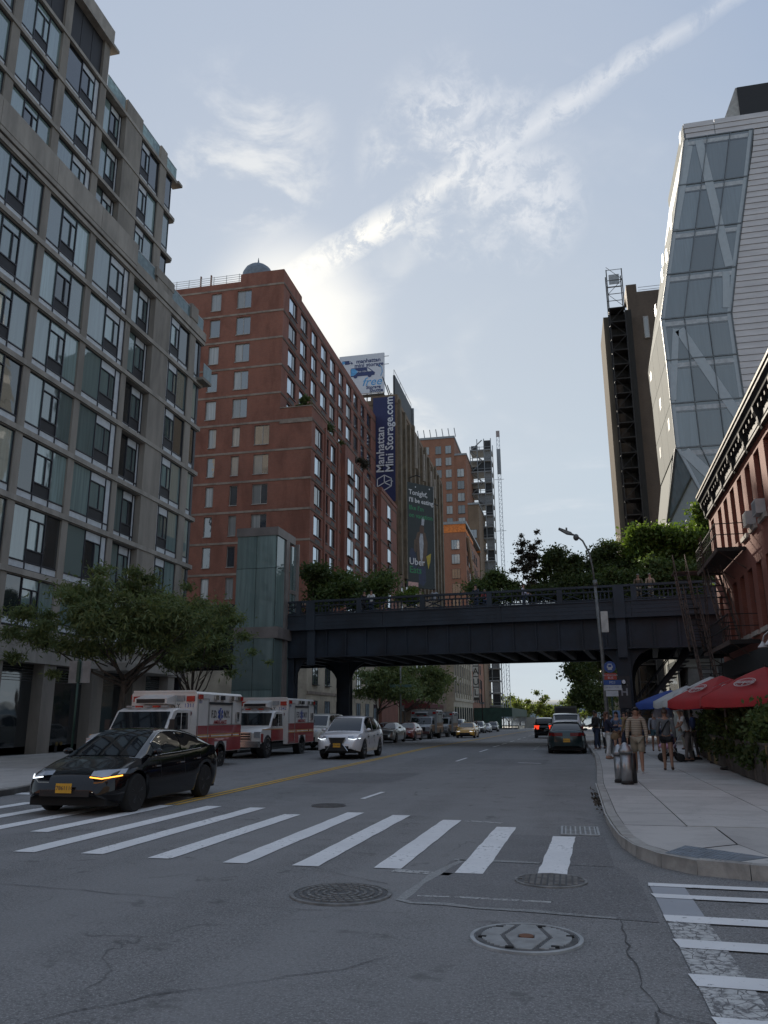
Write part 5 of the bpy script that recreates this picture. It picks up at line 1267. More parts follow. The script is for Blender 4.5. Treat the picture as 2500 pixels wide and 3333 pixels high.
# ================================================================== vegetation
RS = np.random.RandomState(11)
def leafmat(name, col, trans=.35, var=.45):
    if name in MATS: return MATS[name]
    m = bpy.data.materials.new(name); m.use_nodes = True; t = m.node_tree; b = t.nodes['Principled BSDF']
    g = t.nodes.new('ShaderNodeNewGeometry')
    n1 = noise(t, g.outputs['Position'], .9, 3); rp = g.outputs['Random Per Island']
    c = mixc(t, rng(t, n1, .3, .7), tuple(x*(1-var) for x in col), tuple(x*(1+var) for x in col))
    c = mixc(t, rp, c, (col[0]*1.5, col[1]*1.15, col[2]*.8))
    t.links.new(c, b.inputs['Base Color']); b.inputs['Roughness'].default_value = .6; b.inputs['Specular IOR Level'].default_value = .3
    tr = t.nodes.new('ShaderNodeBsdfTranslucent'); t.links.new(mixc(t, .5, c, (col[0]*1.6, col[1]*1.7, col[2]*.5)), tr.inputs[0])
    ms = t.nodes.new('ShaderNodeMixShader'); ms.inputs[0].default_value = trans
    t.links.new(b.outputs[0], ms.inputs[1]); t.links.new(tr.outputs[0], ms.inputs[2]); t.links.new(ms.outputs[0], t.nodes['Material Output'].inputs[0])
    MATS[name] = m; return m
BARK = M('bark', (.07, .058, .048), .95, var=.4, scale=6, bump=.6, bscale=25, stretch=(3, 3, .6))
LF_LOC = leafmat('leaf_locust', (.105, .15, .075)); LF_DK = leafmat('leaf_dark', (.048, .074, .030), .35); LF_LT = leafmat('leaf_bright', (.075, .125, .03), .4)
LF_FAR = leafmat('leaf_far', (.085, .115, .035), .45); LF_CON = leafmat('leaf_purple', (.042, .042, .036), .2); LF_MID = leafmat('leaf_mid', (.068, .108, .042), .35)
def leaves(pts, size, elong=1.8, droop=.3):
    # one pointed four-cornered leaf per point
    n = len(pts); d = RS.normal(size=(n, 3)); d[:, 2] -= droop; d /= np.linalg.norm(d, axis=1)[:, None]
    a = RS.normal(size=(n, 3)); s = np.cross(d, a); s /= np.linalg.norm(s, axis=1)[:, None]
    sz = (size*RS.uniform(.6, 1.4, n))[:, None]
    v = np.stack([pts, pts+d*sz*elong*.5+s*sz*.5, pts+d*sz*elong, pts+d*sz*elong*.5-s*sz*.5], 1).reshape(-1, 3)
    me = bpy.data.meshes.new('crown'); me.vertices.add(4*n); me.vertices.foreach_set('co', v.astype(np.float32).ravel())
    me.loops.add(4*n); me.loops.foreach_set('vertex_index', np.arange(4*n, dtype=np.int32)); me.polygons.add(n)
    me.polygons.foreach_set('loop_start', np.arange(0, 4*n, 4, dtype=np.int32)); me.update(); me.validate(); return me
def cloud(clumps, n, flat=.6):
    c = np.array([q[:3] for q in clumps]); r = np.array([q[3] for q in clumps]); w = r**2/np.sum(r**2)
    idx = RS.choice(len(c), n, p=w); d = RS.normal(size=(n, 3)); d /= np.linalg.norm(d, axis=1)[:, None]
    rad = np.minimum(1.9, np.abs(RS.normal(size=n))*.62)
    p = c[idx]+d*(r[idx]*rad)[:, None]*np.array([1, 1, flat]); return p
def clumps_in(c, R3, k, r0, r1):
    out = []
    for _ in range(k):
        d = RS.normal(size=3); d /= np.linalg.norm(d); q = RS.uniform(.25, 1)**.5
        out.append((c[0]+d[0]*R3[0]*q, c[1]+d[1]*R3[1]*q, c[2]+d[2]*R3[2]*q, RS.uniform(r0, r1)))
    return out
def tree(name, label, base, fork, c, R3, k, r, n, size, mat, trunk=.16, limbs=7, group=None, flat=.6, extra=(), elong=1.8, wood=True, cat='tree'):
    t = T(name, label, cat, base, 0, group)
    cl = clumps_in(c, R3, k, *r) + list(extra)
    if name.startswith('viaduct') and 'ragged' not in label: n = int(n*1.9); cl = [(q[0], q[1], q[2], q[3]*1.12) for q in cl]
    put('crown', leaves(cloud(cl, n, flat), size, elong), mat, t)
    if wood:
        b = Vector(base); f = Vector((base[0]+fork[0], base[1]+fork[1], base[2]+fork[2]))
        mid = (b+f)/2+Vector((random.uniform(-.06, .06), random.uniform(-.06, .06), 0))
        MB().tube([b-Vector((0, 0, .1)), b+Vector((0, 0, .15)), mid, f], trunk, 9, [trunk*1.35, trunk*1.05, trunk*.9, trunk*.75]).out('trunk', BARK, t, True)
        tg = sorted(cl, key=lambda q: -q[3])[:limbs*3]
        for i, q in enumerate(tg):
            e = Vector(q[:3]); st_ = f+(b-f)*random.uniform(0, .25) if i < limbs else f+(e-f)*random.uniform(.2, .4)
            m_ = st_+(e-st_)*.5+Vector((random.uniform(-.15, .15), random.uniform(-.15, .15), -abs(e.z-st_.z)*.12))
            w0 = trunk*(.42 if i < limbs else .17)
            MB().tube([st_, m_, e], .05, 6, [w0, w0*.6, w0*.18]).out('limb', BARK, t, True)
    return t
# street trees on the left pavement
tree('street_tree', 'spreading fine-leaved street tree in front of the concrete apartment house', (-16.6, 28.2, .15), (.1, 0, 3.1), (-16.9, 27.7, 5.5), (3.9, 2.6, 1.5), 60, (.45, .95), 46000, .052, LF_LOC, .15, 12, flat=.42, elong=4.2,
     extra=[(-13.0, 27.5, 5.2, .7), (-12.4, 27.9, 5.6, .55), (-20.8, 27, 4.9, .7), (-17.6, 27.6, 7.3, .6), (-16, 27.5, 7.1, .6), (-20.3, 26.6, 3.9, .5), (-14.0, 27.6, 3.9, .45), (-21.6, 26.6, 4.3, .45), (-13.0, 27.6, 4.4, .4), (-18.8, 27, 3.3, .4), (-16.0, 27.3, 4.3, .8), (-17.4, 27.2, 4.2, .8), (-15.0, 27.6, 4.5, .7), (-18.6, 27.2, 4.4, .8)])
tree('street_tree', 'fine-leaved street tree arching over the parked ambulances by the lift tower', (-17.2, 35.4, .15), (0, 0, 2.6), (-17.2, 35.6, 5.5), (2.0, 2.0, 1.9), 34, (.45, .85), 21000, .056, LF_LOC, .13, 9, flat=.42, elong=4.0,
     extra=[(-15.2, 35.5, 6.2, .65), (-14.8, 35.6, 5.4, .6), (-14.2, 35.3, 4.6, .35), (-13.3, 35.2, 4.15, .2), (-15.3, 35.4, 3.7, .45), (-17.8, 35.5, 7.9, .5), (-16.9, 35.0, 4.2, .7), (-17.9, 35.2, 4.0, .6)])
for i, (x, y, z, lb) in enumerate([(-17.2, 74, 5.2, 'thin street tree standing just beyond the viaduct columns'), (-16.6, 84, 5.4, 'feathery street tree in front of the dark red awning'), (-16.8, 95, 5.6, 'street tree beyond the viaduct near the limestone warehouse')]):
    tree('street_tree', lb, (x, y, gz(y)+.1), (0, 0, 2.6), (x+.6, y, z-.1), (3.8, 3.0, 1.9), 22, (.8, 1.3), 9000, .15, LF_LOC, .13, 6, flat=.55, elong=2.2)
# plants on the viaduct
tree('viaduct_shrub', 'broad dark shrub mass on the viaduct beside the lift tower', (-14.4, 54.2, 8.0), (0, 0, 1.2), (-14.2, 54.5, 10.5), (3.0, 1.5, 1.6), 20, (.6, 1.0), 15000, .13, LF_MID, .09, 6, cat='shrub')
tree('viaduct_shrub', 'lower dark shrub on the viaduct pressed against the lift tower', (-17.0, 53.5, 8.0), (0, 0, 1), (-16.9, 53.6, 10.4), (.9, 1.0, 1.9), 9, (.5, .8), 7000, .13, LF_DK, .08, 4, cat='shrub')
tree('viaduct_shrub', 'rounded green shrub on the viaduct below the rust brick block', (-4.9, 54, 8.0), (0, 0, .9), (-4.8, 54, 10.0), (1.7, 1.2, 1.3), 13, (.5, .85), 11000, .11, LF_MID, .08, 5, cat='shrub')
tree('viaduct_shrub', 'small pale shrub on the viaduct under the food billboard', (-9.9, 52, 8.0), (0, 0, .5), (-9.9, 52, 9.4), (.7, .5, .5), 5, (.3, .45), 2200, .09, LF_LT, .05, 3, cat='shrub')
tree('viaduct_tree', 'ragged dark purple-leaved tree standing alone against the sky on the viaduct', (-1.9, 54, 8.0), (0, 0, 2.0), (-2.0, 54, 11.2), (.9, .9, 2.1), 22, (.22, .5), 6500, .09, LF_CON, .07, 10, extra=[(-1.35, 54, 13.9, .22), (-2.4, 54, 13.7, .2), (-1.3, 54, 13.2, .3), (-2.5, 54, 12.6, .4), (-3.0, 54, 11.3, .4), (-2.0, 54, 10, .5)])
tree('viaduct_tree', 'dense dark tree on the viaduct behind the street lamp', (.4, 54.5, 8.0), (0, 0, 1.6), (.4, 54.5, 10.9), (2.1, 1.4, 2.0), 30, (.45, .8), 16000, .12, LF_DK, .12, 7)
tree('viaduct_tree', 'dark round-topped tree on the viaduct right of the lamp head', (3.3, 55, 8.0), (0, 0, 1.6), (3.5, 55, 10.9), (2.2, 1.5, 2.1), 32, (.5, .85), 17000, .12, LF_DK, .12, 7)
tree('viaduct_tree', 'tall bright green tree on the viaduct in front of the scaffolded tower', (6.0, 54.5, 8.0), (0, 0, 1.8), (6.0, 54, 11.8), (1.5, 1.3, 2.4), 20, (.5, .85), 15000, .13, LF_LT, .12, 7)
tree('viaduct_tree', 'sunlit yellow-green tree on the viaduct before the glass corner of the metal tower', (8.6, 53.5, 8.0), (0, 0, 1.8), (8.5, 53, 12.2), (1.7, 1.4, 2.7), 24, (.5, .9), 19000, .13, LF_LT, .13, 8)
tree('viaduct_shrub', 'dark shrubbery filling the viaduct edge behind the balustrade on the right', (6.5, 50.6, 8.0), (0, 0, .6), (6.5, 50.4, 9.8), (3.8, .7, 1.1), 24, (.45, .75), 15000, .11, LF_MID, .06, 5, cat='shrub')
tree('viaduct_shrub', 'dark hedge-like shrubs behind the balustrade below the dark round trees', (.6, 52.5, 8.0), (0, 0, .6), (1.0, 52.6, 9.6), (4.2, .7, .9), 24, (.4, .7), 12000, .11, LF_DK, .06, 5, cat='shrub')
# right pavement, beyond the viaduct
tree('street_tree', 'big dark street tree hanging over the kerb past the viaduct on the right', (3.4, 74, gz(74)), (0, 0, 2.4), (3.0, 76, 4.9), (2.6, 5.0, 2.6), 26, (.8, 1.3), 15000, .17, LF_DK, .18, 7)
tree('street_tree', 'dark street tree in line behind the bus stop past the viaduct', (4.2, 92, gz(92)), (0, 0, 2.8), (3.6, 94, 5.4), (2.8, 4.5, 3.0), 20, (.9, 1.4), 9000, .2, LF_DK, .18, 6)
tree('street_tree', 'hazy street tree far along the right pavement', (4.5, 150, gz(150)), (0, 0, 3), (3.5, 150, 5.4), (3.6, 7, 3.2), 18, (1, 1.6), 6000, .28, LF_MID, .2, 6)
FAR = [(-18, 318, 6.5, 5.5, 'pale green tree at the end of the street beside the shed'), (-13.5, 330, 9.5, 6.0, 'tallest pale tree where the street ends'), (-8, 345, 6.0, 5.0, 'sunlit tree in the gap where the street ends'), (-4, 338, 4.6, 4.0, 'low yellow-green tree closing the street'), (1, 350, 4.6, 4.5, 'rounded far tree behind the distant cars'), (5.5, 322, 8.5, 6.5, 'tall far tree on the right of the street end'), (-24, 345, 9, 6, 'pale tree rising behind the sidewalk shed'), (11, 335, 10, 6.5, 'large far tree behind the right pavement trees'), (-1, 420, 6, 8, 'hazy mass of park trees furthest down the street')]
for x, y, h, r, lb in FAR:
    tree('park_tree', lb, (x, y, -2.9), (0, 0, 3), (x, y, h-2.2), (r, r, r*.72), 16, (1.3, 2.3), 5200, .42, LF_FAR, .3, 5, 'trees at the end of the street')
m = MB(); xs = [i*60 for i in range(-60, 61)]
m.loft([[(x, 2450, -3), (x, 2500, 42+14*math.sin(x*.0021)+6*math.sin(x*.011)), (x, 2900, 58)] for x in xs], False)
struct(m.out('hills', M('far_hills', (.16, .19, .20), .95, scale=.01), smooth=True))
m = MB().quad((-1500, 430, -2.6), (1500, 430, -2.6), (1500, 2460, -2.6), (-1500, 2460, -2.6)); struct(m.out('river', M('river_water', (.10, .12, .13), .12)))
# terrace plants on the brick block
for (x, y, z, r, nn, mt, lb) in ((-24.6, 71.9, 32.6, .9, 1600, LF_MID, 'wispy terrace plant at the brick block corner'), (-24.2, 78.3, 32.3, 1.0, 1500, LF_DK, 'bushy terrace plant on the brick block ledge'), (-24.0, 83.6, 31.9, .9, 1300, LF_DK, 'dark terrace shrub above the brick bay'), (-23.9, 93.0, 32.6, 1.3, 1700, LF_CON, 'reddish terrace shrub far along the brick ledge')):
    tree('terrace_plant', lb, (x, y, 30.9), (0, 0, .8), (x, y, z), (r*.8, r, r*.7), 6, (.35, .6), nn, .14, mt, .05, 3, 'plants on the brick block terrace', cat='plant')
# ================================================================== vehicles
GLAS = M('car_glass', (.010, .012, .014), .03, ior=1.55, spec=.6); TYRE = M('tyre', (.014, .014, .014), .85, var=.3, scale=20); UNDER = M('underbody', (.008, .008, .008), .9)
CHROME = M('chrome', (.55, .55, .56), .18, 1.0, var=.05); RIMD = M('rim_dark', (.06, .06, .065), .4, .8); RIMS = M('rim_silver', (.34, .34, .35), .35, .9)
TAIL = M('tail_lamp', (.16, .008, .008), .2, ior=1.5); TAILON = M('brake_lamp', (.35, .01, .01), .3, emit=(1, .06, .02, .7)); HEADL = M('head_lamp_glass', (.35, .37, .40), .08, .4)
HEADON = M('head_lamp_lit', (.8, .85, .9), .2, emit=(.85, .93, 1, 1.3)); AMBER = M('amber_lamp', (.5, .2, .02), .3, emit=(1, .38, .05, 2.0)); PLATE = M('plate_yellow', (.62, .33, .03), .5, var=.1)
PLTX = M('plate_text', (.03, .03, .06), .6); BLKT = M('black_trim', (.012, .012, .013), .5)
def paint(n, c, metal=.3): return M('paint_'+n, c, .16 if n == 'black' else .28, metal, var=.05, scale=1.0, coat=.7)
def interp(tab, x):
    if x <= tab[0][0]: return tab[0][1]
    for (a, va), (b, vb) in zip(tab, tab[1:]):
        if x <= b:
            t = (x-a)/(b-a); t = t*t*(3-2*t) if False else t
            return va+(vb-va)*t
    return tab[-1][1]
def smooth_tab(tab, n=80):
    # Catmull-Rom through the points
    out = []
    for i in range(len(tab)-1):
        p0, p1, p2, p3 = tab[max(i-1, 0)], tab[i], tab[i+1], tab[min(i+2, len(tab)-1)]
        for k in range(8):
            t = k/8
            x = p1[0]+(p2[0]-p1[0])*t
            m1 = (p2[1]-p0[1])/max(1e-6, p2[0]-p0[0])*(p2[0]-p1[0]); m2 = (p3[1]-p1[1])/max(1e-6, p3[0]-p1[0])*(p2[0]-p1[0])
            h = (2*t**3-3*t*t+1)*p1[1]+(t**3-2*t*t+t)*m1+(-2*t**3+3*t*t)*p2[1]+(t**3-t*t)*m2
            out.append((x, h))
    return out+[tab[-1]]
def wheel(t, x, y, r, w, rim, spokes=5):
    s = 1 if y > 0 else -1
    prof = [(r*.62, -w/2), (r*.93, -w/2), (r, -w*.36), (r, w*.36), (r*.93, w/2), (r*.62, w/2)]
    o = MB().lathe(prof, (x, y, r), 26, 'y').out('wheel', TYRE, t, 'auto', True)
    m = MB().lathe([(r*.66, s*w*.40), (r*.66, s*w*.46), (r*.58, s*w*.47), (r*.56, s*w*.34), (.02, s*w*.30)], (x, y, r), 26, 'y')
    for k in range(spokes):
        a = 2*math.pi*k/spokes+.3; ca, sa = math.cos(a), math.sin(a)
        for sgn in (-.10, .10):
            m.cyl((x+r*.12*ca, y+s*w*.42, r+r*.12*sa), (x+r*.60*math.cos(a+sgn), y+s*w*.44, r+r*.60*math.sin(a+sgn)), r*.055, 5)
    m.cyl((x, y+s*w*.30, r), (x, y+s*w*.47, r), r*.15, 10)
    m.out('rim', rim, o, 'auto', True)
def car(name, label, cat, loc, rz, col, sp, group=None, lit=False, brake=False, plate=None, rim=RIMS, trimc=None, hood_extra=None):
    t = T(name, label, cat, loc, rz, group)
    Lh = sp['L']/2; W = sp['W']/2; r = sp['r']; wx = sp['wheels']
    top = smooth_tab(sp['top']); roof = smooth_tab(sp['roof']); bot = sp.get('sill', .2)
    xs = sorted(set([-Lh, -Lh+.015, -Lh+.05, -Lh+.12, -Lh+.22, Lh-.22, Lh-.12, Lh-.05, Lh-.015, Lh] + [-Lh+.3+(2*Lh-.6)*i/44 for i in range(45)]))
    def hw(x):
        q = abs(x)/Lh; return W*(1-sp.get('taper', .10)*q**3-.26*max(0, (q-.86)/.14)**2.2)
    def ends(x):           # rounding of nose and tail
        q = max(0, (abs(x)-(Lh-.22))/.22); return q*q
    rings = []
    for x in xs:
        w, zt = hw(x), interp(top, x); e = ends(x)
        zb = bot+.10*max(0, (abs(x)-(Lh-.7))/.7)+.06*e
        arch = 0
        for c in wx:
            d = abs(x-c); ra = r*1.17
            if d < ra: arch = max(arch, r+math.sqrt(ra*ra-d*d)-.005)
        zlow = max(zb, arch); zt = zt-.10*e
        sh = zt-.07-(zt-zb)*.06; sh = max(sh, zlow+.05)
        mid = max(zlow+.02, zb+(sh-zb)*.5)
        half = [(w*.95, zlow), (w*.995, zlow+(mid-zlow)*.55), (w*1.0, mid), (w*.985, mid+(sh-mid)*.6), (w*.955, sh), (w*.90, zt-.02), (w*.80, zt), (w*.4, zt+.03*(1-e)), (0, zt+.04*(1-e))]
        rings.append([(x, y, z) for y, z in half]+[(x, -y, z) for y, z in half[-2::-1]])
    mb = MB().loft(rings, False)
    n = len(rings[0]); mb.f.append(tuple(range(n-1, -1, -1))); mb.f.append(tuple((len(rings)-1)*n+i for i in range(n)))
    body = mb.out('body', col, t, 'auto', True)
    MB().box(-Lh+.12, -W*.80, bot-.02, Lh-.12, W*.80, .58).out('underbody', UNDER, t, local=True)
    # greenhouse shell with panes laid on it
    x0, x1 = sp['cabin']; rf, rr = sp['rooff'], sp['roofr']
    def belt(x): return interp(top, x)-.015
    def zr(x): return max(interp(roof, x), belt(x)+.005)
    def wr(x):
        if x > rf: u = (x1-x)/(x1-rf)
        elif x < rr: u = (x-x0)/(rr-x0)
        else: u = 1
        u = max(0, min(1, u)); return hw(x)*(.86+(sp['roofw']-.86)*u)
    def side(x, v): 
        y = hw(x)*.885+(wr(x)-hw(x)*.885)*v; y += .025*math.sin(math.pi*v); return y, belt(x)+(zr(x)-.035-belt(x))*v
    gx = [x0+(x1-x0)*i/36 for i in range(37)]; rings = []
    for x in gx:
        w = wr(x); h = [side(x, v) for v in (0, .3, .6, .85, 1)]+[(w*.93, zr(x)-.008), (w*.6, zr(x)+.012), (0, zr(x)+.02)]
        rings.append([(x, y, z) for y, z in h]+[(x, -y, z) for y, z in h[-2::-1]])
    MB().loft(rings, False).out('roof', sp.get('roofmat', col), t, 'auto', True)
    for a, b in sp['sidewin']:
        for s in (1, -1):
            k = 7; g = []
            for v in (.10, .5, .93):
                row = []
                for i in range(k):
                    x = a+(b-a)*i/(k-1); y, z = side(x, v if zr(x)-belt(x) > .16 else .3+v*.3); row.append((x, s*(y+.008), z))
                g.append(row)
            MB().loft(g, False).out('side_window', GLAS, t, True, True)
    def screen(xa, xb, name):
        g = []
        for i in range(7):
            x = xa+(xb-xa)*i/6; w = wr(x)*.90; g.append([(x, w*q, zr(x)+.018*(1-q*q)+.010) for q in (-1, -.6, 0, .6, 1)])
        MB().loft(g, False).out(name, GLAS, t, True, True)
    screen(rf+.03, x1-.05, 'windscreen'); screen(x0+.05, rr-.03, 'rear_window')
    if trimc:
        for s in (1, -1):
            a, b = sp['sidewin'][-1][0], sp['sidewin'][0][1]
            xa, xb = min(q[0] for q in sp['sidewin']), max(q[1] for q in sp['sidewin'])
            pts = [(x, s*(side(x, .97)[0]+.012), side(x, .97)[1]) for x in [xa+(xb-xa)*i/16 for i in range(17)]]
            MB().tube(pts, .013, 5).out('window_trim', trimc, t, True, True)
            pts = [(x, s*(side(x, .06)[0]+.012), side(x, .06)[1]) for x in [xa+(xb-xa)*i/16 for i in range(17)]]
            MB().tube(pts, .010, 5).out('window_trim', trimc, t, True, True)
    for c in wx:
        for s in (1, -1): wheel(t, c, s*(W-.13), r, .22, rim, sp.get('spokes', 5))
    # lamps, mirrors, grille, plates, handles, door gaps
    zf = interp(top, Lh-.25)
    hz = sp.get('headz', zf-.10); tz = sp.get('tailz', interp(top, -Lh+.2)-.16)
    for s in (1, -1):
        xa, xb = Lh-.60, Lh-.10; ya = s*hw(xa); yb = s*hw(xb)
        pts = [(xb+.055, yb*.62, hz-.02), (xb+.02, yb*.90, hz-.05), (xa+.12, ya*.985, hz+.0), (xa, ya*.965, hz+.075), (xb-.14, yb*.82, hz+.065), (xb+.0, yb*.64, hz+.05)]
        ins = [(p[0]-.16, p[1]*.8, p[2]) for p in pts]
        nn = len(pts); MB().add(pts+ins, [tuple(range(nn))]+[(i, i+nn, (i+1) % nn+nn, (i+1) % nn) for i in range(nn)]).out('headlight', HEADL, t, local=True)
        if lit: MB().tube([(xb+.075, yb*.62, hz-.045), (xb+.045, yb*.90, hz-.07), (xa+.22, ya*.99, hz-.03)], .011, 5).out('indicator', AMBER if (lit == 'amber' and s > 0) else HEADON, t, local=True)
        tw = sp.get('tailw', .34); th = sp.get('tailh', .16)
        MB().add([(-Lh-.012, s*hw(-Lh)*.98, tz-th/2), (-Lh-.012, s*hw(-Lh)*.98, tz+th/2), (-Lh-.012, s*(hw(-Lh)*.98-tw), tz+th/2), (-Lh-.012, s*(hw(-Lh)*.98-tw), tz-th/2), (-Lh+.22, s*(hw(-Lh+.22)+.006), tz-th/2), (-Lh+.22, s*(hw(-Lh+.22)+.006), tz+th/2), (-Lh+.2, s*.3, tz+th/2), (-Lh+.2, s*.3, tz-th/2)],
                 [(0,1,2,3), (0,4,5,1), (1,5,6,2), (2,6,7,3), (3,7,4,0)]).out('tail_light', TAILON if brake else TAIL, t, local=True)
        mx = x1-.42; my = s*(hw(mx)*.93); mz = belt(mx)+.10
        MB().ell((mx, my+s*.10, mz), (.07, .11, .065), 10, 7).cyl((mx-.02, my-s*.02, mz-.05), (mx, my+s*.06, mz-.02), .025, 5).out('mirror', sp.get('mirrormat', col), t, True, True)
        for dx in sp.get('doors', ()):
            MB().tube([(dx, s*(hw(dx)*.955+.004), .34), (dx, s*(hw(dx)+.003), .60), (dx, s*(hw(dx)*.955+.006), interp(top, dx)-.10)], .006, 4).out('door_gap', BLKT, t, local=True)
            MB().box(dx+.06, s*(hw(dx)*.985), interp(top, dx)-.20, dx+.24, s*(hw(dx)*.985+.03), interp(top, dx)-.175).out('door_handle', trimc or col, t, local=True)
    MB().box(Lh-.13, -W*.52, bot+.14, Lh+.004, W*.52, bot+.14+sp.get('grille', .12)).out('grille', BLKT, t, local=True)
    if sp.get('biggrille'):
        z0, z1 = .34, .86; pol = [(-.34, z1), (.34, z1), (.24, .62), (.46, z0), (-.46, z0), (-.24, .62)]
        MB().prism(pol, 'x', Lh-.16, Lh+.015).out('spindle_grille', BLKT, t, local=True)
        for q in range(7): MB().box(Lh+.012, -.3, .40+.065*q, Lh+.02, .3, .415+.065*q).out('grille_bar', RIMD, t, local=True)
        for s in (1, -1): MB().tube([(Lh+.014, s*.34, z1), (Lh+.02, s*.24, .62), (Lh+.014, s*.46, z0)], .016, 5).out('grille_surround', CHROME, t, local=True)
    if plate:
        fx = Lh+.022 if plate[1] == 'f' else -Lh-.03; s = 1 if plate[1] == 'f' else -1
        pz = sp.get('platez', .46 if s > 0 else tz-.16)
        p_ = MB().box(min(fx, fx+s*.012), -.155, pz-.08, max(fx, fx+s*.012), .155, pz+.08).out('licence_plate', PLATE, t, local=True)
        text(plate[0], .095, (fx+s*.014, 0, pz), (0, s, 0), (0, 0, 1), PLTX, p_, local=True, extrude=.001)
    return t
SEDAN = dict(L=4.72, W=1.86, r=.335, wheels=(1.46, -1.42), sill=.19, taper=.09, headz=.70, grille=.10, platez=.47, roofw=.64, cabin=(-1.95, 1.32), rooff=.28, roofr=-.75,
    top=[(-2.36, .88), (-2.25, 1.02), (-1.9, 1.08), (-1.2, 1.02), (-.2, .97), (.8, .95), (1.3, .93), (1.8, .80), (2.2, .66), (2.36, .52)],
    roof=[(-1.95, 1.08), (-1.5, 1.24), (-.8, 1.40), (-.1, 1.445), (.3, 1.41), (.8, 1.19), (1.32, .93)], sidewin=[(-1.30, -.42), (-.34, .72)], doors=(-.38, .62, -1.15), spokes=5)
SDN2 = dict(SEDAN, top=[(-2.36, .84), (-2.25, .96), (-1.85, 1.0), (-1.2, .97), (0, .95), (1.05, .95), (1.7, .88), (2.2, .74), (2.36, .60)], cabin=(-1.85, 1.15), rooff=.30, roofr=-.95,
    roof=[(-1.85, 1.0), (-1.45, 1.22), (-1.0, 1.38), (-.3, 1.42), (.3, 1.38), (.7, 1.18), (1.15, .95)], sidewin=[(-1.3, -.40), (-.32, .62)], headz=.68, grille=.18)
COUPE = dict(SDN2, L=5.0, W=1.92, roof=[(-1.85, 1.02), (-1.3, 1.25), (-.8, 1.38), (-.3, 1.41), (.2, 1.37), (.7, 1.15), (1.05, .97)], cabin=(-1.85, 1.05), top=[(-2.5, .9), (-2.4, 1.02), (-1.8, 1.04), (-1, .99), (0, .97), (1.0, .98), (1.9, .93), (2.35, .84), (2.5, .66)], wheels=(1.55, -1.45), sidewin=[(-1.2, -.6), (-.5, .55)], headz=.76, grille=.24)
OLDS = dict(SDN2, W=1.78, taper=.13, top=[(-2.36, .86), (-2.28, 1.0), (-1.7, 1.02), (-1, .98), (0, .96), (1.1, .95), (1.8, .86), (2.36, .66)], tailw=.36, tailh=.15, platez=.60)
SUV = dict(L=4.89, W=1.90, r=.37, wheels=(1.42, -1.37), sill=.27, taper=.09, headz=.86, grille=.12, platez=.56, roofw=.70, cabin=(-2.25, 1.42), rooff=.52, roofr=-1.55, biggrille=True,
    top=[(-2.44, .95), (-2.35, 1.12), (-1.9, 1.16), (-1.0, 1.10), (0, 1.06), (1.0, 1.06), (1.45, 1.05), (2.0, .98), (2.3, .86), (2.44, .70)],
    roof=[(-2.25, 1.16), (-1.9, 1.45), (-1.4, 1.64), (-.4, 1.70), (.4, 1.66), (.9, 1.42), (1.42, 1.06)], sidewin=[(-1.75, -1.15), (-1.08, -.32), (-.22, .78)], doors=(-.27, .72, -1.0), tailz=1.0, tailw=.3, tailh=.13)
BOXY = dict(SUV, L=4.95, tailw=.16, tailh=.34, biggrille=False, grille=.26, headz=.98, roofw=.76, cabin=(-2.42, 1.25), rooff=.62, roofr=-2.2, taper=.05,
    top=[(-2.47, 1.08), (-2.4, 1.2), (-1.5, 1.2), (0, 1.17), (1.0, 1.16), (1.4, 1.16), (2.2, 1.10), (2.42, 1.0), (2.47, .85)],
    roof=[(-2.42, 1.3), (-2.3, 1.7), (-1.8, 1.82), (-.4, 1.85), (.5, 1.80), (.85, 1.55), (1.25, 1.17)], sidewin=[(-2.1, -1.3), (-1.2, -.35), (-.25, .72)])
DN, UP = R(-90), R(90)               # facing the crossing / facing away
K = M('paint_black', (.004, .004, .005), .1, 0.0, var=.05, spec=.35, coat=.25)
car('sedan_car', 'glossy black electric sedan rolling over the zebra crossing with its indicator lit', 'car', (-8.68, 15.46, 0), DN, K, dict(SEDAN, roofmat=M('glass_roof', (.006, .007, .008), .06, coat=1.0)), lit='amber', plate=('T786111C', 'f'), rim=RIMD, trimc=CHROME)
o = car('suv_car', 'white luxury crossover with a dark hourglass grille driving beside the ambulances', 'car', (-9.2, 34.7, 0), DN, paint('pearl', (.62, .61, .62), .1), SUV, lit='on', plate=('JKN 4821', 'f'), trimc=BLKT)
car('suv_car', 'cream boxy SUV parked behind the second ambulance', 'car', (-13.4, 43.6, 0), DN, paint('cream', (.47, .45, .40), .1), BOXY, lit=None)
car('coupe_car', 'dull silver muscle coupe parked beneath the viaduct', 'car', (-13.0, 59.5, gz(60)), DN, paint('silver', (.30, .31, .31), .5), COUPE)
car('sedan_car', 'dark red sedan parked ahead of the silver pickup ambulance', 'car', (-12.9, 66.5, gz(67)), DN, paint('red', (.17, .025, .02), .3), SDN2)
car('taxi_car', 'yellow taxi saloon driving toward the crossing', 'taxi', (-9.6, 80.0, gz(80)), DN, paint('taxi', (.48, .25, .022), .1), SDN2, lit='on')
car('sedan_car', 'dark green old saloon with dull red tail lamps waiting at the right kerb', 'car', (-.12, 40.9, 0), UP, paint('green', (.012, .03, .032), .4), OLDS, plate=('DRW 6190', 'b'), trimc=RIMD)
car('suv_car', 'white SUV parked ahead of the dark green saloon', 'car', (-.1, 49.0, gz(49)), UP, paint('white', (.52, .53, .54), .1), BOXY)
car('suv_car', 'black SUV braking in the right lane with red lamps glowing', 'car', (-2.2, 79.5, gz(80)), UP, K, BOXY, brake=True)
car('sedan_car', 'pale saloon parked two ahead of the dark green one', 'car', (-.15, 58, gz(58)), UP, paint('pale', (.40, .41, .43), .2), SDN2)
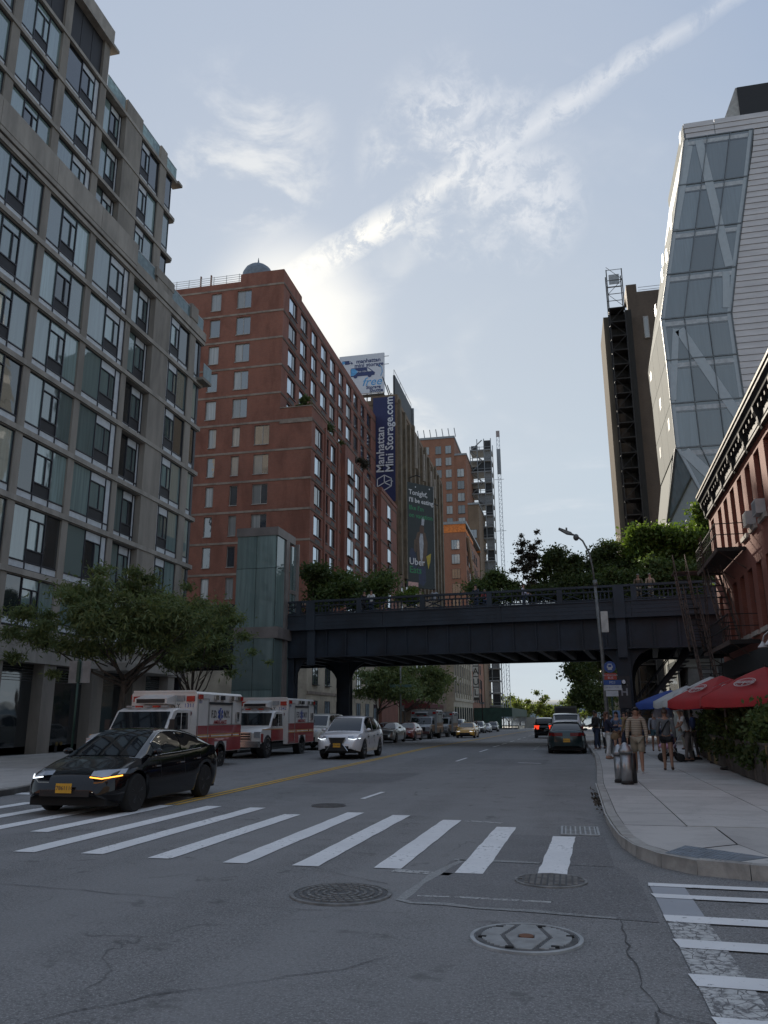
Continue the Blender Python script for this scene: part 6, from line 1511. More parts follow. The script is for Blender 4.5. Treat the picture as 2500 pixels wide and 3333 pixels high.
car('sedan_car', 'small grey car parked third ahead of the dark green saloon', 'car', (-.2, 68, gz(68)), UP, paint('grey', (.16, .165, .17), .4), SDN2)
for i, (y, c, lb, sp) in enumerate([(97, (.42, .43, .45), 'white hatch-backed SUV parked past the pickup ambulances', BOXY), (105, (.05, .055, .06), 'dark saloon parked near the far lamp post', SDN2), (113, (.40, .41, .42), 'light grey saloon parked before the sidewalk shed', SDN2), (121, (.03, .032, .035), 'black car parked level with the warehouse sign', SUV), (131, (.36, .37, .38), 'pale car furthest along the left kerb row', SDN2), (145, (.05, .05, .05), 'tiny dark car by the shed entrance', SUV)]):
    car('parked_car', lb, 'car', (-12.9, y, gz(y)), DN, paint('row%d' % i, c, .3), dict(sp, biggrille=False), 'cars parked along the left kerb', lit='on' if i == 3 else None)
car('sedan_car', 'distant pale car coming up the right lane', 'car', (-1.6, 128, gz(128)), UP, paint('row0', (.42, .43, .45), .3), SDN2)
# ------------------------------------------------------------------ ambulances
AW = M('ambulance_white', (.56, .55, .53), .35, var=.08, scale=1.2, coat=.5, grime=.12); AR = M('ambulance_red', (.26, .018, .02), .35, var=.1, coat=.5, grime=.2); GOLD = M('stripe_gold', (.50, .23, .05), .4)
REDL = M('red_lens', (.30, .012, .014), .15, ior=1.5); STARB = M('star_blue', (.03, .06, .26), .5); AMBT = M('fire_red_text', (.30, .03, .03), .5); INK = M('ink_black', (.015, .015, .02), .5); STRW = M('stripe_white', (.62, .62, .60), .5)
SILV = M('ambulance_silver', (.26, .27, .28), .4, .2, var=.1, grime=.2)
def ambulance(label, loc, num, white, lower, letters=True, group=None):
    t = T('ambulance', label, 'ambulance', loc, DN, group)
    def p(m, name, mat, sm=False): return m.out(name, mat, t, sm, True)
    BX0, BX1, BW_, BZ0, BZ1 = -3.45, .42, 1.2, .50, 2.52
    b = .05
    box = MB().prism([(-BW_, BZ0), (BW_, BZ0), (BW_, BZ1-.07), (BW_-.07, BZ1), (-BW_+.07, BZ1), (-BW_, BZ1-.07)], 'x', BX0, BX1)
    p(box, 'box_body', white)
    for s in (1, -1):
        y = s*(BW_+.004); y2 = s*(BW_+.012)
        def band(z0, z1, mat, a=BX0+.03, c=BX1-.05, name='stripe'): p(MB().box(a, min(y, y2), z0, c, max(y, y2), z1), name, mat)
        band(1.12, 1.40, lower); band(1.075, 1.112, GOLD); band(1.035, 1.07, STRW); band(.99, 1.03, GOLD)
        if True: band(.52, .985, lower, -1.1, BX1-.05); band(.52, .985, lower, BX0+.03, -2.15)
        band(.86, .985, lower, -2.14, -1.11)
        y3 = s*(BW_+.026)
        for a, c, z0, z1 in ((-3.40, -2.52, 1.42, 2.30), (-2.48, -.55, 1.42, 2.12), (-.50, .34, .56, 2.30)):
            m = MB()
            for q in ((a, z0, c, z0+.02), (a, z1-.02, c, z1), (a, z0, a+.02, z1), (c-.02, z0, c, z1)): m.box(q[0], min(y2, y3), q[1], q[2], max(y2, y3), q[3])
            p(m, 'door_seam', M('seam_grey', (.25, .25, .24), .5))
        p(MB().box(-2.5, min(y2, s*1.25), 2.12, -.52, max(y2, s*1.25), 2.19), 'awning_rail', INK)
        p(MB().box(-3.12, min(y2, s*1.26), 1.52, -2.86, max(y2, s*1.26), 1.86), 'door_latch', CHROME); p(MB().box(-3.05, min(y2, s*1.275), 1.62, -2.98, max(y2, s*1.275), 1.80), 'door_handle', INK)
        for x, mt in ((-3.28, REDL), (.22, REDL), (-3.0, CHROME), (-1.05, CHROME), (-2.4, CHROME), (-1.6, INK)):
            p(MB().box(x-.13, min(y2, s*1.275), 2.27, x+.13, max(y2, s*1.275), 2.42), 'side_lamp', mt)
        for x in (-3.3, -2.6, -.7): p(MB().ell((x, s*1.215, 1.06), (.05, .02, .05), 8, 5), 'marker_lamp', REDL, True)
        if letters and s > 0:
            for a in (0, 60, 120):
                d = Vector((math.cos(R(90+a)), 0, math.sin(R(90+a)))); n = Vector((-d.z, 0, d.x))*.055; c = Vector((-1.50, y2+.012, 1.78)); L_ = .21
                v = [c-d*L_-n, c+d*L_-n, c+d*L_+n, c-d*L_+n]; v += [Vector((q.x, q.y-.01, q.z)) for q in v]
                p(MB().add(v, [(0,1,2,3), (4,7,6,5), (0,4,5,1), (1,5,6,2), (2,6,7,3), (3,7,4,0)]), 'star_of_life', STARB)
            p(MB().box(-1.51, y2+.013, 1.60, -1.49, y2+.02, 1.96), 'star_staff', STRW)
            U, V_ = (-1, 0, 0), (0, 0, 1)
            text('F.D.', .36, (-.98, y2+.006, 1.77), U, V_, INK, t, local=True, extrude=.002, sx=.8, bold=.004); text('N.Y.', .36, (-2.05, y2+.006, 1.77), U, V_, INK, t, local=True, extrude=.002, sx=.8, bold=.004)
            text('AMBULANCE', .19, (-1.50, y2+.006, 1.50), U, V_, AMBT, t, local=True, extrude=.002, bold=.003)
            text(num, .15, (.18, y2+.006, 2.18), U, V_, STARB, t, local=True, extrude=.002)
    p(MB().box(BX1, -BW_+.05, 2.50, BX1+.02, BW_-.05, 2.56), 'drip_rail', white)
    # front face of the box: lamps, number, air-con unit
    for y, z, mt in ((.98, 2.28, REDL), (-.98, 2.28, REDL), (.62, 2.30, SILV), (-.62, 2.30, SILV)): p(MB().box(BX1, y-.14, z-.09, BX1+.06, y+.14, z+.09), 'front_lamp', mt)
    if letters:
        text(num, .19, (BX1+.012, .93, 2.06), (0, 1, 0), (0, 0, 1), STARB, t, local=True, extrude=.002); text('N.Y.', .2, (BX1+.012, .46, 2.05), (0, 1, 0), (0, 0, 1), INK, t, local=True, extrude=.002)
        p(MB().lathe([(.10, BX1+.004), (.10, BX1+.014), (.001, BX1+.014)], (0, .94, 1.80), 14, 'x'), 'badge', M('badge_maroon', (.12, .03, .04), .5))
    p(MB().prism([(BX1, 2.42), (BX1+.62, 2.28), (BX1+.62, 2.12), (BX1, 2.08)], 'y', -.75, .42), 'roof_unit', white); p(MB().box(BX1+.62, -.68, 2.14, BX1+.635, .34, 2.27), 'unit_grille', BLKT)
    # cab and bonnet
    CW = 1.0
    prof = [(BX1-.02, .62), (BX1-.02, 1.95), (1.35, 1.98), (1.62, 1.90), (2.10, 1.28), (3.12, 1.17), (3.28, 1.02), (3.28, .62)]
    rings = []
    for (yy, k) in ((-CW, .0), (-CW+.05, .05), (CW-.05, .05), (CW, .0)):
        rings.append([(x, yy, z-(.06-k) if z > 1.9 else z-(.03-k*.6)) for x, z in prof])
    p(MB().loft(rings, True, True), 'cab', white, 'auto')
    p(MB().add([(1.68, -.90, 1.83), (2.06, -.92, 1.33), (2.06, .92, 1.33), (1.68, .90, 1.83), (1.70, -.90, 1.86), (2.09, -.92, 1.35), (2.09, .92, 1.35), (1.70, .90, 1.86)], [(4,5,6,7), (0,1,5,4), (1,2,6,5), (2,3,7,6), (3,0,4,7)]), 'windscreen', GLAS)
    for s in (1, -1):
        y, y2 = s*(CW+.004), s*(CW+.014)
        v = [(.62, 1.30), (.66, 1.82), (1.42, 1.82), (1.86, 1.30)]
        p(MB().add([(a, y, z) for a, z in v]+[(a, y2, z) for a, z in v], [(0,1,2,3), (4,7,6,5), (0,4,5,1), (1,5,6,2), (2,6,7,3), (3,7,4,0)]), 'side_window', GLAS)
        p(MB().box(1.10, min(y, y2+s*.004), 1.30, 1.14, max(y, y2+s*.004), 1.82), 'window_pillar', white)
        p(MB().box(.5, min(y, y2), .68, 2.0, max(y, y2), 1.15), 'cab_stripe', lower); p(MB().box(.5, min(y, y2), 1.155, 3.1, max(y, y2), 1.185), 'cab_stripe', GOLD)
        p(MB().box(2.95, min(y, y2), .66, 3.2, max(y, y2), 1.0), 'cab_stripe', lower)
        p(MB().box(1.86, min(s*1.04, s*1.22), 1.30, 1.98, max(s*1.04, s*1.22), 1.62), 'mirror', BLKT); p(MB().box(1.88, min(s*.96, s*1.06), 1.36, 1.92, max(s*.96, s*1.06), 1.40), 'mirror_arm', BLKT)
        p(MB().box(3.20, s*.86-.13, .84, 3.305, s*.86+.13, 1.08), 'headlight', HEADL)
        # rear wheel-house, mudguard
        p(MB().lathe([(.46, s*.9), (.46, s*1.216), (.36, s*1.22), (.34, s*.9)], (-1.62, 0, .42), 20, 'y'), 'wheel_arch', BLKT, 'auto')
        p(MB().lathe([(.50, s*.7), (.50, s*1.02), (.42, s*1.06), (.40, s*.7)], (2.42, 0, .44), 20, 'y'), 'wheel_arch', BLKT, 'auto')
        wheel(t, 2.42, s*.90, .40, .26, RIMS, 8); wheel(t, -1.62, s*1.05, .40, .30, M('wheel_white', (.42, .41, .39), .6, var=.2), 8)
    p(MB().box(-3.4, -1.0, .40, 3.1, 1.0, .66), 'chassis', UNDER)
    p(MB().box(3.28, -.62, .72, 3.31, .62, 1.06), 'grille', CHROME if letters else BLKT)
    for q in range(3): p(MB().box(3.31, -.56, .76+.10*q, 3.325, .56, .82+.10*q), 'grille_slot', BLKT)
    p(MB().box(3.25, -1.0, .46, 3.48, 1.0, .70), 'bumper', CHROME); p(MB().box(-3.62, -1.1, .42, -3.45, 1.1, .55), 'rear_step', CHROME)
    for k in range(5): p(MB().box(1.42, -.62+.31*k-.10, 1.99, 1.58, -.62+.31*k+.10, 2.05), 'cab_lamp', REDL if k % 2 else SILV)
    return t
ambulance('white and red fire department ambulance numbered 1311 parked behind the black sedan', (-13.3, 25.75, 0), '1311', AW, AR)
ambulance('white and red fire department ambulance numbered 1342 parked nose to tail with the first', (-13.6, 35.8, 0), '1342', AW, AR)
BROWN = M('ambulance_lower_brown', (.14, .07, .03), .4, var=.15)
ambulance('silver-grey pickup-cab ambulance parked past the dark red sedan', (-13.0, 75.2, gz(75)), '', SILV, BROWN, False)
ambulance('second grey pickup-cab ambulance parked beyond the other grey one', (-13.0, 86.2, gz(86)), '', SILV, BROWN, False)
# box truck far right
bt = T('box_truck', 'dark boxy delivery truck stopped far along the right kerb', 'truck', (-.2, 90, gz(90)), UP)
MB().box(-3, -1.15, .7, 1.6, 1.15, 3.1).out('cargo_box', M('truck_dark', (.05, .055, .055), .6), bt, local=True); MB().prism([(1.65, .6), (1.65, 2.4), (2.5, 2.4), (3.1, 1.5), (3.3, .6)], 'y', -1.0, 1.0).out('cab', M('truck_dark', (.05, .055, .055), .6), bt, local=True)
MB().box(-3.02, -1.0, .85, -3.0, 1.0, 2.9).out('roller_door', BLKT, bt, local=True)
for x in (-1.8, 2.3):
    for s in (1, -1): wheel(bt, x, s*.95, .42, .26, RIMD)
# ================================================================== street furniture and cafe
LPG = M('lamp_post_grey', (.16, .165, .16), .55, .4, var=.25, scale=3); LPGN = M('post_green', (.02, .05, .038), .5, .2)
lp = T('street_lamp', 'tall grey street lamp with a curved arm beside the bus stop', 'street lamp', (1.63, 36.0, .14))
def lpp(m, n, mt=LPG, sm=True): return m.out(n, mt, lp, sm, True)
lpp(MB().tube([(0, 0, 0), (0, 0, 1.2), (-.02, 0, 4), (-.13, 0, 7.3)], .08, 12, [.12, .095, .08, .062]), 'pole')
lpp(MB().lathe([(.2, 0), (.2, .12), (.15, .2), (.13, .5), (.11, .6)], (0, 0, 0), 12), 'base')
lpp(MB().tube([(-.13, 0, 7.1), (-.17, 0, 7.9), (-.28, 0, 8.6), (-.52, 0, 9.15), (-.78, 0, 9.4), (-1.0, 0, 9.5)], .04, 8), 'arm')
lpp(MB().prism([(-.92, 9.44), (-1.0, 9.56), (-1.52, 9.80), (-1.56, 9.74), (-1.2, 9.50)], 'y', -.14, .14), 'lamp_head', LPG, False)
lpp(MB().ell((-.80, 0, 9.33), (.13, .13, .16), 8, 6), 'fitter'); lpp(MB().cyl((-1.2, 0, 9.66), (-1.2, 0, 9.80), .04, 8), 'photo_cell')
lpp(MB().box(.02, -.12, 5.05, .32, .12, 5.95), 'control_box', M('box_white', (.48, .48, .45), .6), False)
lpp(MB().tube([(-.02, 0, 5.0), (.2, .05, 4.8), (.24, .05, 4.55), (.1, .02, 4.4)], .012, 5), 'cable', BLK)
lpp(MB().cyl((-.10, 0, 7.1), (-.12, 0, 7.35), .10, 10), 'clamp')
bs = T('bus_stop_sign', 'green bus stop post with a round blue bus sign above red and blue plates', 'bus stop sign', (1.86, 35.7, .14))
def bsp(m, n, mt, sm=False): return m.out(n, mt, bs, sm, True)
BLU = M('sign_blue', (.022, .07, .26), .45); RDS = M('sign_red', (.36, .05, .035), .5); WHS = M('sign_pale', (.45, .47, .5), .5)
bsp(MB().cyl((0, 0, 0), (0, 0, 3.55), .045, 10), 'post', LPGN, True)
bsp(MB().lathe([(.001, -.07), (.24, -.07), (.24, -.05), (.001, -.05)], (0, 0, 3.55), 22, 'y'), 'round_sign', BLU)
bsp(MB().box(-.085, -.085, 3.42, .085, -.072, 3.68).box(-.12, -.082, 3.50, .12, -.073, 3.60), 'bus_symbol', WHS); bsp(MB().box(-.06, -.09, 3.54, .06, -.084, 3.64), 'bus_window', BLU)
for z0, z1, w, mt, dx in ((3.02, 3.29, .25, RDS, 0), (2.80, 3.0, .36, BLU, .06), (2.58, 2.79, .36, WHS, .06), (2.33, 2.56, .25, WHS, .02)): bsp(MB().box(dx-w, -.075, z0, dx+w, -.055, z1), 'plate', mt)
text('NO STANDING', .085, (0, -.078, 3.2), (1, 0, 0), (0, 0, 1), WHS, bs, local=True, extrude=.001); text('BUS', .13, (0, -.078, 3.09), (1, 0, 0), (0, 0, 1), WHS, bs, local=True, extrude=.001)
text('M23', .14, (.06, -.078, 2.9), (1, 0, 0), (0, 0, 1), WHS, bs, local=True, extrude=.001); text('W 23 ST / 10 AV', .075, (.06, -.078, 2.7), (1, 0, 0), (0, 0, 1), BLU, bs, local=True, extrude=.001)
bsp(MB().box(-.02, -.09, .75, .28, -.05, 1.75), 'timetable', M('poster_blue', (.10, .19, .34), .4, var=.3, scale=5)); bsp(MB().box(.0, -.095, 1.25, .26, -.09, 1.45), 'timetable_strip', WHS)
# two stainless bollard-like posts
SS = M('stainless', (.34, .34, .345), .38, .85, var=.12, scale=8)
for i, (x, y, h, lb) in enumerate([(1.24, 19.85, .78, 'shiny domed steel bollard with a black side standing at the kerb'), (1.12, 20.35, .72, 'second steel bollard half hidden by the domed one at the kerb')]):
    b = T('steel_bollard', lb, 'bollard', (x, y, .15))
    MB().lathe([(.125, .0), (.125, h-.08)], (0, 0, 0), 22).out('shaft', SS, b, True, True)
    MB().lathe([(.15, h-.10), (.16, h-.04), (.13, h), (.10, h+.06), (.05, h+.12), (.03, h+.13), (.001, h+.14)], (0, 0, 0), 22).out('cap', SS, b, True, True)
    MB().lathe([(.14, 0), (.14, .05), (.128, .07)], (0, 0, 0), 18).out('foot', BLK, b, True, True)
    m = MB().lathe([(.1, .02), (.1, h-.1)], (.13, .07, 0), 14); m.out('black_post', M('post_black', (.012, .012, .013), .35), b, True, True)
# plain back of a street sign on the left pavement
ls = T('street_sign', 'grey blank back of a square street sign on a green post before the shopfront', 'sign', (-15.9, 24.2, .15))
MB().cyl((0, 0, 0), (0, 0, 3.42), .04, 8).out('post', LPGN, ls, True, True); MB().box(-.40, .05, 2.65, .40, .065, 3.38).out('plate', M('sign_back', (.20, .195, .19), .7, .1), ls, local=True); MB().box(-.05, -.05, 2.68, .05, .05, 3.36).out('bracket', LPGN, ls, local=True)
fl = T('street_lamp', 'slim grey pole with two green street name blades past the viaduct', 'lamp post', (-14.6, 72, gz(72)))
MB().tube([(0, 0, 0), (0, 0, 4), (0, 0, 9)], .08, 8).out('pole', LPG, fl, True, True)
for s in (-1, 1): MB().box(.06 if s > 0 else -1.0, -.01, 4.5, 1.0 if s > 0 else -.06, .01, 4.75).out('name_blade', M('blade_green', (.08, .14, .12), .5), fl, local=True)
MB().box(.08, -.05, 2.4, .3, .05, 2.9).out('control_box', LPG, fl, local=True)
f2 = T('street_lamp', 'dark slim pole by the limestone warehouse', 'lamp post', (-15.2, 150, gz(150)))
MB().cyl((0, 0, 0), (0, 0, 9), .09, 8).out('pole', BLK, f2, True, True); MB().box(-.4, -.03, 4.8, .4, .03, 5.2).out('plate', STEELG, f2, local=True)
# litter by the kerb
lt_ = tag(leafobj := put('leaf_litter', leaves(np.array([[.40+.16*abs(RS.normal()), 17.5+1.1*RS.normal(), .02+.01*RS.uniform()] for _ in range(140)]), .05), M('dead_leaf', (.07, .055, .04), .9)), 'scatter of dead leaves in the gutter beside the kerb', 'leaves', kind='stuff')

# ------------------------------------------------------------------ pavement cafe
RED = M('canvas_red', (.36, .022, .024), .75, var=.12, scale=2, trans=.15); WHC = M('canvas_white', (.55, .56, .55), .8, var=.08, trans=.25); BLC = M('canvas_blue', (.03, .075, .30), .8, var=.1, trans=.2)
def parasol(label, loc, r, h, mats, logo=False, ang=0, drop=.42, group='cafe parasols'):
    t = T('cafe_parasol', label, 'parasol', loc, ang, group)
    MB().cyl((0, 0, 0), (0, 0, h), .028, 8).out('pole', M('pole_pale', (.3, .29, .27), .6), t, True, True)
    MB().lathe([(.3, 0), (.3, .06), (.06, .1), (.05, .3)], (0, 0, 0), 14).out('base', BLK, t, True, True)
    n = 6
    for k in range(n):
        a0, a1 = 2*math.pi*k/n, 2*math.pi*(k+1)/n; g = []
        for q in (0.02, .18, .4, .62, .82, 1.0):
            row = []
            for w in (0, .25, .5, .75, 1):
                a = a0+(a1-a0)*w; cut = 1-.10*math.sin(math.pi*w)*q; sag = .05*math.sin(math.pi*w)*q
                row.append((r*q*cut*math.cos(a), r*q*cut*math.sin(a), h-drop*(q**1.15)-sag+.01*random.uniform(-1, 1)*q))
            g.append(row)
        e = g[-1]; g.append([(x*1.005+random.uniform(-.015, .015), y*1.005+random.uniform(-.015, .015), z-.19-.03*random.random()) for x, y, z in e])
        p_ = MB().loft(g, False).out('canopy_panel', mats[k % len(mats)], t, True, True)
        MB().cyl((0, 0, h-.02), (r*math.cos(a0), r*math.sin(a0), h-drop-.02), .012, 5).out('rib', M('rib_grey', (.2, .2, .2), .6), t, True, True)
        if logo:
            am = (a0+a1)/2; ca, sa = math.cos(am), math.sin(am); kk = r*.58; slope = drop*1.15/r*.93
            c = Vector((kk*ca, kk*sa, h-drop*(.58/.955)**1.15-.005)); uo = Vector((ca, sa, -slope)).normalized(); us = Vector((-sa, ca, 0)); un = us.cross(uo)*-1
            if un.z < 0: un = -un
            c = c+un*.035
            def disc(ra, rb, name):
                m = MB(); ring = []
                for i in range(24):
                    th = 2*math.pi*i/24; d = us*math.cos(th)-uo*math.sin(th); ring.append((c+d*ra*1.0, c+d*rb))
                m.loft([[x for x, _ in ring], [y for _, y in ring]], True); m.out(name, WHC, t, local=True)
            disc(.27, .245, 'logo_ring'); disc(.22, .205, 'logo_ring')
            bar = [c+us*x-uo*y for x, y in ((-.26, -.05), (.26, -.05), (.26, .07), (-.26, .07))]
            MB().add([q+un*.004 for q in bar], [(0,1,2,3)]).out('logo_band', WHC, t, local=True)
            for an in (-50, 0, 50): 
                d = us*math.sin(R(an))-uo*-math.cos(R(an))*-1; d = us*math.sin(R(an))*.19-uo*math.cos(R(an))*-.19
                w_ = us*math.cos(R(an))*.012
                MB().add([c-w_, c+w_, c+d+w_, c+d-w_], [(0,1,2,3)]).out('logo_ray', WHC, t, local=True)
            text('CONEY ISLAND', .085, tuple(c+un*.008-uo*.01), tuple(us), tuple(-uo), RED, t, local=True, extrude=.001)
    MB().ell((0, 0, h+.03), (.03, .03, .06), 8, 6).out('finial', BLK, t, True, True)
    return t
parasol('red beer-logo parasol spread widest at the open end of the cafe', (5.1, 22.8, .15), 1.85, 2.74, [RED], True, R(20), .78)
parasol('red logo parasol tucked under the wider one beside the hedge', (4.5, 25.6, .15), 1.6, 2.66, [RED], True, R(5), .72)
parasol('white parasol with a pale blue tint behind the red ones', (4.75, 28.9, .15), 1.35, 2.78, [WHC], False, R(15), .62)
parasol('white and cream parasol between the blue and the red ones', (4.3, 31.4, .15), 1.25, 2.58, [WHC], False, R(40), .55)
parasol('blue parasol at the far end of the cafe', (4.0, 33.8, .15), 1.35, 2.5, [BLC], False, R(0), .5)
fu = T('folded_parasol', 'white parasol folded shut on its pole between cafe tables', 'parasol', (3.75, 34.6, .15))
MB().cyl((0, 0, 0), (0, 0, 2.5), .025, 8).out('pole', M('pole_pale', (.3, .29, .27), .6), fu, True, True)
m = MB(); rings = []
for z, r_ in ((1.45, .34), (1.55, .33), (1.85, .25), (2.15, .15), (2.4, .07), (2.5, .02)):
    rings.append([(r_*(1+.22*math.cos(6*a))*math.cos(a), r_*(1+.22*math.cos(6*a))*math.sin(a), z+.03*math.cos(6*a)) for a in [2*math.pi*i/36 for i in range(36)]])
m.loft(rings, True); m.out('canopy', WHC, fu, True, True)
# planters with hedges round the cafe
WOOD = M('planter_board', (.075, .062, .05), .85, var=.5, scale=3, bump=.4, bscale=20, grime=.5); OCH = M('planter_panel', (.20, .15, .07), .8, var=.4, scale=2)
PL = [(4.22, 20.6), (4.25, 22.4), (4.32, 24.2), (4.4, 26.0), (4.5, 27.8), (4.6, 29.6), (4.75, 31.4), (4.9, 33.2)]
PLL = ['nearest the street corner', 'second from the street corner', 'under the wide red parasol', 'under the tucked red parasol', 'with an ochre panel', 'with a pale ochre panel behind the pram', 'at the foot of the white parasol', 'at the foot of the blue parasol']
for i, ((x, y), lb) in enumerate(zip(PL, PLL)):
    t = T('hedge_planter', 'dark timber planter with a leafy hedge '+lb, 'planter', (x, y, .15), 0, 'planters round the cafe')
    for k in range(6): MB().box(0, -.85+.285*k, .03, .05, -.85+.285*k+.27, .86).out('board', OCH if (i in (4, 5) and k in (3, 4)) else WOOD, t, local=True)
    MB().box(.06, -.84, .03, .55, .84, .80).out('trough', UNDER, t, local=True); MB().box(-.02, -.87, .86, .6, .87, .90).out('rim', WOOD, t, local=True)
    MB().box(.0, -.87, .02, .55, -.852, .86).out('end_board', OCH if i == 0 else WOOD, t, local=True)
    cl = [(x+.28+random.uniform(-.15, .15), y+random.uniform(-.8, .8), 1.2+random.uniform(-.1, .5), random.uniform(.22, .42)) for _ in range(11)]
    tag(put('hedge', leaves(cloud(cl, 2600, .9), .075), LF_DK if i % 2 else LF_MID, t), None, None, kind='stuff')
    cl = [(x-.02+random.uniform(-.05, .1), y+random.uniform(-.8, .8), .85+random.uniform(-.25, .1), random.uniform(.12, .2)) for _ in range(6)]
    tag(put('trailing_plants', leaves(cloud(cl, 700, 1.0), .07), LF_DK, t), None, None, kind='stuff')
tb_ = T('cafe_wall', 'low dark screen wall closing the end of the cafe behind the planters', 'screen', (5.6, 19.6, .15))
for k in range(6): MB().box(4.24+.45*k, 19.58, .16, 4.24+.45*k+.43, 19.66, 1.0).out('board', WOOD, tb_)
for i, (x, y) in enumerate(((5.4, 22.0), (5.5, 25.0), (5.6, 28.2), (5.6, 31.0))):
    t = T('cafe_table', ['small dark cafe table under the wide red parasol', 'small dark cafe table behind the red parasols', 'small dark cafe table under the white parasol', 'small dark cafe table near the blue parasol'][i], 'table', (x, y, .15), 0, 'cafe tables')
    MB().lathe([(.001, .72), (.38, .72), (.38, .75), (.001, .75)], (0, 0, 0), 18).out('top', BLK, t, True, True); MB().cyl((0, 0, 0), (0, 0, .72), .03, 8).out('leg', BLK, t, True, True); MB().lathe([(.25, 0), (.25, .02), (.03, .05)], (0, 0, 0), 14).out('foot', BLK, t, True, True)
# ================================================================== people
def skinmesh(nodes, edges, sub=1):
    # nodes: {key: (x, y, z, rx, ry)}
    keys = list(nodes); ix = {k: i for i, k in enumerate(keys)}
    me = bpy.data.meshes.new('skin'); me.from_pydata([nodes[k][:3] for k in keys], [(ix[a], ix[b]) for a, b in edges], []); me.update()
    ob = bpy.data.objects.new('skin', me); md = ob.modifiers.new('skin', 'SKIN'); md.use_smooth_shade = True; md.branch_smoothing = .3
    if not me.skin_vertices:
        bm = bmesh.new(); bm.from_mesh(me); bm.verts.layers.skin.verify(); bm.to_mesh(me); bm.free()
    sv = me.skin_vertices[0].data
    for i, k in enumerate(keys): sv[i].radius = (nodes[k][3], nodes[k][4]); sv[i].use_root = (i == 0)
    if sub: s = ob.modifiers.new('sub', 'SUBSURF'); s.levels = sub; s.render_levels = sub
    out = bake(ob); bpy.data.meshes.remove(me); return out
SKINS = {'light': M('skin_light', (.40, .23, .165), .55, var=.08), 'tan': M('skin_tan', (.29, .155, .10), .55, var=.08), 'brown': M('skin_brown', (.12, .065, .043), .55, var=.08)}
HAIR = {'dark': M('hair_dark', (.018, .013, .011), .6), 'brown': M('hair_brown', (.055, .032, .02), .6), 'grey': M('hair_grey', (.22, .21, .2), .7), 'red': M('hair_auburn', (.10, .04, .022), .6)}
def cloth(n, c, **k): return M('cloth_'+n, c, .9, var=.14, scale=9, bump=.25, bscale=50, **k)
def person(label, loc, rz, h=1.72, skin='tan', hair='dark', hairlen=0, shirt=None, sleeve=1, legs=None, leglen=1, shoes=None, stride=.0, armL=(0, 0), armR=(0, 0), lean=0.0, build=1.0, female=False, head=(0, 0), hat=None, group=None, jacket=None, fat=1.0):
    # local frame: facing -y; stride in metres; arm = (swing forward deg, elbow bend deg)
    t = T('person', label, 'person', loc, rz, group)
    k = h/1.75; ln = math.tan(R(lean))
    def P(x, y, z): 
        yy = y-(max(0, z-.92))*ln; return (x*k, yy*k, z*k)
    sw = .175 if female else .195; hp_ = .095 if female else .09
    J = {'pel': P(0, 0, .95), 'wai': P(0, .01, 1.10), 'che': P(0, .0, 1.27), 'nkb': P(0, .015, 1.46), 'nck': P(0, 0, 1.53), 'hed': P(head[0], -.015+head[1], 1.615), 'crn': P(head[0]*1.4, .0+head[1]*1.2, 1.685)}
    for s, nm, ar, st_ in ((1, 'L', armL, stride), (-1, 'R', armR, -stride)):
        sx = s*sw; J['sh'+nm] = P(sx, .01, 1.425)
        a = R(ar[0]); ua = .30; el = (sx+s*.055, .01-math.sin(a)*ua, 1.425-math.cos(a)*ua); J['el'+nm] = P(*el)
        b = a+R(ar[1]); fa = .245; inx = (ar[2] if len(ar) > 2 else 0)
        wr_ = (el[0]+s*.01-s*inx, el[1]-math.sin(b)*fa, el[2]-math.cos(b)*fa); J['wr'+nm] = P(*wr_)
        dx, dy, dz = -s*inx*.35, -math.sin(b), -math.cos(b)
        def H(u, side, out): return P(wr_[0]+dx*u+s*out, wr_[1]+dy*u-side*dz*-1*.0+side*math.cos(b)*-1, wr_[2]+dz*u+side*math.sin(b))
        J['pa'+nm] = H(.065, 0, 0)
        for q, (off, l1, l2) in enumerate(((.026, .045, .035), (.009, .05, .04), (-.009, .046, .037), (-.026, .038, .028))):
            J['f%d%sa' % (q, nm)] = H(.065+l1, off, 0); J['f%d%sb' % (q, nm)] = H(.065+l1+l2, off, -.012)
        J['t%sa' % nm] = H(.045, .038, -.006); J['t%sb' % nm] = H(.085, .052, -.012)
        kn = (s*hp_*1.02, -st_*.55-.02, .50); an = (s*hp_*1.0, -st_+ (.05 if st_ < 0 else 0), .085+(.05 if st_ < -.15 else 0))
        J['hi'+nm] = P(s*hp_, 0, .90); J['kn'+nm] = P(*kn); J['an'+nm] = P(*an); J['he'+nm] = P(an[0], an[1]+.045, .04+(an[2]-.085)*1.2); J['to'+nm] = P(an[0]+s*.02, an[1]-.15, .032+(an[2]-.085)*.2)
    b_ = build*k; g = fat
    RR = {'pel': (.135*b_*g, .105*b_*g), 'wai': (.118*b_*g if not female else .105*b_, .10*b_*g), 'che': (.145*b_*g, .11*b_*g), 'nkb': (.075*b_, .065*b_), 'nck': (.05*k, .055*k), 'hed': (.072*k, .088*k), 'crn': (.066*k, .078*k)}
    for nm in 'LR':
        RR.update({'sh'+nm: (.062*b_, .06*b_), 'el'+nm: (.043*b_, .043*b_), 'wr'+nm: (.028*k, .03*k), 'pa'+nm: (.022*k, .036*k), 't%sa' % nm: (.012*k, .012*k), 't%sb' % nm: (.008*k, .008*k),
                   'hi'+nm: (.088*b_, .092*b_), 'kn'+nm: (.06*b_, .062*b_), 'an'+nm: (.038*k, .042*k), 'he'+nm: (.034*k, .034*k), 'to'+nm: (.038*k, .022*k)})
        for q in range(4): RR['f%d%sa' % (q, nm)] = (.0085*k, .0085*k); RR['f%d%sb' % (q, nm)] = (.007*k, .007*k)
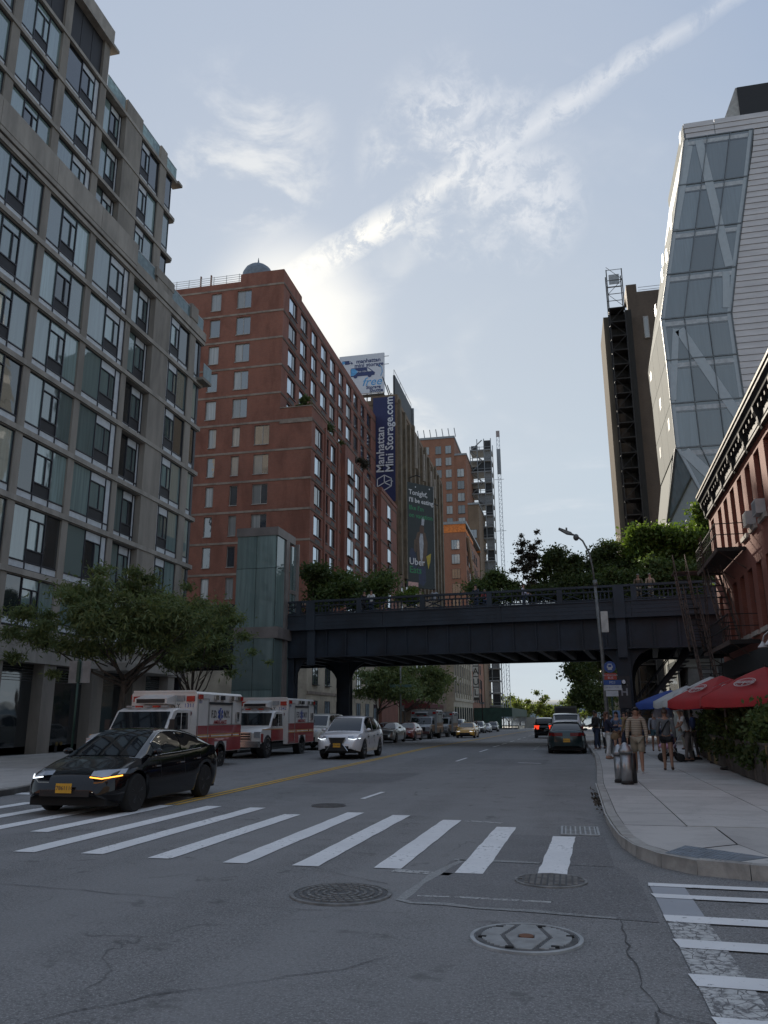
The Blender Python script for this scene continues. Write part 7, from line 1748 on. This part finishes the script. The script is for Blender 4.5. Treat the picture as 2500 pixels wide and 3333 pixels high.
    E_ = [('pel', 'wai'), ('wai', 'che'), ('che', 'nkb'), ('nkb', 'nck'), ('nck', 'hed'), ('hed', 'crn')]
    for nm in 'LR':
        E_ += [('nkb', 'sh'+nm), ('sh'+nm, 'el'+nm), ('el'+nm, 'wr'+nm), ('wr'+nm, 'pa'+nm), ('wr'+nm, 't%sa' % nm), ('t%sa' % nm, 't%sb' % nm), ('pel', 'hi'+nm), ('hi'+nm, 'kn'+nm), ('kn'+nm, 'an'+nm), ('an'+nm, 'to'+nm), ('an'+nm, 'he'+nm)]
        for q in range(4): E_ += [('pa'+nm, 'f%d%sa' % (q, nm)), ('f%d%sa' % (q, nm), 'f%d%sb' % (q, nm))]
    put('body', skinmesh({q: (*J[q], *RR[q]) for q in J}, E_), SKINS[skin], t, True, True)
    def lerp(a, b, u): return tuple(J[a][i]+(J[b][i]-J[a][i])*u for i in range(3))
    def garment(name, nodes, edges, mat):
        return put(name, skinmesh(nodes, edges), mat, t, True, True)
    if shirt:
        nd = {'pel': (*lerp('pel', 'wai', -.25), RR['pel'][0]*1.14, RR['pel'][1]*1.18), 'wai': (*J['wai'], RR['wai'][0]*1.18, RR['wai'][1]*1.2), 'che': (*J['che'], RR['che'][0]*1.13, RR['che'][1]*1.15), 'nkb': (*lerp('nkb', 'che', .12), RR['nkb'][0]*1.25, RR['nkb'][1]*1.2)}
        ed = [('pel', 'wai'), ('wai', 'che'), ('che', 'nkb')]
        for nm in 'LR':
            nd['sh'+nm] = (*J['sh'+nm], RR['sh'+nm][0]*1.22, RR['sh'+nm][1]*1.22); ed.append(('nkb', 'sh'+nm))
            if sleeve >= 1:
                nd['el'+nm] = (*J['el'+nm], RR['el'+nm][0]*1.35, RR['el'+nm][1]*1.35); ed.append(('sh'+nm, 'el'+nm))
                if sleeve > 1: nd['wr'+nm] = (*lerp('wr'+nm, 'el'+nm, .06 if sleeve == 2 else .4), RR['wr'+nm][0]*1.5, RR['wr'+nm][1]*1.5); ed.append(('el'+nm, 'wr'+nm))
            elif sleeve > 0: nd['el'+nm] = (*lerp('sh'+nm, 'el'+nm, .6), RR['el'+nm][0]*1.45, RR['el'+nm][1]*1.45); ed.append(('sh'+nm, 'el'+nm))
        garment('shirt', nd, ed, shirt)
    if legs:
        lo = 1.0 if leglen == 1 else leglen
        nd = {'pel': (*lerp('pel', 'wai', .15), RR['pel'][0]*1.08, RR['pel'][1]*1.1)}; ed = []
        for nm in 'LR':
            wide = 1.22 if leglen == 1 else 1.35
            nd['hi'+nm] = (*J['hi'+nm], RR['hi'+nm][0]*1.12, RR['hi'+nm][1]*1.15); ed.append(('pel', 'hi'+nm))
            if leglen == 1:
                nd['kn'+nm] = (*J['kn'+nm], RR['kn'+nm][0]*1.2, RR['kn'+nm][1]*1.2); nd['an'+nm] = (*J['an'+nm], RR['an'+nm][0]*1.35, RR['an'+nm][1]*1.35); ed += [('hi'+nm, 'kn'+nm), ('kn'+nm, 'an'+nm)]
            else:
                nd['kn'+nm] = (*lerp('hi'+nm, 'kn'+nm, leglen), RR['kn'+nm][0]*wide+(.034 if leglen > .9 else .014), RR['kn'+nm][1]*wide+(.034 if leglen > .9 else .014)); ed += [('hi'+nm, 'kn'+nm)]
        garment('trousers' if leglen == 1 else 'shorts', nd, ed, legs)
    if shoes:
        for nm in 'LR':
            put('shoe', skinmesh({'a': (*lerp('an'+nm, 'he'+nm, .8), .046*k, .046*k), 'h': (*J['he'+nm], .042*k, .042*k), 'm': (*lerp('he'+nm, 'to'+nm, .55), .047*k, .040*k), 't': (*J['to'+nm], .043*k, .03*k)}, [('h', 'a'), ('h', 'm'), ('m', 't')]), shoes, t, True, True)
    hx, hy, hz = J['hed']; cx_, cy_, cz_ = J['crn']
    HM = HAIR[hair]
    if hat:
        MB().lathe([(.094*k, 0), (.097*k, .03*k), (.085*k, .075*k), (.05*k, .105*k), (.001, .112*k)], (cx_, cy_-.005, cz_-.02*k), 16).out('cap', hat, t, True, True)
        MB().prism([(cx_-.07*k, cy_-.07*k), (cx_+.07*k, cy_-.07*k), (cx_+.055*k, cy_-.16*k), (cx_-.055*k, cy_-.16*k)], 'z', cz_-.02*k, cz_-.008*k).out('cap_peak', hat, t, local=True)
    else:
        m = MB(); rings = []
        for j in range(7):
            ph = math.pi/2*(j/6)*1.0; rr_ = math.cos(ph)
            ring = []
            for i in range(16):
                a = 2*math.pi*i/16; back = max(0, math.sin(a)); fr = max(0, -math.sin(a))
                zz = math.sin(ph)*.098*k-(1-math.sin(ph))*(.055*back-.035*fr)*k
                ring.append((cx_+.088*k*rr_*math.cos(a), cy_+.004+.104*k*rr_*math.sin(a)+.006, cz_+zz-.012*k))
            rings.append(ring)
        m.loft(rings, True, True); m.out('hair', HM, t, True, True)
    if hairlen:
        nd = {'a': (cx_, cy_+.04*k, cz_+.02*k, .08*k, .07*k), 'b': (hx, hy+.075*k, hz-.03*k, .078*k, .05*k), 'c': (hx, hy+.085*k, hz-.12*k-.1*hairlen*k, .085*k, .04*k), 'd': (hx, hy+.08*k, hz-.16*k-.25*hairlen*k, .06*k, .025*k)}
        put('long_hair', skinmesh(nd, [('a', 'b'), ('b', 'c'), ('c', 'd')]), HM, t, True, True)
    MB().add([(hx-.012*k, hy-.085*k, hz-.02*k), (hx+.012*k, hy-.085*k, hz-.02*k), (hx, hy-.112*k, hz-.018*k), (hx, hy-.086*k, hz+.025*k)], [(0, 1, 2), (0, 2, 3), (1, 3, 2)]).out('nose', SKINS[skin], t, True, True)
    for s in (1, -1):
        MB().ell((hx+s*.031*k, hy-.083*k, hz+.018*k), (.012*k, .006*k, .006*k), 8, 5).out('eye', M('eye_dark', (.02, .015, .012), .3), t, True, True)
        MB().ell((hx+s*.078*k, hy+.01*k, hz+.005*k), (.010*k, .02*k, .03*k), 8, 6).out('ear', SKINS[skin], t, True, True)
    MB().ell((hx, hy-.083*k, hz-.048*k), (.024*k, .006*k, .006*k), 8, 5).out('mouth', M('lip', (.20, .085, .07), .5), t, True, True)
    t['_k'] = k
    return t, J
def strapbag(t, c, r, mat, name='backpack'):
    MB().ell(c, r, 12, 9).out(name, mat, t, True, True)
ZP = .15
def striped(name, a, b, fz):
    m = bpy.data.materials.new(name); m.use_nodes = True; tt = m.node_tree; b_ = tt.nodes['Principled BSDF']; g = tt.nodes.new('ShaderNodeNewGeometry'); s_ = tt.nodes.new('ShaderNodeSeparateXYZ'); tt.links.new(g.outputs['Position'], s_.inputs[0])
    w = mth(tt, 'SINE', mth(tt, 'ADD', mth(tt, 'MULTIPLY', s_.outputs[2], fz), mth(tt, 'MULTIPLY', noise(tt, g.outputs['Position'], 7, 2), 2.0)))
    c = mixc(tt, rng(tt, w, -.2, .6), a, b); tt.links.new(c, b_.inputs['Base Color']); b_.inputs['Roughness'].default_value = .9; return m
WHT = cloth('white', (.58, .58, .57)); SHW = cloth('shoe_white', (.52, .52, .52)); SHB = cloth('shoe_black', (.015, .015, .016)); NVY = cloth('navy', (.015, .018, .04)); DEN = cloth('denim', (.075, .11, .18)); JEAN = cloth('jeans', (.03, .045, .08)); TAN = cloth('tan', (.22, .15, .085)); GRY = cloth('grey', (.115, .118, .122)); BLA = cloth('black', (.013, .013, .014))
KHA = cloth('khaki', (.25, .215, .16)); LGR = cloth('light_grey', (.27, .285, .32)); TEAL = cloth('teal', (.06, .13, .16)); BRW = cloth('brown', (.14, .075, .04))
def face(dx, dy): return math.atan2(dx, -dy)         # heading that makes the figure look along (dx, dy)
t, J = person('man in a striped long-sleeved shirt and khaki shorts carrying a white plastic bag', (1.84, 23.9, ZP), face(-.15, -1), 1.74, 'tan', 'dark', 0, striped('cloth_striped', (.23, .185, .14), (.36, .305, .24), 105), 2, KHA, .98, SHW, .10, (6, 8), (8, 10), 0, 1.06, False, (.01, -.01), fat=1.08)
b = T('plastic_bag', 'crumpled white plastic bag hanging from the striped-shirt man\'s hand', 'bag', (1.60, 23.78, .72))
m = MB(); rings = []
for z, r_ in ((.22, .015), (.17, .035), (.08, .085), (-.04, .115), (-.14, .10), (-.19, .05), (-.2, .01)): rings.append([(r_*(1+random.uniform(-.18, .18))*math.cos(a), .7*r_*(1+random.uniform(-.18, .18))*math.sin(a), z-.05) for a in [2*math.pi*i/14 for i in range(14)]])
m.loft(rings, True, True).out('pouch', M('plastic_white', (.6, .6, .6), .35, trans=.25), b, True, True)
t, J = person('woman in a grey sweatshirt and black shorts seen from behind with her hair tied up', (2.72, 24.9, ZP), face(.1, 1), 1.70, 'tan', 'brown', 0, GRY, 2, BLA, .42, cloth('shoe_brown', (.10, .06, .045)), .16, (14, 30), (-8, 30), 0, 1.0, True)
MB().ell((J['crn'][0], J['crn'][1]+.05, J['crn'][2]+.085), (.045, .045, .04), 10, 7).out('hair_bun', HAIR['brown'], t, True, True); MB().tube([(-.1, .11, 1.38), (-.02, .135, 1.3), (.12, .09, 1.05)], .02, 6).out('bag_strap', BLA, t, True, True)
t, J = person('man in a white tee and grey cap with a backpack bending over a pram', (3.95, 29.9, ZP), face(-1, -.15), 1.76, 'tan', 'grey', 0, WHT, .5, cloth('grey_short', (.17, .15, .14)), 1, SHB, .10, (38, 30), (30, 30), 16, 1.02, hat=cloth('cap_grey', (.24, .235, .22)))
strapbag(t, (0, .22, 1.28), (.15, .10, .2), cloth('pack_blue', (.035, .06, .15)))
pr2 = T('pram', 'black pram with a pink seat and hood pushed by the man in the white tee', 'pram', (3.35, 29.75, ZP))
for x, y in ((-.28, -.22), (-.28, .22), (.28, -.24), (.28, .24)): MB().lathe([(.05, -.025), (.12, -.025), (.14, 0), (.12, .025), (.05, .025)], (x, y, .14), 14, 'y').out('wheel', TYRE, pr2, True, True)
for s in (-.22, .22): MB().tube([(-.28, s, .16), (.05, s, .45), (.32, s, .85), (.5, s*.9, .98)], .016, 6).out('frame', M('pram_alloy', (.3, .3, .3), .4, .8), pr2, True, True); MB().tube([(.28, s, .16), (.0, s, .55)], .016, 6).out('frame', M('pram_alloy', (.3, .3, .3), .4, .8), pr2, True, True)
MB().cyl((.5, -.2, .98), (.5, .2, .98), .02, 8).out('handle', BLA, pr2, True, True); MB().ell((-.08, 0, .52), (.3, .2, .12), 12, 8).out('seat', M('pram_pink', (.42, .24, .36), .8), pr2, True, True)
MB().ell((.02, 0, .72), (.24, .22, .2), 12, 8).out('hood', M('pram_hood', (.05, .03, .07), .8), pr2, True, True); MB().box(-.2, -.2, .18, .2, .2, .32).out('basket', BLA, pr2, local=True)
person('woman in a navy jacket and white trousers standing by the kerb', (1.38, 31.3, ZP), face(1, .3), 1.66, 'light', 'red', .5, NVY, 2, WHT, 1, cloth('shoe_tan', (.25, .15, .10)), .06, (25, 80), (30, 70), 0, .98, True)
MB_ = T('shoulder_bag', 'tan handbag on the arm of the woman in white trousers', 'bag', (1.62, 31.2, .95)); MB().ell((0, 0, 0), (.16, .08, .13), 10, 8).out('pouch', TAN, MB_, True, True)
person('long-haired woman in a denim jacket and brown skirt-like shorts with folded hands', (1.85, 33.6, ZP), face(-.2, -1), 1.68, 'light', 'dark', .8, DEN, 2, BRW, .55, SHW, .05, (25, 85, .1), (25, 85, .1), 0, .98, True)
person('person in a tan coat turned away beside the striped-shirt man', (2.25, 32.6, ZP), face(-.4, 1), 1.74, 'tan', 'dark', .3, TAN, 2, BLA, 1, SHB, .03, (5, 20), (5, 30), 0, 1.04)
person('woman in a pale grey sweater and teal shorts walking this way', (3.75, 38.6, ZP), face(.1, -1), 1.68, 'tan', 'dark', .2, LGR, 2, TEAL, .6, SHB, .14, (15, 40), (-10, 30), 0, 1.0, True)
person('person in a black hooded top and jeans leaning against the dark green saloon', (1.25, 39.4, ZP), face(-.9, -.3), 1.76, 'brown', 'dark', .0, BLA, 2, JEAN, 1, SHW, .10, (20, 50), (15, 60), 4, 1.06)
person('person in dark clothes standing just past the leaning one', (1.35, 42.0, ZP), face(.6, -.8), 1.72, 'tan', 'dark', .1, cloth('char', (.03, .028, .027)), 2, BLA, 1, SHW, .05, (5, 40), (5, 20), 0, 1.02)
person('person in an olive-black jacket waiting behind the lamp post', (1.75, 41.0, ZP), face(-.3, 1), 1.72, 'tan', 'brown', .3, cloth('olive', (.045, .045, .03)), 2, BLA, 1, SHB, .03, (5, 15), (5, 25), 0, 1.0)
person('tall dark-haired man in black looking over the crowd', (3.1, 41.6, ZP), face(0, -1), 1.84, 'brown', 'dark', 0, BLA, 2, BLA, 1, SHB, .08, (5, 15), (-5, 15), 0, 1.04)
person('fair-haired person in a yellow-green top in the crowd by the column', (2.55, 43.5, ZP), face(-.4, -1), 1.70, 'light', 'grey', .2, cloth('yellowish', (.25, .24, .07)), 2, JEAN, 1, SHB, .05, (5, 15), (5, 15), 0, 1.0, True)
person('person in navy with a dark backpack just behind the pram', (4.45, 32.2, ZP), face(-.2, 1), 1.72, 'tan', 'dark', 0, cloth('slate', (.035, .045, .075)), 2, cloth('dark_grey', (.045, .045, .048)), 1, SHW, .12, (10, 20), (-8, 20), 0, 1.02)
person('man in dark clothes walking in the far left lane by the parked cars', (-10.6, 97, gz(97)), face(0, -1), 1.75, 'brown', 'dark', 0, NVY, 2, BLA, 1, SHB, .15, (10, 20), (-10, 20))
for x, y, lb, dx, dy, sk, hr, hl, sh, lg, fem in ((2.9, 45.5, 'woman in a maroon top in the crowd under the viaduct', -.3, -1, 'light', 'brown', .5, cloth('maroon', (.10, .025, .03)), JEAN, True), (1.9, 46.5, 'man in a pale blue shirt under the viaduct', .2, 1, 'tan', 'dark', 0, cloth('pale_blue', (.20, .26, .36)), BLA, False),
    (3.6, 44.2, 'person in a black puffer by the park sign', .5, -.8, 'brown', 'dark', .2, BLA, cloth('dark_grey', (.045, .045, .048)), False), (4.4, 42.8, 'woman in a white blouse past the folded parasol', -.2, -1, 'tan', 'dark', .6, WHT, JEAN, True), (5.2, 40.5, 'man in a grey tee near the blue parasol', -1, -.2, 'tan', 'brown', 0, GRY, KHA, False),
    (2.4, 51.5, 'person in dark red walking away beyond the viaduct column', 0, 1, 'tan', 'dark', 0, cloth('dark_red', (.13, .03, .025)), BLA, False), (2.0, 37.4, 'woman in charcoal half hidden by the bus stop post', -.6, .5, 'light', 'dark', .6, cloth('char', (.03, .028, .027)), JEAN, True), (2.95, 36.2, 'young man in olive with a dark backpack facing the stairs', .2, 1, 'light', 'brown', 0, cloth('olive', (.045, .045, .03)), JEAN, False)):
    person(lb, (x, y, ZP if y < 45 else ZP+gz(y)), face(dx, dy), random.uniform(1.64, 1.8), sk, hr, hl, sh, 2, lg, 1, SHB, random.uniform(.02, .15), (random.uniform(0, 25), random.uniform(10, 60)), (random.uniform(-8, 20), random.uniform(10, 50)), 0, random.uniform(.96, 1.06), fem)
# visitors on the viaduct: their deck is at 8.0 m
def vworld(lx, ly): p = Vector((lx*math.cos(VANG)-ly*math.sin(VANG), lx*math.sin(VANG)+ly*math.cos(VANG), 0))+VO; return (p.x, p.y, 8.0)
VG = 'visitors on the viaduct'
for lx, ly, lb, rz, sk, hr, hl, sh, lg in ((-5.2, .8, 'visitor in a white shirt facing the rail at the left part of the viaduct', 0, 'tan', 'dark', 0, WHT, JEAN), (-5.75, 1.0, 'dark-haired visitor half turned beside the white-shirted one on the viaduct', .7, 'tan', 'dark', .4, BLA, BLA), (-1.1, 1.4, 'visitor in light grey seen from behind on the viaduct', math.pi, 'brown', 'dark', 0, LGR, KHA),
    (1.75, .9, 'visitor in slate blue with long dark hair bowing over the viaduct rail', -.5, 'light', 'dark', .7, cloth('slate2', (.04, .05, .075)), JEAN), (2.25, 1.1, 'small blond visitor in red beside the bowing one on the viaduct', 0, 'light', 'grey', .2, cloth('reddish', (.30, .06, .06)), JEAN), (4.6, 1.6, 'visitor in lilac white walking on the viaduct below the dark trees', 1.4, 'light', 'brown', .3, cloth('lilac', (.45, .42, .52)), JEAN),
    (11.5, .35, 'bald visitor in a brown shirt leaning on the viaduct rail near the fire escape', 0, 'tan', 'grey', 0, cloth('umber', (.10, .075, .05)), KHA), (12.15, .35, 'smaller visitor in beige leaning on the rail beside the bald one', .1, 'light', 'grey', 0, cloth('beige', (.26, .2, .14)), KHA)):
    small = 1.42 if 'small' in lb and 'blond' in lb else 1.72
    person(lb, vworld(lx, ly), rz+VANG, small, sk, hr, hl, sh, 2, lg, 1, SHB, .04, (20, 60), (20, 60), 6 if 'lean' in lb or 'bow' in lb else 0, 1.0, group=VG)

# ================================================================== across the avenue, behind the viewpoint (seen in reflections)
for nm, lb, x0, y0, x1, y1, h, mt in (('corner_building', 'cream brick corner building across the avenue from the crossing', 14, -52, 70, -26, 27, M('dun_brick', (.20, .15, .11), .9, grime=.3)),
        ('corner_building', 'brown brick corner building across the avenue facing the concrete apartment house', -75, -52, -18, -26, 30, BRN2),
        ('avenue_terrace', 'terrace of brick houses running up the avenue behind the fire escape house', 23, 17, 120, 36, 14, BRN)):
    t = T(nm, lb, 'building', ((x0+x1)/2, (y0+y1)/2, 0))
    MB().box(x0, y0, -.1, x1, y1, h).out('wall', mt, t); MB().box(x0-.3, y0-.3, h, x1+.3, y1+.3, h+.7).out('cornice', STONE, t)
    face_y = y1+.02 if y1 < 0 else y0-.06
    PN = MB().box(0, 0, 0, 1.3, .04, 2.0).mesh('window')
    for i in range(int((x1-x0)/3.2)):
        for k in range(int((h-4)/3.3)): put('window', PN, GLB, t, loc=(x0+1+3.2*i, face_y, 4.2+3.3*k))
bpy.data.scenes.remove(BENCH)
